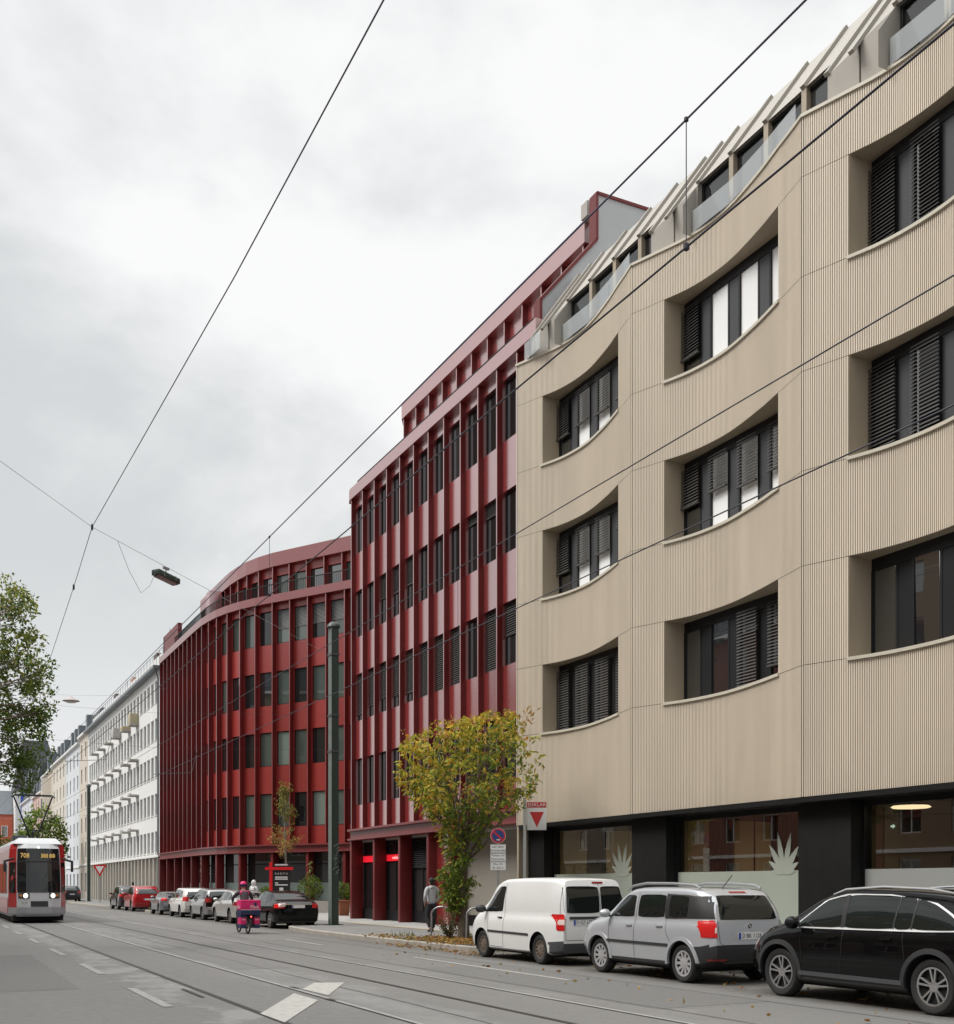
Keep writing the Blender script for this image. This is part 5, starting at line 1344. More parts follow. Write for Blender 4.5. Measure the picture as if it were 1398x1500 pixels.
simple('parked_car', 'white hatchback with wide red tail lamps parked ahead of the grey hatchback', 'car', 12.95, 60.7, paint('ivory_paint', (.68, .67, .63), .35), 'hatch', x0=-2.15, x1=2.15, ax=(1.32, -1.32),
       zt=[(-2.15, 1.40), (-1.8, 1.50), (-.8, 1.55), (0, 1.55), (.35, 1.49), (.75, 1.32), (1.15, 1.10), (1.35, 1.03), (1.85, .92), (2.05, .80), (2.15, .66)], xr=[(.3, -2.05), (.5, -2.15), (.95, -2.1), (1.1, -2.06), (1.45, -1.80)], xf=[(.25, 2.05), (.5, 2.15), (.8, 2.05)], win=[(1.0, 1.02), (-1.7, 1.05), (-1.55, 1.38), (-.6, 1.45), (.2, 1.44), (.55, 1.34)])
simple('parked_car', 'low grey convertible with grey soft top parked ahead of the white hatchback', 'car', 12.95, 66.2, paint('steel_grey_paint', (.20, .21, .23), .32, .5), 'sedan', x0=-2.0, x1=2.0, ax=(1.2, -1.2),
       zt=[(-2.0, .94), (-1.8, 1.0), (-1.4, 1.03), (-1.0, 1.2), (-.6, 1.29), (0, 1.31), (.3, 1.26), (.7, 1.10), (1.0, .96), (1.6, .86), (1.9, .74), (2.0, .6)], xr=[(.25, -1.92), (.5, -2.0), (.9, -1.97)], xf=[(.25, 1.9), (.5, 2.0), (.8, 1.92)], zs=[(-2.0, .90), (-1.2, .94), (.7, .90), (1.3, .86), (2.0, .55)],
       win=[(.75, .95), (-.75, .98), (-.6, 1.2), (.1, 1.22)], rw=(1.06, 1.22, .5), pillars=(-.5,), roofm=M('soft_top_cloth', (.13, .13, .125), .85))
simple('parked_car', 'bright red SUV parked behind the dark hatchback at the grass island', 'car', 12.95, 75.6, paint('red_car_paint', (.38, .008, .012), .25), 'suv')
simple('parked_car', 'dark grey hatchback with pale roof reflection, farthest of the parked row', 'car', 12.95, 81.6, paint('dark_grey_paint', (.035, .035, .036), .25), 'suv', hw=.89)
simple('parked_car', 'dark estate car standing beyond the junction beside the far mast', 'car', 13.55, 121.0, paint('charcoal_paint', (.02, .021, .023), .3), 'suv')
# ================================================================ tram
TX, TY = 4.67, 52.9
tram = thing('tram', 'red and silver tram coming down the near track with its pantograph raised', 'tram', (TX, TY + 6, 0))
T_white = M('tram_white', (.56, .57, .58), .35, coat=.4, noise=.03); T_silver = M('tram_silver', (.40, .41, .43), .35, metal=.3, noise=.06, nscale=2); T_red = M('tram_red', (.46, .012, .016), .3, coat=.5, noise=.04)
def plan(k, back, sl):   # half outline of the nose at one level, k = width factor, sl = set-back of the level
    return [(-1.2*k, 2.2), (-1.2*k, 1.15), (-.92*k, .22 + sl), (-.5*k, .03 + sl), (0, sl), (.5*k, .03 + sl), (.92*k, .22 + sl), (1.2*k, 1.15), (1.2*k, 2.2)]
LV = [(.30, .96, .12), (.42, 1.0, .03), (.70, 1.0, .0), (1.32, 1.0, .02), (2.0, 1.0, .13), (2.75, .985, .27), (3.3, .96, .40), (3.52, .90, .55)]
m = MB(); rows = []
for (z, k, sl) in LV:
    P = [(TX + x, TY + y, z) for (x, y) in plan(k, 0, sl)]; P += [(TX + 1.2*k, TY + 15, z), (TX - 1.2*k, TY + 15, z)]; rows.append(P)
n = len(rows[0])
for i in range(len(rows) - 1):
    for j in range(n):
        k = (j + 1) % n
        mi = 0; zmid = (rows[i][0][2] + rows[i+1][0][2]) / 2
        if j in (1, 6): mi = 1                      # angled corner facets are red
        if zmid < .72: mi = 2
        m.mi = mi; m.poly([rows[i][j], rows[i][k], rows[i+1][k], rows[i+1][j]])
m.mi = 0; m.poly(rows[0][::-1]); m.poly(rows[-1])
m.build('body', [T_white, T_red, T_silver], tram, fix=True)
def tz(z):
    for i in range(len(LV) - 1):
        if LV[i][0] <= z <= LV[i+1][0]:
            a = (z - LV[i][0]) / (LV[i+1][0] - LV[i][0]); return LV[i][1] + a*(LV[i+1][1] - LV[i][1]), LV[i][2] + a*(LV[i+1][2] - LV[i][2])
    return LV[-1][1:]
def nose_panel(name, xa, xb, z0, z1, mat, off=.02, parent=tram, nx=10, nz=4):
    mb = MB(); g_ = []
    xs = [-.92, -.5, 0, .5, .92]; ys = [.22, .03, 0, .03, .22]
    for i in range(nz + 1):
        z = z0 + (z1 - z0) * i / nz; k, sl = tz(z); r = []
        for j in range(nx + 1):
            x = xa + (xb - xa) * j / nx; q = x
            for a in range(4):
                if xs[a] <= q <= xs[a+1]: y = ys[a] + (ys[a+1] - ys[a]) * (q - xs[a]) / (xs[a+1] - xs[a])
            r.append((TX + x * k, TY + y + sl - off, z))
        g_.append(r)
    for i in range(nz):
        for j in range(nx): mb.add([g_[i][j], g_[i][j+1], g_[i+1][j+1], g_[i+1][j]], [[0, 1, 2, 3]])
    return mb.build(name, mat, parent, fix=False)
wsn = nose_panel('windscreen', -.90, .90, 1.36, 3.32, glass('tram_windscreen', (.012, .013, .014), 1.6, .01), .02)
nose_panel('frame_band', -.86, .86, 2.70, 2.76, mt['ink'], .03, wsn)
amb = emit('amber_display', (1, .66, .2), .2)
k_, sl = tz(3.0)
text('destination_display', '708', .30, amb, wsn, (TX - .58, TY + sl - .05, 2.99), right=(1, 0, 0), up=(0, .2, 1), width=.36)
db = MB()
for i in range(14):
    x = TX + .10 + i * .042; h_ = .16 if i % 3 else .2
    if i != 7: db.poly([(x, TY + sl - .06, 2.99 - h_/2), (x + .022, TY + sl - .06, 2.99 - h_/2), (x + .022, TY + sl - .05, 2.99 + h_/2), (x, TY + sl - .05, 2.99 + h_/2)])
db.build('display_dots', amb, wsn, fix=False)
for sg in (-1, 1):
    nose_panel('lamp_housing', sg*.86 if sg < 0 else .40, -.40 if sg < 0 else .86, 1.10, 1.34, mt['greyplastic'], .02)
    x = sg * .56
    h = MB(); h.lathe([(.105, .0), (.09, -.03), (.001, -.04)], 16, 'y', (TX + x, TY + .05, 1.22)); h.build('headlight', emit('tram_headlight', (1, .93, .8), 1.5), tram)
    x = sg * .76
    h = MB(); h.lathe([(.06, .0), (.05, -.03), (.001, -.035)], 14, 'y', (TX + x, TY + .14, 1.22)); h.build('indicator', M('indicator_amber', (.55, .18, .02), .3), tram)
h = MB(); h.lathe([(.05, .0), (.001, -.03)], 12, 'y', (TX, TY + .40, 3.36)); h.build('headlight', emit('top_light', (1, .9, .75), 1.4), tram)
nose_panel('coupler_cover', -.36, .36, .74, .98, mt['plastic'], .03)
nose_panel('bumper', -.88, .88, .38, .70, T_silver, .05)
text('fleet_number', '2111', .13, mt['greyplastic'], tram, (TX - .62, TY - .05, .9), right=(1, 0, 0))
MB().bar((TX + .25, TY + .0, 1.42), (TX + .62, TY + .12, 2.05), .025, .02).build('wiper', mt['ink'], tram)
rf = MB(); rf.hexa([(TX - 1.05, TY + .62, 3.52), (TX + 1.05, TY + .62, 3.52), (TX + 1.12, TY + 15, 3.52), (TX - 1.12, TY + 15, 3.52)], [(TX - .8, TY + 1.0, 3.80), (TX + .8, TY + 1.0, 3.80), (TX + .8, TY + 15, 3.80), (TX - .8, TY + 15, 3.80)])
rf.build('roof', T_white, tram, bevel=.06)
for sg in (-1, 1):
    s = MB(); xx = TX + sg * 1.215
    cw = MB(); k0, s0 = tz(1.5); k1, s1 = tz(2.7)
    A = lambda f, z: (TX + sg * (1.2 - .28 * f) * tz(z)[0] + sg * .012, TY + 1.15 - .93 * f + tz(z)[1] * f - .012, z)
    cw.poly([A(.12, 1.35), A(.86, 1.35), A(.86, 2.70), A(.12, 2.70)]); cw.build('cab_window', mt['carglass'], tram, fix=False)
    for y in (TY + 2.4, TY + 4.6, TY + 6.8, TY + 9.0, TY + 11.2, TY + 13.0): MB().box(xx, xx + sg * .01, y, y + 1.9, 1.3, 2.7).build('side_window', mt['carglass'], tram)
    MB().box(xx - sg*.005, xx + sg * .012, TY + 1.3, TY + 15, .42, 1.1).build('side_stripe', T_red, tram)
    a = MB(); a.bar((TX + sg * 1.0, TY + .55, 2.86), (TX + sg * 1.42, TY + .35, 2.74), .12, .09); a.bar((TX + sg * 1.40, TY + .35, 2.78), (TX + sg * 1.40, TY + .35, 2.28), .18, .10, up=(1, 0, 0)); a.build('mirror', mt['plastic'], tram, bevel=.02)
ub = MB(); ub.box(TX - 1.05, TX + 1.05, TY + .5, TY + 15, .1, .34); ub.build('underframe', mt['void'], tram)
# following section
for (y0, y1) in ((15.3, 27),):
    m = MB(); m.box(TX - 1.2, TX + 1.2, TY + y0, TY + y1, .35, 3.5); m.build('rear_car', [T_white], tram, bevel=.08)
MB().box(TX - 1.05, TX + 1.05, TY + 14.9, TY + 15.4, .4, 3.4).build('gangway', mt['plastic'], tram)
pg = MB(); by = TY + 3.0; tp = 5.88
for sg in (-1, 1):
    pg.tube([(TX + sg*.12, by, 3.85), (TX + sg*.85, by + .2, tp - .04)], .038, 6); pg.tube([(TX + sg*.85, by - .1, tp - .06), (TX + sg*.85, by + .5, tp - .06)], .03, 6)
pg.tube([(TX - .95, by, tp - .12), (TX - .82, by, tp), (TX + .82, by, tp), (TX + .95, by, tp - .12)], .035, 6); pg.tube([(TX - .82, by + .4, tp), (TX + .82, by + .4, tp)], .035, 6)
pg.tube([(TX, by + .6, 3.7), (TX, by, 4.2)], .06, 6); pg.tube([(TX - .35, by + .1, 4.25), (TX + .35, by + .1, 4.25)], .03, 6)
pg.build('pantograph', mt['ink'], tram)
MB().box(TX - .9, TX - .3, by - .4, by + 1.0, 3.8, 3.98).build('roof_box', mt['greyplastic'], tram, bevel=.03)
# ================================================================ people
def skin_mesh(nodes, edges, root, levels=2):
    me = bpy.data.meshes.new('skin'); keys = list(nodes); ix = {k: i for i, k in enumerate(keys)}
    me.from_pydata([nodes[k][0] for k in keys], [(ix[a], ix[b_]) for a, b_ in edges], [])
    o = bpy.data.objects.new('skin', me); COL.objects.link(o)
    o.modifiers.new('s', 'SKIN')
    if not me.skin_vertices: me.attributes  # layer is created by the modifier
    if not me.skin_vertices:
        bm = bmesh.new(); bm.from_mesh(me); bm.verts.layers.skin.verify(); bm.to_mesh(me); bm.free()
    sv = me.skin_vertices[0].data
    for k, i in ix.items():
        r = nodes[k][1]; sv[i].radius = r if isinstance(r, tuple) else (r, r); sv[i].use_root = (k == root)
    s = o.modifiers.new('ss', 'SUBSURF'); s.levels = levels; s.render_levels = levels
    dg = bpy.context.evaluated_depsgraph_get(); dg.update()
    res = bpy.data.meshes.new_from_object(o.evaluated_get(dg)); bpy.data.objects.remove(o); bpy.data.meshes.remove(me)
    res.materials.clear()
    return res
def chain(*k): return list(zip(k[:-1], k[1:]))
def egg(name, c, r, mat, par):
    m = MB(); m.lathe([(max(.001, sin(pi * k / 14)), -cos(pi * k / 14)) for k in range(15)], 22, 'z'); me = m.mesh(name)
    me.transform(Matrix.Translation(c) @ Matrix.Diagonal((r[0], r[1], r[2], 1))); return link_mesh(name, me, mat, par, smooth=True, local=True)
def figure(name_label, cat_loc, rz, J, colors, hood=False, group=None):
    """J: joint positions; facing +y, x to the right"""
    label, loc = name_label, cat_loc
    t = thing('person', label, 'person', loc, rz, group); OFF[t.name] = Vector((0, 0, 0))
    g = lambda k: Vector(J[k])
    N = {'pel': (g('pel'), .095), 'wai': (g('wai'), .105), 'che': (g('che'), .135), 'nb': (g('nb'), .07), 'nk': (g('nk'), .052), 'hd': (g('hd'), .088), 'ht': (g('ht'), .085)}
    E = chain('pel', 'wai', 'che', 'nb', 'nk', 'hd', 'ht')
    N['hl'] = (g('hd') + Vector((0, .045, -.05)), .055); E += [('hd', 'hl')]
    N['nose'] = (g('hd') + Vector((0, .10, -.005)), .016); E += [('hd', 'nose')]
    for s in 'LR':
        sg = -1 if s == 'L' else 1
        N['ear' + s] = (g('hd') + Vector((sg * .088, -.005, 0)), .018); E += [('hd', 'ear' + s)]
        for k, r in (('sh', .062), ('el', .042), ('wr', .029)): N[k + s] = (g(k + s), r)
        E += chain('nb', 'sh' + s, 'el' + s, 'wr' + s)
        d = (g('wr' + s) - g('el' + s)).normalized(); hp = g('wr' + s) + d * .075; N['pa' + s] = (hp, .034); E += [('wr' + s, 'pa' + s)]
        cur = Vector(J.get('curl', (0, .4, -1))).normalized(); side = d.cross(Vector((sg, 0, 0))).normalized()
        for q in range(4):
            b0 = hp + d * .03 + side * (q - 1.5) * .019; L_ = (.062, .072, .068, .052)[q]; f1 = b0 + d * L_ * .55 ; f2 = f1 + (d * .45 + cur * .55).normalized() * L_ * .6
            N['f%d%s' % (q, s)] = (f1, .0095); N['g%d%s' % (q, s)] = (f2, .008); E += [('pa' + s, 'f%d%s' % (q, s)), ('f%d%s' % (q, s), 'g%d%s' % (q, s))]
        tb = g('wr' + s) + d * .05 + side * .045; N['t' + s] = (tb, .011); N['u' + s] = (tb + (d + side * .3).normalized() * .045, .009); E += [('wr' + s, 't' + s), ('t' + s, 'u' + s)]
        for k, r in (('hi', .066), ('kn', .05), ('an', .040), ('to', .032)): N[k + s] = (g(k + s), r)
        E += chain('pel', 'hi' + s, 'kn' + s, 'an' + s, 'to' + s)
    me = skin_mesh(N, E, 'pel'); body = link_mesh('body', me, colors['skin'], t, smooth=True, local=True)
    # jacket
    up = Vector((0, 0, .02)); N2 = {'pel': (g('pel') + Vector((0, 0, -.06)), .158), 'wai': (g('wai'), .150), 'che': (g('che'), .168), 'nb': (g('nb') - up * .6, .095)}; E2 = chain('pel', 'wai', 'che', 'nb')
    for s in 'LR':
        for k, r in (('sh', .082), ('el', .060), ('wr', .046)): N2[k + s] = (g(k + s), r)
        E2 += chain('nb', 'sh' + s, 'el' + s, 'wr' + s)
    link_mesh('jacket', skin_mesh(N2, E2, 'pel'), colors['top'], t, smooth=True, local=True)
    if colors.get('shirt'): 
        N4 = {'a': (g('pel') + Vector((0, 0, -.04)), .148), 'b': (g('pel') + Vector((0, 0, .05)), .146)}; link_mesh('shirt_hem', skin_mesh(N4, [('a', 'b')], 'a'), colors['shirt'], t, smooth=True, local=True)
    N3 = {'top': (g('pel') + Vector((0, 0, .10)), .135), 'pel': (g('pel') + Vector((0, 0, .0)), .138)}; E3 = [('top', 'pel')]
    for s in 'LR':
        a = g('an' + s) + (g('kn' + s) - g('an' + s)).normalized() * .03
        for k, r, p in (('hi', .105, g('hi' + s)), ('kn', .075, g('kn' + s)), ('an', .062, a)): N3[k + s] = (p, r)
        E3 += chain('pel', 'hi' + s, 'kn' + s, 'an' + s)
        Ns = {'h': (g('an' + s) + Vector((0, -.03, -.045)), .042), 'm': (g('an' + s).lerp(g('to' + s), .5) + Vector((0, 0, -.02)), .044), 't': (g('to' + s) + Vector((0, .03, .0)), .038)}
        link_mesh('shoe', skin_mesh(Ns, chain('h', 'm', 't'), 'h'), colors['shoe'], t, smooth=True, local=True)
    link_mesh('trousers', skin_mesh(N3, E3, 'pel'), colors['legs'], t, smooth=True, local=True)
    if colors.get('hair'):
        egg('hair', g('hd') + Vector((0, -.028, .045)), (.102, .108, .112), colors['hair'], t)
        egg('hair_back', g('hd') + Vector((0, -.05, -.03)), (.085, .07, .085), colors['hair'], t)
    if hood == 'down':
        Nh = {'a': (g('nb') + Vector((-.10, -.05, .03)), .05), 'b': (g('nb') + Vector((0, -.13, -.02)), .07), 'c': (g('nb') + Vector((.10, -.05, .03)), .05)}
        link_mesh('hood', skin_mesh(Nh, chain('a', 'b', 'c'), 'b'), colors['top'], t, smooth=True, local=True)
    if hood == 'up':
        egg('hood', g('hd') + Vector((0, -.035, .02)), (.130, .135, .165), colors['top'], t)
        egg('hood_collar', g('nk') + Vector((0, -.02, .0)), (.125, .12, .11), colors['top'], t)
    # face: eyes and mouth
    for sg in (-1, 1):
        e = MB(); e.lathe([(.001, -.012), (.012, 0), (.001, .012)], 10, 'y', tuple(g('hd') + Vector((sg * .034, .084, .012)))); e.build('eye', mt['ink'], t, local=True)
    MB().box(-.022, .022, .088, .094, -.052, -.046).build('mouth', M('lip', (.3, .1, .08), .6), t, local=True).location = g('hd')
    return t
skin_c = M('skin', (.42, .24, .16), .55); hair_d = M('dark_hair', (.012, .010, .009), .7); shoe_d = M('dark_shoe', (.02, .02, .022), .6)
def cloth(n, c, k=.12): return M(n, c, .9, noise=k, nscale=9, bump=.4, bscale=14)
stand = dict(pel=(0, 0, .95), wai=(0, .0, 1.10), che=(0, .01, 1.30), nb=(0, -.01, 1.47), nk=(0, .0, 1.54), hd=(0, .02, 1.655), ht=(0, .01, 1.735),
   shL=(-.195, -.01, 1.43), shR=(.195, -.01, 1.43), elL=(-.27, -.05, 1.17), elR=(.28, -.04, 1.17), wrL=(-.21, .08, 1.0), wrR=(.23, .09, 1.0),
   hiL=(-.095, 0, .90), hiR=(.095, 0, .90), knL=(-.10, .10, .50), knR=(.10, -.01, .49), anL=(-.09, -.06, .11), anR=(.09, .08, .09), toL=(-.09, .06, .04), toR=(.09, .22, .04))
# pedestrian walking away past the shop fronts
figure('person in a grey hooded sweatshirt and dark trousers walking away past the red shopfront', (15.1, 33.8, PZ), 0.1, stand, dict(skin=skin_c, top=cloth('grey_marl', (.46, .47, .49)), shirt=cloth('pale_blue_shirt', (.17, .27, .45)), legs=cloth('dark_trousers', (.022, .024, .026)), shoe=shoe_d, hair=hair_d), hood='down')
calm = dict(stand); calm.update(knL=(-.1, .03, .5), anL=(-.1, -.01, .09), toL=(-.1, .14, .04), anR=(.1, -.01, .09), toR=(.1, .14, .04), elL=(-.25, -.02, 1.16), elR=(.25, -.02, 1.16), wrL=(-.24, .06, .93), wrR=(.24, .06, .93))
figure('person in a white hooded top standing on the forecourt behind the grey hatchback', (15.9, 58.9, PZ), 2.2, calm, dict(skin=skin_c, top=cloth('white_cotton', (.66, .66, .66), .05), legs=cloth('grey_trousers', (.1, .1, .11)), shoe=shoe_d), hood='up')
figure('person in a bright blue jacket on the pavement beside the white building', (14.9, 91.0, PZ), 0.3, calm, dict(skin=skin_c, top=cloth('bright_blue', (.05, .28, .48)), legs=cloth('black_trousers', (.02, .02, .022)), shoe=shoe_d, hair=hair_d))
# ================================================================ delivery rider
BX, BYY = 10.15, 38.95
pink = M('pink_nylon', (.66, .012, .14), .5, noise=.06, nscale=5, bump=.1, bscale=12); navy = M('navy_nylon', (.014, .02, .075), .6, noise=.1, nscale=6)
bike = thing('delivery_bike', 'electric delivery bike with big pink and navy box and side bags', 'bicycle', (BX, BYY, 0))
for dy in (-.60, .62):
    w = MB(); r = .33; w.lathe([(r - .045, -.022), (r - .015, -.026), (r, 0), (r - .015, .026), (r - .045, .022)], 36, 'x', (BX, BYY + dy, r), close=True); wl = w.build('wheel', mt['rubber'], bike, smooth=40)
    s = MB()
    for k in range(14):
        a = 2*pi*k/14; s.tube([(BX + (.02 if k % 2 else -.02), BYY + dy, r), (BX, BYY + dy + (r-.04)*cos(a), r + (r-.04)*sin(a))], .003, 4)
    s.lathe([(.05, -.04), (.05, .04)], 14, 'x', (BX, BYY + dy, r)); s.build('spokes', mt['steel'], wl)
f = MB(); B = lambda y, z, x=0: (BX + x, BYY + y, z)
f.tube([B(.60, .33, .05), B(.50, .62, .05), B(.42, .92)], .018, 8); f.tube([B(.60, .33, -.05), B(.50, .62, -.05)], .016, 8)
f.tube([B(.46, .72), B(.05, .34), B(-.05, .32)], .026, 8); f.tube([B(-.05, .32), B(-.22, .82)], .02, 8); f.tube([B(-.02, .60), B(.45, .78)], .018, 8)
for x in (-.06, .06): f.tube([B(-.05, .32, x), B(-.60, .33, x)], .012, 6); f.tube([B(-.60, .33, x), B(-.2, .62, x)], .010, 6); f.tube([B(-.98, .62, x*2), B(-.15, .62, x*2)], .010, 6); f.tube([B(-.60, .33, x), B(-.75, .62, x*2)], .010, 6)
f.build('frame', navy, bike)
hb_ = MB(); hb_.tube([B(.42, .90), B(.40, 1.04)], .016, 8); hb_.tube([B(.22, 1.07, -.33), B(.36, 1.07, -.2), B(.40, 1.05), B(.36, 1.07, .2), B(.22, 1.07, .33)], .013, 8); hb_.build('handlebar', mt['plastic'], bike)
MB().box(BX - .09, BX + .09, BYY - .36, BYY - .08, .82, .89).build('saddle', mt['plastic'], bike, bevel=.03)
MB().box(BX - .05, BX + .05, BYY - .98, BYY - .2, .605, .625).build('rack', mt['plastic'], bike)
mg = MB()
for q in range(11):
    a, b_ = R(200 - q * 12), R(200 - (q + 1) * 12); mg.add([(BX - .035, BYY - .60 + .375*cos(a), .33 + .375*sin(a)), (BX + .035, BYY - .60 + .375*cos(a), .33 + .375*sin(a)), (BX + .035, BYY - .60 + .375*cos(b_), .33 + .375*sin(b_)), (BX - .035, BYY - .60 + .375*cos(b_), .33 + .375*sin(b_))], [[0, 1, 2, 3]])
mg.build('mudguard', mt['plastic'], bike, fix=False)
y0, y1 = BYY - 1.02, BYY - .42
bx_ = MB().box(BX - .34, BX + .34, y0, y1, .66, .835).build('box_base', navy, bike, bevel=.015)
b2 = MB().box(BX - .345, BX + .345, y0 - .005, y1 + .005, .836, 1.15).build('delivery_box', pink, bike, bevel=.02)
MB().box(BX - .35, BX + .35, y0 - .012, y1 + .012, 1.10, 1.17).build('lid', pink, b2, bevel=.025)
MB().box(BX - .35, BX + .35, y0 - .008, y0 - .004, .828, .842).build('reflective_strip', mt['sign_w'], b2)
wt_ = mt['sign_w']
text('lettering', 'Flink', .17, wt_, b2, (BX + .13, y0 - .012, .93), right=(1, 0, 0), width=.30); text('lettering', 'Flink', .16, wt_, b2, (BX - .352, BYY - .72, .93), right=(0, -1, 0), width=.34)
MB().poly([(BX + .10, y0 - .011, .97), (BX + .20, y0 - .011, .97), (BX + .19, y0 - .011, 1.09), (BX + .11, y0 - .011, 1.09)]).build('badge', navy, b2, fix=False)
for sg in (-1, 1):
    p = MB().box(BX + sg*.14, BX + sg*.33, BYY - .95, BYY - .48, .33, .62).build('pannier', pink, bike, bevel=.03)
    MB().box(BX + sg*.135, BX + sg*.335, BYY - .96, BYY - .47, .20, .34).build('pannier_base', navy, p, bevel=.03); MB().box(BX + sg*.13, BX + sg*.34, BYY - .97, BYY - .46, .57, .645).build('flap', navy, p, bevel=.02)
    text('lettering', 'Flink', .08, wt_, p, (BX + sg*.235, BYY - .958, .50), right=(1, 0, 0), width=.13)
l = MB(); l.lathe([(.03, 0), (.025, -.02), (.001, -.025)], 12, 'y', (BX, y0 - .02, .60)); l.build('rear_light', emit('bike_rear_light', (1, .12, .08), 2.0), bike)
MB().tube([B(.02, .32, -.10), B(.02, .18, -.12), B(.02, .18, -.2)], .012, 6).build('pedal', mt['plastic'], bike)
ride = dict(pel=(0, -.24, .98), wai=(0, -.22, 1.10), che=(0, -.12, 1.30), nb=(0, -.06, 1.46), nk=(0, -.02, 1.53), hd=(0, .02, 1.64), ht=(0, .01, 1.71),
   shL=(-.20, -.06, 1.42), shR=(.20, -.06, 1.42), elL=(-.36, .08, 1.23), elR=(.33, .08, 1.22), wrL=(-.33, .20, 1.10), wrR=(.32, .20, 1.10),
   hiL=(-.11, -.22, .93), hiR=(.11, -.22, .93), knL=(-.15, .20, .74), knR=(.15, .18, .60), anL=(-.15, .05, .36), anR=(.15, .0, .24), toL=(-.15, .16, .30), toR=(.15, .11, .17), curl=(0, .1, -1))
rd_ = figure('delivery rider in grey and pink jacket with a pink helmet riding the delivery bike', (BX, BYY, 0), 0, ride, dict(skin=skin_c, top=cloth('grey_jacket', (.055, .05, .058)), legs=cloth('black_riding_trousers', (.01, .01, .011)), shoe=shoe_d))
Ny = {'a': Vector((-.17, -.09, 1.42)), 'b': Vector((0, -.115, 1.40)), 'c': Vector((.17, -.09, 1.42))}
link_mesh('pink_yoke', skin_mesh({k: (v, r_) for (k, v), r_ in zip(Ny.items(), (.082, .10, .082))}, chain('a', 'b', 'c'), 'b'), pink, rd_, smooth=True, local=True)
hm = MB(); hm.lathe([(.001, .135), (.06, .125), (.105, .085), (.128, .02), (.128, -.03), (.115, -.05)], 20, 'z', (0, .0, 1.69)); hl = hm.build('helmet', pink, rd_, smooth=True, local=True)
hm = MB(); hm.lathe([(.130, .03), (.132, -.02), (.12, -.055)], 20, 'z', (0, .0, 1.69)); hm.build('helmet_band', navy, hl, smooth=True, local=True)
# ================================================================ trees and plants
from mathutils import noise as mnoise
def leaf_mesh(name, items, parent, mat=None):
    """items: (position, direction, length, width, colour)"""
    v = []; f = []; cols = []
    for (p, d, L_, w, c) in items:
        p = Vector(p); d = Vector(d).normalized(); s = d.cross(Vector((rnd.uniform(-1, 1), rnd.uniform(-1, 1), rnd.uniform(-.3, 1)))); 
        if s.length < 1e-3: s = Vector((1, 0, 0))
        s.normalize(); nn = s.cross(d); b_ = len(v)
        m1 = p + d * L_ * .45 + nn * L_ * .10; 
        v += [p, m1 + s * w / 2 - nn * w * .15, p + d * L_ - nn * L_ * .05, m1 - s * w / 2 - nn * w * .15, m1]
        f += [(b_, b_+1, b_+4), (b_+1, b_+2, b_+4), (b_+2, b_+3, b_+4), (b_+3, b_, b_+4)]; cols += [c] * 5
    me = bpy.data.meshes.new(name); me.from_pydata([tuple(x) for x in v], [], f)
    at_ = me.attributes.new('Col', 'FLOAT_COLOR', 'POINT'); flat = []
    for c in cols: flat += [c[0], c[1], c[2], 1.0]
    at_.data.foreach_set('color', flat)
    return link_mesh(name, me, mat or mt['leaf'], parent)
def jit(c, a=.25):
    k = 1 + rnd.uniform(-a, a); return (c[0] * k, c[1] * k * (1 + rnd.uniform(-.08, .08)), c[2] * k)
def rv(): 
    while True:
        p = Vector((rnd.uniform(-1, 1), rnd.uniform(-1, 1), rnd.uniform(-1, 1)))
        if .05 < p.length < 1: return p
RGT = Vector((CA, -SA, 0)); FWD = Vector((SA, CA, 0))
# ---- autumn street tree in the pit
ox, oy = 14.2, 29.5
tree = thing('street_tree', 'small street tree turning yellow and orange, in the leafy pit before the red shopfront', 'tree', (ox, oy, PZ))
O = Vector((ox, oy, 0))
prof = curve([(1.0, .16), (1.3, .36), (1.9, .56), (2.6, .60), (3.2, .66), (3.6, .95), (4.0, 1.45), (4.5, 1.85), (5.1, 2.0), (5.6, 2.05), (6.05, 1.7), (6.5, .9), (6.8, .3)])
skew = curve([(1, -.25), (2.5, -.05), (3.6, .1), (4.5, .15), (5.4, .18), (6.1, .35), (6.6, .9), (6.8, 1.1)])
tr = MB(); tr.tube([O + Vector((0, 0, .1)), O + Vector((.02, 0, .7)), O + Vector((-.02, .03, 1.6)), O + Vector((.03, .0, 2.5)), O + Vector((0, 0, 3.2))], [.19, .145, .125, .115, .10], 12)
trk = tr.build('trunk', mt['bark'], tree, smooth=True)
tips = []
for k in range(20):
    a = 2 * pi * k / 20 + rnd.uniform(-.2, .2); z1 = rnd.uniform(4.2, 6.4); rr = prof(z1) * rnd.uniform(.6, .95)
    p0 = O + Vector((0, 0, rnd.uniform(2.2, 3.3))); p3 = O + RGT * (rr * cos(a) + skew(z1)) + FWD * rr * sin(a) + Vector((0, 0, z1))
    p1 = p0.lerp(p3, .35) + Vector((0, 0, -.1)) + rv() * .12; p2 = p0.lerp(p3, .7) + rv() * .18
    b_ = MB(); b_.tube([p0, p1, p2, p3], [.05, .036, .022, .008], 6)
    for q in range(4):
        s = p1.lerp(p3, rnd.uniform(.1, .9)); b_.tube([s, s + rv() * .45 + Vector((0, 0, .15)), s + rv() * .8 + Vector((0, 0, .25))], [.014, .009, .004], 5)
    b_.build('branch', mt['bark'], tree, smooth=True); tips.append(p3)
items = []; n = 0
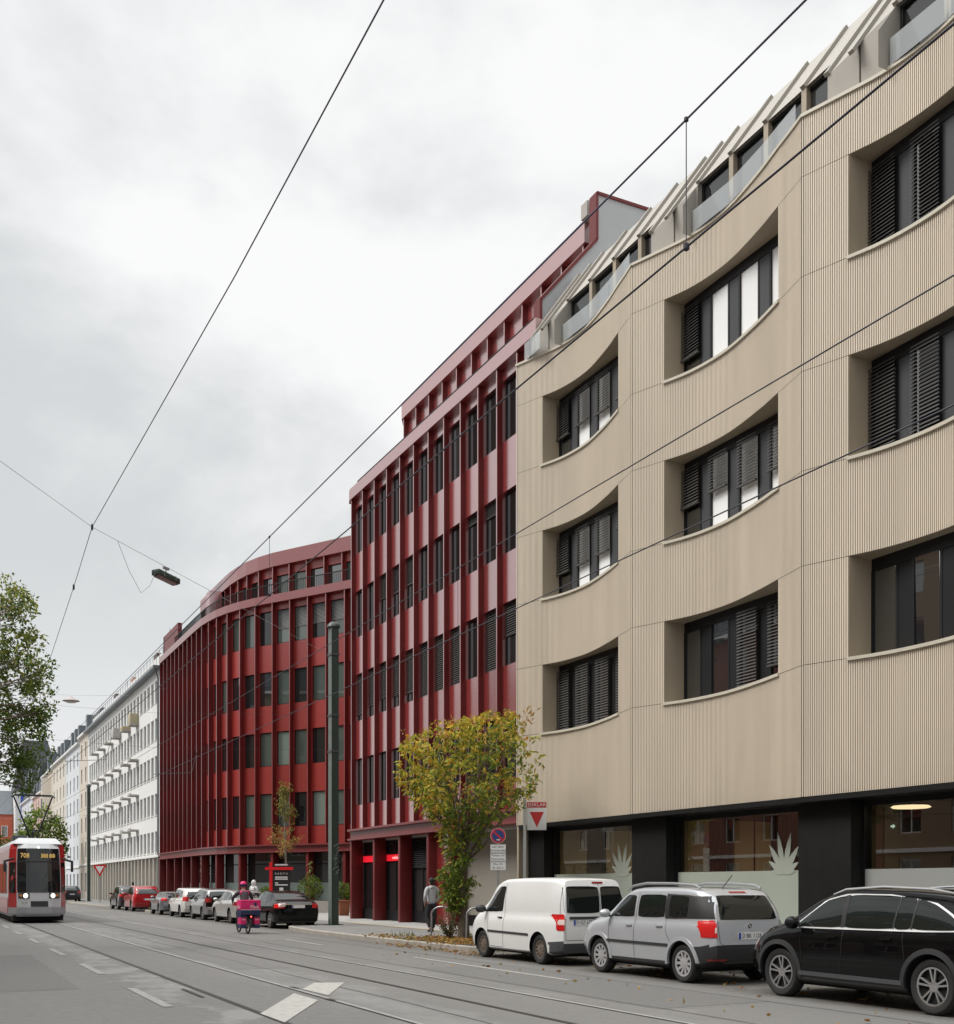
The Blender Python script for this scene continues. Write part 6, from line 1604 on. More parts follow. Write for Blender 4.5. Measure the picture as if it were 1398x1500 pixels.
while n < 1080:
    z = rnd.uniform(.95, 6.75); R_ = prof(z); a = rnd.uniform(0, 2*pi); q = rnd.random()**.5
    if rnd.random() > (R_ / 2.05)**1.4 + .10: continue
    rr = R_ * (q * 1.0 + .08); loc = RGT * (rr * cos(a) + skew(z)) + FWD * rr * sin(a) + Vector((0, 0, z))
    nz_ = mnoise.noise(loc * 1.15 + Vector((3, 1, 4))) + .5 * mnoise.noise(loc * 2.6)
    if nz_ < -.08 + (.12 if q > .8 else 0): continue
    n += 1
    turned = min(1, max(0, .20 + .42 * (z - 4.6) / 2 + .45 * (q - .55) + .9 * nz_ * .5 - .18 * cos(a)));  # share of leaves turned yellow, greater towards the top and outside
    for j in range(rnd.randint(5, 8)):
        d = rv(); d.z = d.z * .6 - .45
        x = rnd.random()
        if x < turned * .55: c = (.62, .44, .05) if rnd.random() < .65 else (.58, .27, .03) if rnd.random() < .5 else (.66, .52, .12)
        elif x < turned * 1.1 + .12: c = (.36, .36, .045)
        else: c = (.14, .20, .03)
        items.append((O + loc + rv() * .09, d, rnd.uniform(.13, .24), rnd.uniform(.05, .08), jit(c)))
for p3 in tips:
    for j in range(26):
        d = rv(); d.z -= .3; items.append((p3 + rv() * .3, d, rnd.uniform(.12, .2), .055, jit((.60, .40, .05) if rnd.random() < .5 else (.32, .32, .04))))
for k in range(46):   # wispy shoots above the crown
    a = rnd.uniform(0, 2*pi); p = O + RGT * rnd.uniform(-1.9, 2.1) + FWD * rnd.uniform(-1, 1); z = 6.0 + .35 * ((p - O).dot(RGT)) * .4 + rnd.uniform(0, .45); p.z = z
    for j in range(4): d = rv(); d.z = abs(d.z) + .3; items.append((p + rv() * .1, d, .17, .05, jit((.38, .22, .07))))
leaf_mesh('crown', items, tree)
# ---- large green tree on the near pavement, its crown reaching into the picture
ox2, oy2 = -4.6, 27.0
t2 = thing('street_tree', 'large leafy green tree hanging over the left edge above the tram', 'tree', (ox2, oy2, PZ))
O2 = Vector((ox2, oy2, 0)); C2 = Vector((-1.9, 28.0, 7.1))
m = MB(); m.tube([O2 + Vector((0, 0, .1)), O2 + Vector((.1, 0, 1.5)), O2 + Vector((.3, .1, 3.2)), O2 + Vector((.8, .3, 5.0)), C2 + Vector((-1.0, 0, 1.5))], [.26, .2, .17, .13, .05], 12); m.build('trunk', mt['bark'], t2, smooth=True)
items = []; lumps = []
for k in range(30):
    d = rv(); e = C2 + Vector((-2.2, -1, .3)) + Vector((d.x * 3.2, d.y * 3.4, d.z * 2.4)); lumps.append(e)
LU = []
for (u, v, dz_, r_) in ((18, 905, 0, .8), (10, 960, .6, 1.1), (38, 965, 0, .75), (55, 990, -.3, .62), (20, 1010, .5, 1.0), (42, 1030, 0, .7), (22, 1060, .4, 1.0), (44, 1085, -.2, .75), (18, 1105, 0, .8), (40, 1125, .3, .55), (30, 1148, 0, .36), (56, 1045, 0, .35), (24, 880, .4, .5), (-20, 900, 0, 1.3), (-30, 1000, 0, 1.5), (-25, 1090, 0, 1.3)):
    zc = 30 + dz_; xc = (u - CX) / F * zc; LU.append((Vector((xc * CA + zc * SA, -xc * SA + zc * CA, H + (HZ - v) * zc / F)), r_))
for e in lumps:
    if (e - O2).dot(RGT) < 2.2: LU.append((e, rnd.uniform(.9, 1.5)))
for (e, r_) in LU:
    b_ = MB(); st = O2 + Vector((.6, .2, 4.2 + rnd.uniform(-.5, 1.2))); b_.tube([st, st.lerp(e, .5) + rv() * .3 + Vector((0, 0, .25)), e], [.05, .028, .008], 6)
    for q in range(7):
        b_.tube([e.lerp(st, rnd.uniform(.0, .25)), e + rv() * r_ * .5, e + rv() * r_ * .9], [.012, .007, .003], 4)
    b_.build('branch', mt['bark'], t2, smooth=True)
    for j in range(int(200 * r_**2) + 40):
        p = rv(); p = e + p * r_
        if mnoise.noise(p * 1.9) < -.02: continue
        top = (p.z - C2.z) / 2.5; lit = min(1, max(0, .4 + .35 * top + .3 * (p - e).z / r_))
        for q in range(5):
            d = rv(); d.z -= .25; c = (.10, .16, .03) if rnd.random() > lit * .8 else (.30, .34, .07) if rnd.random() < .7 else (.27, .24, .05)
            items.append((p + rv() * .11, d, rnd.uniform(.09, .14), .06, jit(c)))
leaf_mesh('crown', items, t2)
# ---- thin young tree by the planter
ox3, oy3 = 18.05, 60.2
t3 = thing('young_tree', 'thin young tree with sparse yellowing leaves beside the red totem sign', 'tree', (ox3, oy3, PZ)); O3 = Vector((ox3, oy3, 0))
m = MB(); m.tube([O3 + Vector((0, 0, .1)), O3 + Vector((.03, 0, 2.5)), O3 + Vector((-.04, 0, 5)), O3 + Vector((-.2, 0, 7.0))], [.075, .06, .045, .012], 8); m.build('trunk', mt['bark_l'], t3, smooth=True)
items = []
for k in range(34):
    z = rnd.uniform(3.2, 7.2); rr = curve([(3, .9), (4, 1.05), (5, .75), (6, .5), (7.3, .2)])(z) * rnd.uniform(.5, 1.0); a = rnd.uniform(0, 2*pi); e = O3 + Vector((rr*cos(a), rr*sin(a), z + .3)); s = O3 + Vector((-.03, 0, z - .25))
    b_ = MB(); b_.tube([s, s.lerp(e, .5) + rv() * .05, e], [.012, .008, .003], 4); b_.build('branch', mt['bark_l'], t3)
    for j in range(46):
        p = s.lerp(e, rnd.uniform(.25, 1.1)) + rv() * .24; d = rv(); c = (.42, .24, .07) if z < 4.6 and rnd.random() < .7 else (.30, .27, .06) if rnd.random() < .7 else (.13, .15, .03); items.append((p, d, .13, .07, jit(c)))
leaf_mesh('crown', items, t3)
# ---- green tree far down the street, behind the tram
def blob_tree(label, x, y, h, r, cols, n=420, ls=.5, name='street_tree', zc=.62):
    t = thing(name, label, 'tree', (x, y, 0)); o = Vector((x, y, 0)); m = MB(); m.tube([o, o + Vector((0, 0, h * .45)), o + Vector((0, 0, h * .8))], [.2, .15, .05], 8); m.build('trunk', mt['bark'], t); it = []
    c0 = o + Vector((0, 0, h * zc))
    for k in range(n):
        p = rv(); w = c0 + Vector((p.x * r, p.y * r, p.z * h * (1 - zc)))
        if mnoise.noise(w * (1.2 / max(r, .5)) + Vector((x, y, 0))) < -.2: continue
        for j in range(5): it.append((w + rv() * r * .12, rv(), ls * rnd.uniform(.6, 1.1), ls * .5, jit(cols[0] if rnd.random() < .5 + .35 * p.z else cols[1])))
    leaf_mesh('crown', it, t); return t
blob_tree('bright green tree growing at the kerb behind the tram', 12.9, 142.0, 11.2, 2.8, ((.17, .24, .03), (.07, .11, .02)), 700, .55)
blob_tree('low dark green bushy tree at the far left behind the tram', 6.0, 118.0, 7.2, 3.2, ((.10, .14, .03), (.04, .06, .015)), 600, .5, 'bushy_tree', .5)
# ---- planter with shrubs in front of the bent wing
pl = thing('planter', 'long low concrete planter with upright edge on the forecourt', 'planter', (19.5, 61.5, PZ))
q = MB(); A = Vector((17.2, 63.6, 0)); B2 = Vector((21.6, 58.9, 0)); d = (B2 - A).normalized(); nn = Vector((-d.y, d.x, 0))
q.hexa([V3(A, PZ), V3(B2, PZ), V3(B2 + nn*1.6, PZ), V3(A + nn*1.6, PZ)], [V3(A, .8), V3(B2, .8), V3(B2 + nn*1.6, .8), V3(A + nn*1.6, .8)]); q.build('tub', mt['conc'], pl)
q = MB(); q.hexa([V3(A + d*.1 + nn*.1, .8), V3(B2 - d*.1 + nn*.1, .8), V3(B2 - d*.1 + nn*1.5, .8), V3(A + d*.1 + nn*1.5, .8)], [V3(A + d*.1 + nn*.1, .83), V3(B2 - d*.1 + nn*.1, .83), V3(B2 - d*.1 + nn*1.5, .83), V3(A + d*.1 + nn*1.5, .83)]); q.build('soil_fill', mt['soil'], pl)
for k, (f_, w_, h_, lab) in enumerate(((.07, .5, .7, 'low yellow-green shrub at the left end of the planter'), (.50, .75, 1.35, 'tall bright green shrub with a spiky top in the planter'), (.80, .7, .95, 'rounded green shrub at the right end of the planter'), (.95, .45, .45, 'small low green shrub at the planter corner'))):
    p = A + d * (B2 - A).length * f_ + nn * .8; t = thing('shrub', lab, 'shrub', (p.x, p.y, .83), 0, 'shrubs growing in the forecourt planter'); it = []; st = MB()
    for j in range(14):
        e = Vector((rnd.uniform(-1, 1) * w_ * .7, rnd.uniform(-1, 1) * w_ * .7, h_ * rnd.uniform(.5, 1.0))); st.tube([(p.x, p.y, .83), (p.x + e.x, p.y + e.y, .83 + e.z)], [.012, .004], 4)
    st.build('stem', mt['bark_l'], t)
    for j in range(260):
        e = rv(); w = p + Vector((e.x * w_, e.y * w_, .83 + h_ * .5 + e.z * h_ * .55))
        for i_ in range(3): it.append((w + rv() * .08, rv() + Vector((0, 0, .3)), .16, .06, jit((.20, .27, .04) if rnd.random() < .55 else (.07, .12, .02))))
    if k == 1:
        for j in range(60): it.append((p + Vector((rnd.uniform(-.12, .12), rnd.uniform(-.12, .12), .83 + rnd.uniform(1.2, 2.2))), rv(), .14, .06, jit((.25, .30, .10))))
    leaf_mesh('foliage', it, t)
# weed clump at the foot of the autumn tree
wd = thing('shrub', 'scrubby reddish weed clump at the foot of the autumn tree', 'shrub', (13.62, 29.25, PZ)); it = []; st = MB()
for j in range(34):
    a = rnd.uniform(0, 2*pi); e = Vector((cos(a) * rnd.uniform(.1, .38), sin(a) * rnd.uniform(.1, .38), rnd.uniform(.3, .85))); b0 = Vector((13.62, 29.25, PZ)); st.tube([b0, b0 + e * .6 + Vector((0, 0, .05)), b0 + e], [.006, .005, .003], 4)
    for i_ in range(14): it.append((b0 + e * rnd.uniform(.3, 1.05) + rv() * .08, rv(), .09, .035, jit((.16, .11, .05) if rnd.random() < .55 else (.09, .11, .03))))
st.build('stem', mt['bark'], wd); leaf_mesh('foliage', it, wd)
# fallen leaves: nobody could count them
it = []
def fallen(n, fx, fy, z, cols=((.36, .19, .05), (.42, .26, .06), (.26, .12, .04), (.30, .24, .08))):
    for _ in range(n):
        x, y = fx(), fy(); dd = rv(); dd.z *= .25; it.append(((x, y, z + rnd.uniform(.004, .03)), dd, rnd.uniform(.07, .13), .055, jit(rnd.choice(cols), .35)))
fallen(1500, lambda: rnd.triangular(12.5, 15.3, 13.2), lambda: rnd.triangular(25.6, 31.0, 28), PZ + .012)
fallen(260, lambda: rnd.uniform(12.15, 13.2), lambda: rnd.uniform(25.8, 33), PZ + .012)
fallen(170, lambda: rnd.triangular(11.4, 12.35, 12.2), lambda: rnd.uniform(23.8, 30), .004)
fallen(150, lambda: rnd.uniform(12.0, 13.8), lambda: rnd.uniform(8, 25), .004); fallen(40, lambda: rnd.uniform(9.5, 11.6), lambda: rnd.uniform(9, 26), .004)
lo = leaf_mesh('fallen_leaves', it, None); lo['kind'] = 'stuff'; lo['label'] = 'yellow and brown leaves scattered in the tree pit and gutter'
it = []
for (xa, xb, ya, yb, n) in ((12.7, 13.9, 69.6, 72.0, 420), (13.3, 14.0, 46, 62, 420), (12.4, 13.2, 30.5, 31, 20)):
    for _ in range(n): it.append(((rnd.uniform(xa, xb), rnd.uniform(ya, yb), PZ), Vector((rnd.uniform(-.4, .4), rnd.uniform(-.4, .4), 1)), rnd.uniform(.08, .26), .03, jit((.16, .19, .04))))
go = leaf_mesh('grass', it, None); go['kind'] = 'stuff'; go['label'] = 'rough grass tufts on the parking islands'
# ================================================================ masts, wires, lamps
def mast(x, y, h, label, arms=()):
    t = thing('mast', label, 'mast', (x, y, PZ), 0, 'green steel catenary masts along the pavement'); w = .142
    m = MB(); m.box(x - w, x + w, y - .20, y - .175, PZ, h); m.box(x - w, x + w, y + .175, y + .20, PZ, h); m.build('flange', mt['green'], t)
    m = MB(); m.box(x - .015, x + .015, y - .175, y + .175, PZ, h); m.build('web', mt['green'], t)
    m = MB(); m.lathe([(.26, h - .02), (.24, h + .08), (.12, h + .19), (.001, h + .22)], 20, 'z', (x, y, 0)); m.build('cap', mt['green'], t, smooth=True)
    m = MB(); m.box(x - .3, x + .3, y - .3, y + .3, PZ, PZ + .03); m.build('base_plate', mt['green'], t)
    m = MB(); m.box(x - w - .006, x - w + .012, y - .2, y + .2, PZ, h); m.build('worn_edge', mt['green_l'], t)
    for z in arms: m = MB(); m.box(x - w - .03, x + w + .03, y - .23, y + .23, z - .04, z + .04); m.build('clamp', mt['greyplastic'], t)
    return t
t = mast(14.4, 41.6, 11.75, 'tall green steel mast standing on the pavement corner in front of the red wings', (8.3, 6.9, 10.66))
g_ = MB(); rr = random.Random(5)   # scratched tag on the mast
for k in range(14):
    z = 2.1 + k * .09; x = 14.4 + rr.uniform(-.1, .06); g_.bar((x, 41.392, z), (x + rr.uniform(.05, .14), 41.392, z + rr.uniform(.02, .12)), .018, .002, up=(0, 1, 0))
g_.build('scribble', M('pale_scribble', (.32, .34, .33), .7), t)
mast(14.4, 113.0, 11.2, 'far green steel mast by the junction in front of the pale blue house', (6.2, 8.4))
def wire(name, label, pts, r, mat='wire', group=None, cat='wire'):
    o = MB().tube(pts, r, 6).build(name, mt[mat], None, smooth=True); props(o, label, cat, group); return o
WY = [-12, 8, 30, 60, 100, 160, 230]
GW = 'overhead wires along the tram tracks'
wire('contact_wire', 'lower contact wire over the near tram track', [(4.67, y, 6.03) for y in WY], .0075, group=GW)
wire('catenary_wire', 'upper carrying wire above the near tram track', [(4.67, y, 6.90) for y in WY], .0075, 'cable', group=GW)
wire('contact_wire', 'lowest contact wire over the far tram track, crossing the beige windows', [(7.7, y, 5.68) for y in WY], .0075, group=GW)
wire('catenary_wire', 'upper carrying wire above the far tram track, crossing the beige bays', [(7.7, y, 6.76) for y in WY], .0075, group=GW)
GD = 'droppers between carrying and contact wire'
for X, z0, z1, y, lab in ((4.67, 6.03, 6.90, 6.2, 'dropper hanging highest in the picture, ending above the beige parapet'), (4.67, 6.03, 6.90, 16.4, 'dropper in front of the set-back storey of the bent red wing'), (7.7, 5.68, 6.76, 16.2, 'dropper hanging in front of the tall red fins')):
    o = thing('dropper', lab, 'dropper', (X, y, z0), 0, GD)
    MB().tube([(X, y, z0), (X, y, z1)], .004, 5).build('rod', mt['wire'], o)
    MB().lathe([(.001, -.03), (.022, -.015), (.022, .02), (.001, .035)], 10, 'z', (X, y, z0)).build('lower_clamp', mt['wire'], o); MB().lathe([(.001, -.02), (.016, -.01), (.016, .012), (.001, .02)], 10, 'z', (X, y, z1)).build('upper_clamp', mt['wire'], o)
X1 = 4.6
def wp(u, v, X=X1):
    zc = X * F / (CA * (u + 115)); return (X, zc * (CA - SA * (u - CX) / F), H + (HZ - v) / F * zc)
node = Vector(wp(135, 772)); M1 = Vector((14.2, 41.6, 10.66))
wire('feeder_cable', 'thick cable running up the sky to the top edge, left of all other wires', [(4.6, 2, 11.3), wp(562, 0), wp(345, 403), tuple(node)], .011, 'cable', group=GW)
wire('feeder_cable', 'thinner cable running down from the wire crossing into the green tree', [tuple(node), wp(108, 860), wp(75, 960), wp(45, 1035)], .010, 'cable', group=GW)
wire('span_wire', 'span wire carrying the street lamp to the green mast', [tuple(node), tuple(M1)], .007, 'steel', group='span wires across the street')
wire('span_wire', 'span wire rising to the upper left edge from the wire crossing', [(-8.8, 23.8, 16.2), tuple(node)], .007, 'steel', group='span wires across the street')
wire('span_wire', 'upper thin span wire from the green mast across both tracks', [(14.2, 41.6, 8.3), (7.7, 42.0, 8.0), (4.67, 42.2, 8.05), (-4, 42.6, 8.9)], .0035, 'wire', group='span wires across the street')
wire('span_wire', 'lower thin span wire from the green mast across both tracks', [(14.2, 41.6, 6.95), (7.7, 42.0, 6.72), (4.67, 42.2, 6.82), (-4, 42.6, 7.3)], .0035, 'wire', group='span wires across the street')
wire('span_wire', 'distant span wire from the far mast across both tracks', [(14.2, 113, 8.4), (7.7, 113, 7.9), (4.67, 113, 7.95), (-4, 113, 8.8)], .008, 'steel', group='span wires across the street')
for (x, y, z, lab) in ((7.7, 42, 5.75, 'steady arm holding the contact wire in front of the dark red fins'), (4.67, 42.2, 6.1, 'steady arm over the near track beyond the lamp'), (7.7, 113, 5.75, 'distant steady arm in front of the white block')):
    o = MB().tube([(x - .1, y, z), (x + 1.3, y, z + .12), (x + 1.5, y, z + .95)], .012, 6).build('steady_arm', mt['greyplastic'], None); props(o, lab, 'bracket', 'steady arms of the overhead line')
# small joints on the cable
for (p, lab) in ((node, 'black junction clamp where the thick cable meets the span wire'), (Vector(wp(108, 860)), 'small clamp halfway down the thinner cable')):
    o = MB().lathe([(.001, -.12), (.035, -.06), (.035, .06), (.001, .12)], 10, 'z', tuple(p)).build('cable_clamp', mt['wire'], None); props(o, lab, 'clamp')
# hanging street lamp
P = node.lerp(M1, .26); lp_ = thing('street_lamp', 'dark green box-shaped street lamp hanging from the span wire', 'lamp', tuple(P)); dd = (M1 - node).normalized(); hx = Vector((dd.x, dd.y, 0)).normalized(); hy = Vector((-hx.y, hx.x, 0)); c0 = P + Vector((0, 0, -.33))
tl_ = Vector((0, 0, .02))
q = MB(); q.obox(c0, hx * .47 - tl_ * 3, hy * .17, (0, 0, .09)); q.build('housing', mt['green'], lp_, bevel=.03)
q = MB(); q.obox(c0 - Vector((0, 0, .10)), hx * .42 - tl_ * 2.6, hy * .13, (0, 0, .03)); q.build('diffuser', M('lamp_diffuser', (.25, .12, .13), .3), lp_, bevel=.02)
q = MB(); q.tube([P, P + Vector((0, 0, -.24))], .02, 6); q.obox(P + Vector((0, 0, -.05)), hx * .12, hy * .03, (0, 0, .04)); q.build('hanger', mt['steel'], lp_)
for s in (-.24, .26): MB().obox(c0 + hx * s - hy * .175, hx * .012, hy * .01, (0, 0, .06)).build('latch', mt['steel'], lp_)
a = node.lerp(M1, .085); e = c0 - hx * .47
wire('lamp_cable', 'thin slack cable drooping from the span wire to the hanging lamp', [tuple(a), tuple(a.lerp(e, .3) + Vector((0, 0, -.62))), tuple(a.lerp(e, .62) + Vector((0, 0, -1.0))), tuple(a.lerp(e, .85) + Vector((0, 0, -.55))), tuple(e)], .006)
# far disc lamp on a span
fl = thing('street_lamp', 'far pale dish-shaped street lamp hanging above the tram', 'lamp', (6.2, 84, 12)); zc = 82.0; xc = (104 - CX) / F * zc; px, py, pz_ = xc * CA + zc * SA, -xc * SA + zc * CA, H + (HZ - 1027) * zc / F
q = MB(); q.lathe([(.62, 0), (.55, .08), (.2, .2), (.08, .35), (.001, .37)], 20, 'z', (px, py, pz_)); q.build('shade', M('lamp_shade_pale', (.42, .36, .34), .5), fl, smooth=True)
q = MB(); q.lathe([(.5, -.03), (.3, -.12), (.001, -.14)], 20, 'z', (px, py, pz_)); q.build('diffuser', M('lamp_glass', (.6, .58, .55), .3), fl, smooth=True)
wire('span_wire', 'faint span wire carrying the far dish lamp', [(px - 9, py - 2, pz_ + .1), (px, py, pz_ + .42), (px + 4.6, py + 1, pz_ + .9), (17.2, py + 3, pz_ + 2)], .008, 'steel', group='span wires across the street')
# ================================================================ signs
s = thing('traffic_sign', 'round blue no-stopping sign with red border above white supplementary plates', 'sign', (14.3, 27.5, PZ)); sx_, sy = 14.3, 27.5
fr, fu = -FWD, Vector((0, 0, 1)); rt = RGT.copy()
MB().tube([(sx_, sy, PZ), (sx_, sy, 3.25)], .03, 10).build('pole', mt['steel'], s)
def disc(r0, r1, z, off, mat, name, par, n=36):
    mb = MB(); c = Vector((sx_, sy, z)) + fr * off
    vs = []
    for k in range(n): a = 2*pi*k/n; vs.append(c + rt * r1 * cos(a) + fu * r1 * sin(a))
    mb.poly(vs); return mb.build(name, mat, par, fix=False)
zz_ = 3.05
dk = disc(0, .212, zz_, .050, mt['sign_w'], 'sign_disc', s); disc(0, .205, zz_, .053, mt['sign_r'], 'red_border', dk); disc(0, .165, zz_, .056, mt['sign_b'], 'blue_field', dk)
MB().obox(Vector((sx_, sy, zz_)) + fr * .059, (rt - fu).normalized() * .17, (rt + fu).normalized() * .021, fr * .0008).build('red_slash', mt['sign_r'], dk)
q = MB(); c = Vector((sx_, sy, zz_ - .115)) + fr * .062; q.poly([c - rt*.05 + fu*.012, c + rt*.02 + fu*.012, c + rt*.02 + fu*.03, c + rt*.06, c + rt*.02 - fu*.03, c + rt*.02 - fu*.012, c - rt*.05 - fu*.012]); q.build('white_arrow', mt['sign_w'], dk, fix=False)
for (z0, z1, lines) in ((2.575, 2.815, ('auf dem', 'Seitenstreifen')), (2.34, 2.57, ('Parken mit', 'Parkschein')), (2.09, 2.335, ('Mo–Fr', '8–20 h'))):
    c = Vector((sx_, sy, (z0 + z1) / 2)) + fr * .045; pm = MB().obox(c, rt * .21, fu * (z1 - z0) / 2, fr * .004).build('supplementary_plate', mt['sign_w'], s)
    mb = MB()
    for k, ln in enumerate(lines): text('lettering', ln, .085, mt['ink'], pm, tuple(c + fr * .007 + fu * (.05 - .1 * k)), right=tuple(rt), width=.20 + .02 * len(ln) * .8)
    for (a, b_) in ((1, 0), (-1, 0)): mb.obox(c + fr * .006 + fu * a * ((z1 - z0) / 2 - .012), rt * .2, fu * .003, fr * .001)
    mb.build('border', mt['ink'], pm)
a = thing('advertising_sign', 'white pole sign with a red downward triangle under a red name strip', 'sign', (16.3, 29.6, PZ)); sx_, sy = 16.3, 29.6
MB().tube([(sx_, sy, PZ), (sx_, sy, 4.3)], .05, 12).build('pole', M('white_pole', (.55, .56, .56), .5, noise=.08), a)
c = Vector((sx_, sy, 3.70)) + rt * .36
pb = MB().obox(c, rt * .29, fu * .355, fr * .06).build('sign_box', mt['sign_w'], a, bevel=.012)
q = MB(); k = c + fr * .063; q.poly([k - rt*.215 + fu*.19, k - rt*.0 - fu*.28, k + rt*.215 + fu*.19]); q.build('red_triangle', mt['sign_r'], pb, fix=False)
MB().obox(c + fu * .40, rt * .29, fu * .085, fr * .064).build('name_strip', mt['sign_r'], a, bevel=.008); text('lettering', 'EISKLAR', .15, mt['sign_w'], a, tuple(c + fu * .40 + fr * .067), right=tuple(rt), width=.54)
y = thing('traffic_sign', 'far give-way triangle sign on a grey post beside the white block', 'sign', (14.2, 104, PZ)); gx_, gy = 14.2, 104.0
MB().tube([(gx_, gy, PZ), (gx_, gy, 3.6)], .04, 8).build('pole', mt['steel'], y)
zc = gx_ * SA + gy * CA
def tri(r, off, mat, nm, par=None):
    k = Vector((gx_, gy, 3.15)) + fr * off; return MB().poly([tuple(k - rt*r*.87 + fu*r*.5), tuple(k - fu*r), tuple(k + rt*r*.87 + fu*r*.5)]).build(nm, mat, par or y, fix=False)
tr_ = tri(.72, .05, mt['sign_r'], 'red_triangle'); tri(.44, .055, mt['sign_w'], 'white_field', tr_)
# red totem with white lettering
T = Vector((16.6, 56.5, 0)); to = thing('totem_sign', 'black directory board in a bright red angled frame on the forecourt', 'sign', (T.x, T.y, PZ))
rb = M('bright_red_frame', (.75, .012, .018), .4)
MB().obox(T - rt * .42 + Vector((0, 0, 1.5)), rt * .08, fr * .06, fu * 1.36).build('upright', rb, to); MB().obox(T + fr * .02 + Vector((0, 0, 2.55)), rt * .72, fr * .05, fu * .075).build('crossbar', rb, to)
bd = MB().obox(T + rt * .12 + Vector((0, 0, 1.95)), rt * .45, fr * .03, fu * .85).build('board', mt['ink'], to)
k0 = T + rt * .12 + fr * .034
MB().obox(k0 + Vector((0, 0, 2.74)), rt * .33, fr * .002, fu * .035).build('text_line', mt['sign_w'], bd)
text('lettering', 'K A N T O', .15, mt['sign_w'], bd, tuple(k0 + fr * .004 + Vector((0, 0, 2.28))), right=tuple(rt), width=.66)
for z, w_ in ((2.10, .33), (2.0, .33), (1.80, .08), (1.70, .33)): MB().obox(k0 + Vector((0, 0, z)) - rt * (.33 - w_), rt * w_, fr * .002, fu * .03).build('text_line', mt['sign_w'], bd)
MB().obox(k0 + Vector((0, 0, 1.45)), rt * .1, fr * .002, fu * .11).build('white_square', mt['sign_w'], bd); MB().obox(T + rt * .28 + Vector((0, 0, .63)), rt * .16, fr * .1, fu * .5).build('foot', mt['red_dull'], to)
# bike stands
def stand_(p0, p1, label):
    p0, p1 = Vector(p0), Vector(p1); t = thing('bike_stand', label, 'bike stand', tuple(p0), 0, 'tubular bike stands around the tree pit'); pts = [p0, p0.lerp(p1, .03) + Vector((0, 0, .6))]
    for k in range(9): a = pi * k / 8; pts.append(p0.lerp(p1, .5 - .5 * cos(a) * .97) + Vector((0, 0, .68 + .24 * sin(a))))
    pts += [p1.lerp(p0, .03) + Vector((0, 0, .6)), p1]; MB().tube(pts, .028, 10).build('hoop', mt['steel'], t, smooth=True)
    for p in (p0, p1): MB().lathe([(.06, PZ + .004), (.05, PZ + .02), (.001, PZ + .02)], 12, 'z', (p.x, p.y, 0)).build('foot', mt['steel'], t)
stand_((13.5, 30.25, PZ), (13.95, 29.75, PZ), 'bent steel bike hoop in front of the weeds, left of the autumn tree trunk'); stand_((13.85, 28.6, PZ), (14.38, 28.35, PZ), 'bent steel bike hoop right of the autumn tree trunk beside the white van')
# terracotta planter by the near wing corner
pt = thing('plant_box', 'square terracotta coloured plant box at the corner of the near red wing', 'planter', (19.2, 54.2, PZ))
q = MB(); q.hexa([(19.0, 53.95, PZ), (19.5, 53.95, PZ), (19.5, 54.45, PZ), (19.0, 54.45, PZ)], [(18.95, 53.9, .86), (19.55, 53.9, .86), (19.55, 54.5, .86), (18.95, 54.5, .86)]); q.build('tub', M('terracotta', (.30, .12, .06), .8, noise=.12), pt, bevel=.02)
q = MB(); q.box(18.92, 19.58, 53.87, 54.53, .86, .91); q.build('rim', M('terracotta_rim', (.33, .14, .07), .8), pt)
# two red-white bollards near the far pavement
for k, (x, yy, lab) in enumerate(((14.2, 93.6, 'slim red and white bollard on the far pavement, nearer one'), (14.1, 96.4, 'slim red and white bollard on the far pavement, farther one'))):
    b = thing('bollard', lab, 'bollard', (x, yy, PZ), 0, 'bollards on the far pavement'); MB().tube([(x, yy, PZ), (x, yy, 1.05)], .05, 10).build('post', mt['sign_w'], b)
    for z in (.45, .8): MB().lathe([(.053, z), (.053, z + .16)], 12, 'z', (x, yy, 0)).build('red_band', mt['sign_r'], b)
# ================================================================ camera, light, sky
cam = bpy.data.cameras.new('camera'); co = bpy.data.objects.new('camera', cam); COL.objects.link(co)
cam.sensor_fit = 'HORIZONTAL'; cam.sensor_width = 36; cam.lens = 36 * F / 1398; cam.shift_y = (HZ - 750) / 1398; cam.shift_x = 0
cam.clip_start = .1; cam.clip_end = 5000
co.location = (0, 0, H); co.rotation_euler = (R(90), 0, -ALPHA)
scene.camera = co
su = bpy.data.lights.new('sun', 'SUN'); su.energy = 2.6; su.angle = R(25); su.color = (1, .96, .9)
so_ = bpy.data.objects.new('sun', su); COL.objects.link(so_)
EL, AZ = 50, 290       # elevation; azimuth clockwise from +Y: soft light from the left, ahead of the camera
d = Vector((sin(R(AZ)) * cos(R(EL)), cos(R(AZ)) * cos(R(EL)), sin(R(EL))))
so_.rotation_euler = (-d).to_track_quat('-Z', 'Y').to_euler()
w = bpy.data.worlds.new("World"); scene.world = w; w.use_nodes = True; t = w.node_tree; L = t.links
bg = t.nodes['Background']; out = t.nodes['World Output']
sky = t.nodes.new('ShaderNodeTexSky'); sky.sky_type = 'NISHITA'; sky.sun_disc = False; sky.sun_elevation = R(EL); sky.sun_rotation = R(AZ); sky.dust_density = 4
L.new(sky.outputs[0], bg.inputs[0]); bg.inputs[1].default_value = .06
tc = t.nodes.new('ShaderNodeTexCoord'); sx = t.nodes.new('ShaderNodeSeparateXYZ'); L.new(tc.outputs['Generated'], sx.inputs[0])
def mth(op, a, b_):
    n = t.nodes.new('ShaderNodeMath'); n.operation = op
    for i, x in enumerate((a, b_)):
        if isinstance(x, (int, float)): n.inputs[i].default_value = x
        else: L.new(x, n.inputs[i])
    return n.outputs[0]
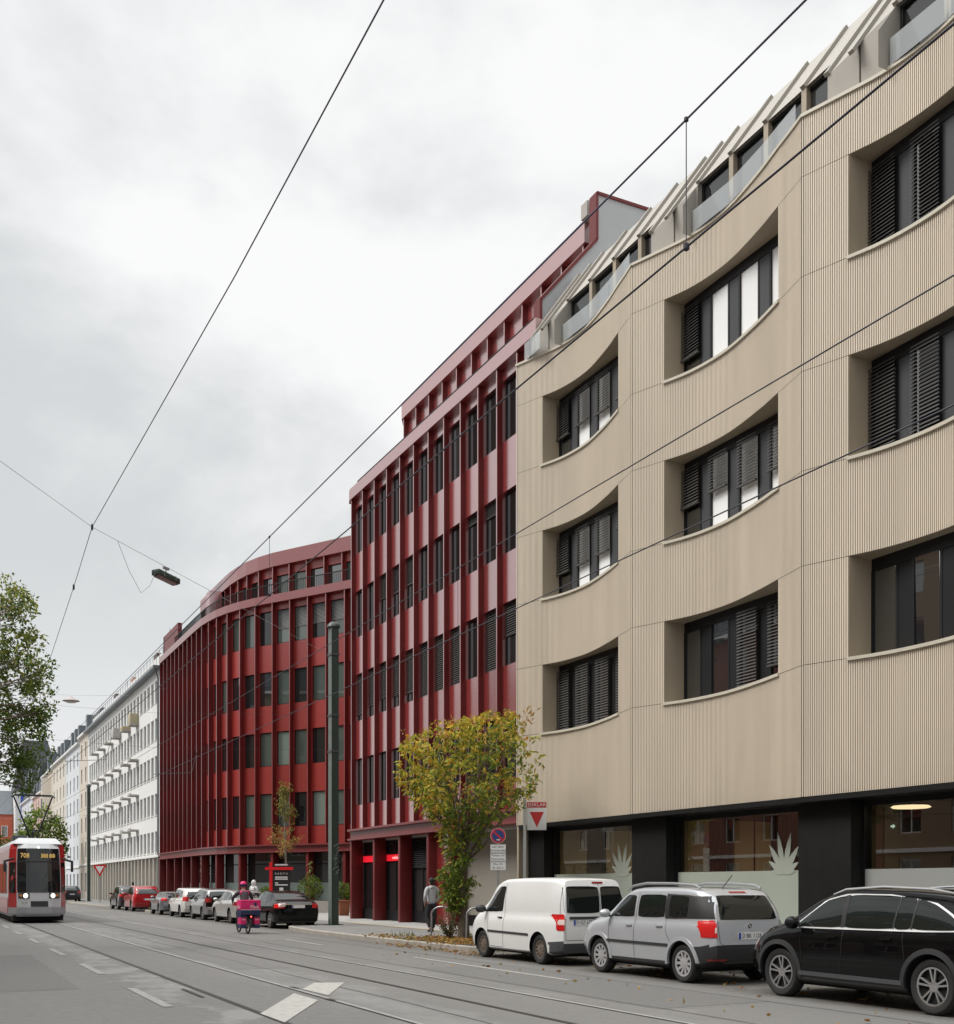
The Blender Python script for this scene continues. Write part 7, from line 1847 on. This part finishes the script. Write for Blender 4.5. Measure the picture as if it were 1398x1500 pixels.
def mrg(x, a, b_, c, d_):
    n = t.nodes.new('ShaderNodeMapRange'); n.interpolation_type = 'SMOOTHSTEP'
    for i, v in enumerate((a, b_, c, d_)): n.inputs[i + 1].default_value = v
    L.new(x, n.inputs[0]); return n.outputs[0]
zz = mth('ADD', mth('MAXIMUM', sx.outputs[2], 0.0), .22)
cb = t.nodes.new('ShaderNodeCombineXYZ'); L.new(mth('DIVIDE', sx.outputs[0], zz), cb.inputs[0]); L.new(mth('DIVIDE', sx.outputs[1], zz), cb.inputs[1])
def nz(scale, det, rough, off=(0, 0, 0), dist=0.0):
    q = t.nodes.new('ShaderNodeMapping'); q.inputs['Location'].default_value = off; q.inputs['Rotation'].default_value = (0, 0, .5); q.inputs['Scale'].default_value = (1, 1, 1.5); L.new(tc.outputs['Generated'], q.inputs[0])
    n = t.nodes.new('ShaderNodeTexNoise'); n.inputs['Scale'].default_value = scale; n.inputs['Detail'].default_value = det; n.inputs['Roughness'].default_value = rough; n.inputs['Distortion'].default_value = dist
    L.new(q.outputs[0], n.inputs['Vector']); return n.outputs['Fac']
n1 = nz(2.3, 8, .52, (3.1, 1.7, .4), .25); n2 = nz(6.0, 8, .55, (7, 2, 1), .2)
f = mth('ADD', mth('MULTIPLY', n1, .70), mth('MULTIPLY', n2, .30))
dp = t.nodes.new('ShaderNodeVectorMath'); dp.operation = 'DOT_PRODUCT'; L.new(tc.outputs['Generated'], dp.inputs[0])
bv = Vector((.36, .80, .46)).normalized(); dp.inputs[1].default_value = bv
dq = t.nodes.new('ShaderNodeVectorMath'); dq.operation = 'DOT_PRODUCT'; L.new(tc.outputs['Generated'], dq.inputs[0])
dv = Vector((.10, .93, .36)).normalized(); dq.inputs[1].default_value = dv
f = mth('ADD', f, mth('SUBTRACT', mth('MULTIPLY', mrg(dp.outputs['Value'], .93, 1.0, 0, 1), .06), mth('MULTIPLY', mrg(dq.outputs['Value'], .965, 1.0, 0, 1), .03)))
f = mrg(f, .43, .64, 0, 1)
hz = mrg(sx.outputs[2], .02, .30, 0, 1)
mx = t.nodes.new('ShaderNodeMix'); mx.data_type = 'RGBA'; L.new(f, mx.inputs[0])
mx.inputs[6].default_value = (.70, .725, .735, 1); mx.inputs[7].default_value = (1.03, 1.03, 1.03, 1)
zen = mrg(sx.outputs[2], .62, .95, 1.0, 3.6)
hb = t.nodes.new('ShaderNodeMix'); hb.data_type = 'RGBA'; L.new(hz, hb.inputs[0]); hb.inputs[6].default_value = (.93, .94, .94, 1); L.new(mx.outputs[2], hb.inputs[7])
bg2 = t.nodes.new('ShaderNodeBackground'); L.new(hb.outputs[2], bg2.inputs[0]); L.new(zen, bg2.inputs[1])
ms = t.nodes.new('ShaderNodeMixShader'); ms.inputs[0].default_value = .93
L.new(bg.outputs[0], ms.inputs[1]); L.new(bg2.outputs[0], ms.inputs[2]); L.new(ms.outputs[0], out.inputs[0])
scene.view_settings.view_transform = 'Standard'; scene.view_settings.look = 'None'; scene.view_settings.exposure = 0; scene.view_settings.gamma = 1
scene.cycles.use_denoising = True
scene.cycles.max_bounces = 6; scene.cycles.transparent_max_bounces = 8; scene.cycles.glossy_bounces = 4; scene.cycles.diffuse_bounces = 3
scene.cycles.caustics_reflective = False; scene.cycles.caustics_refractive = False
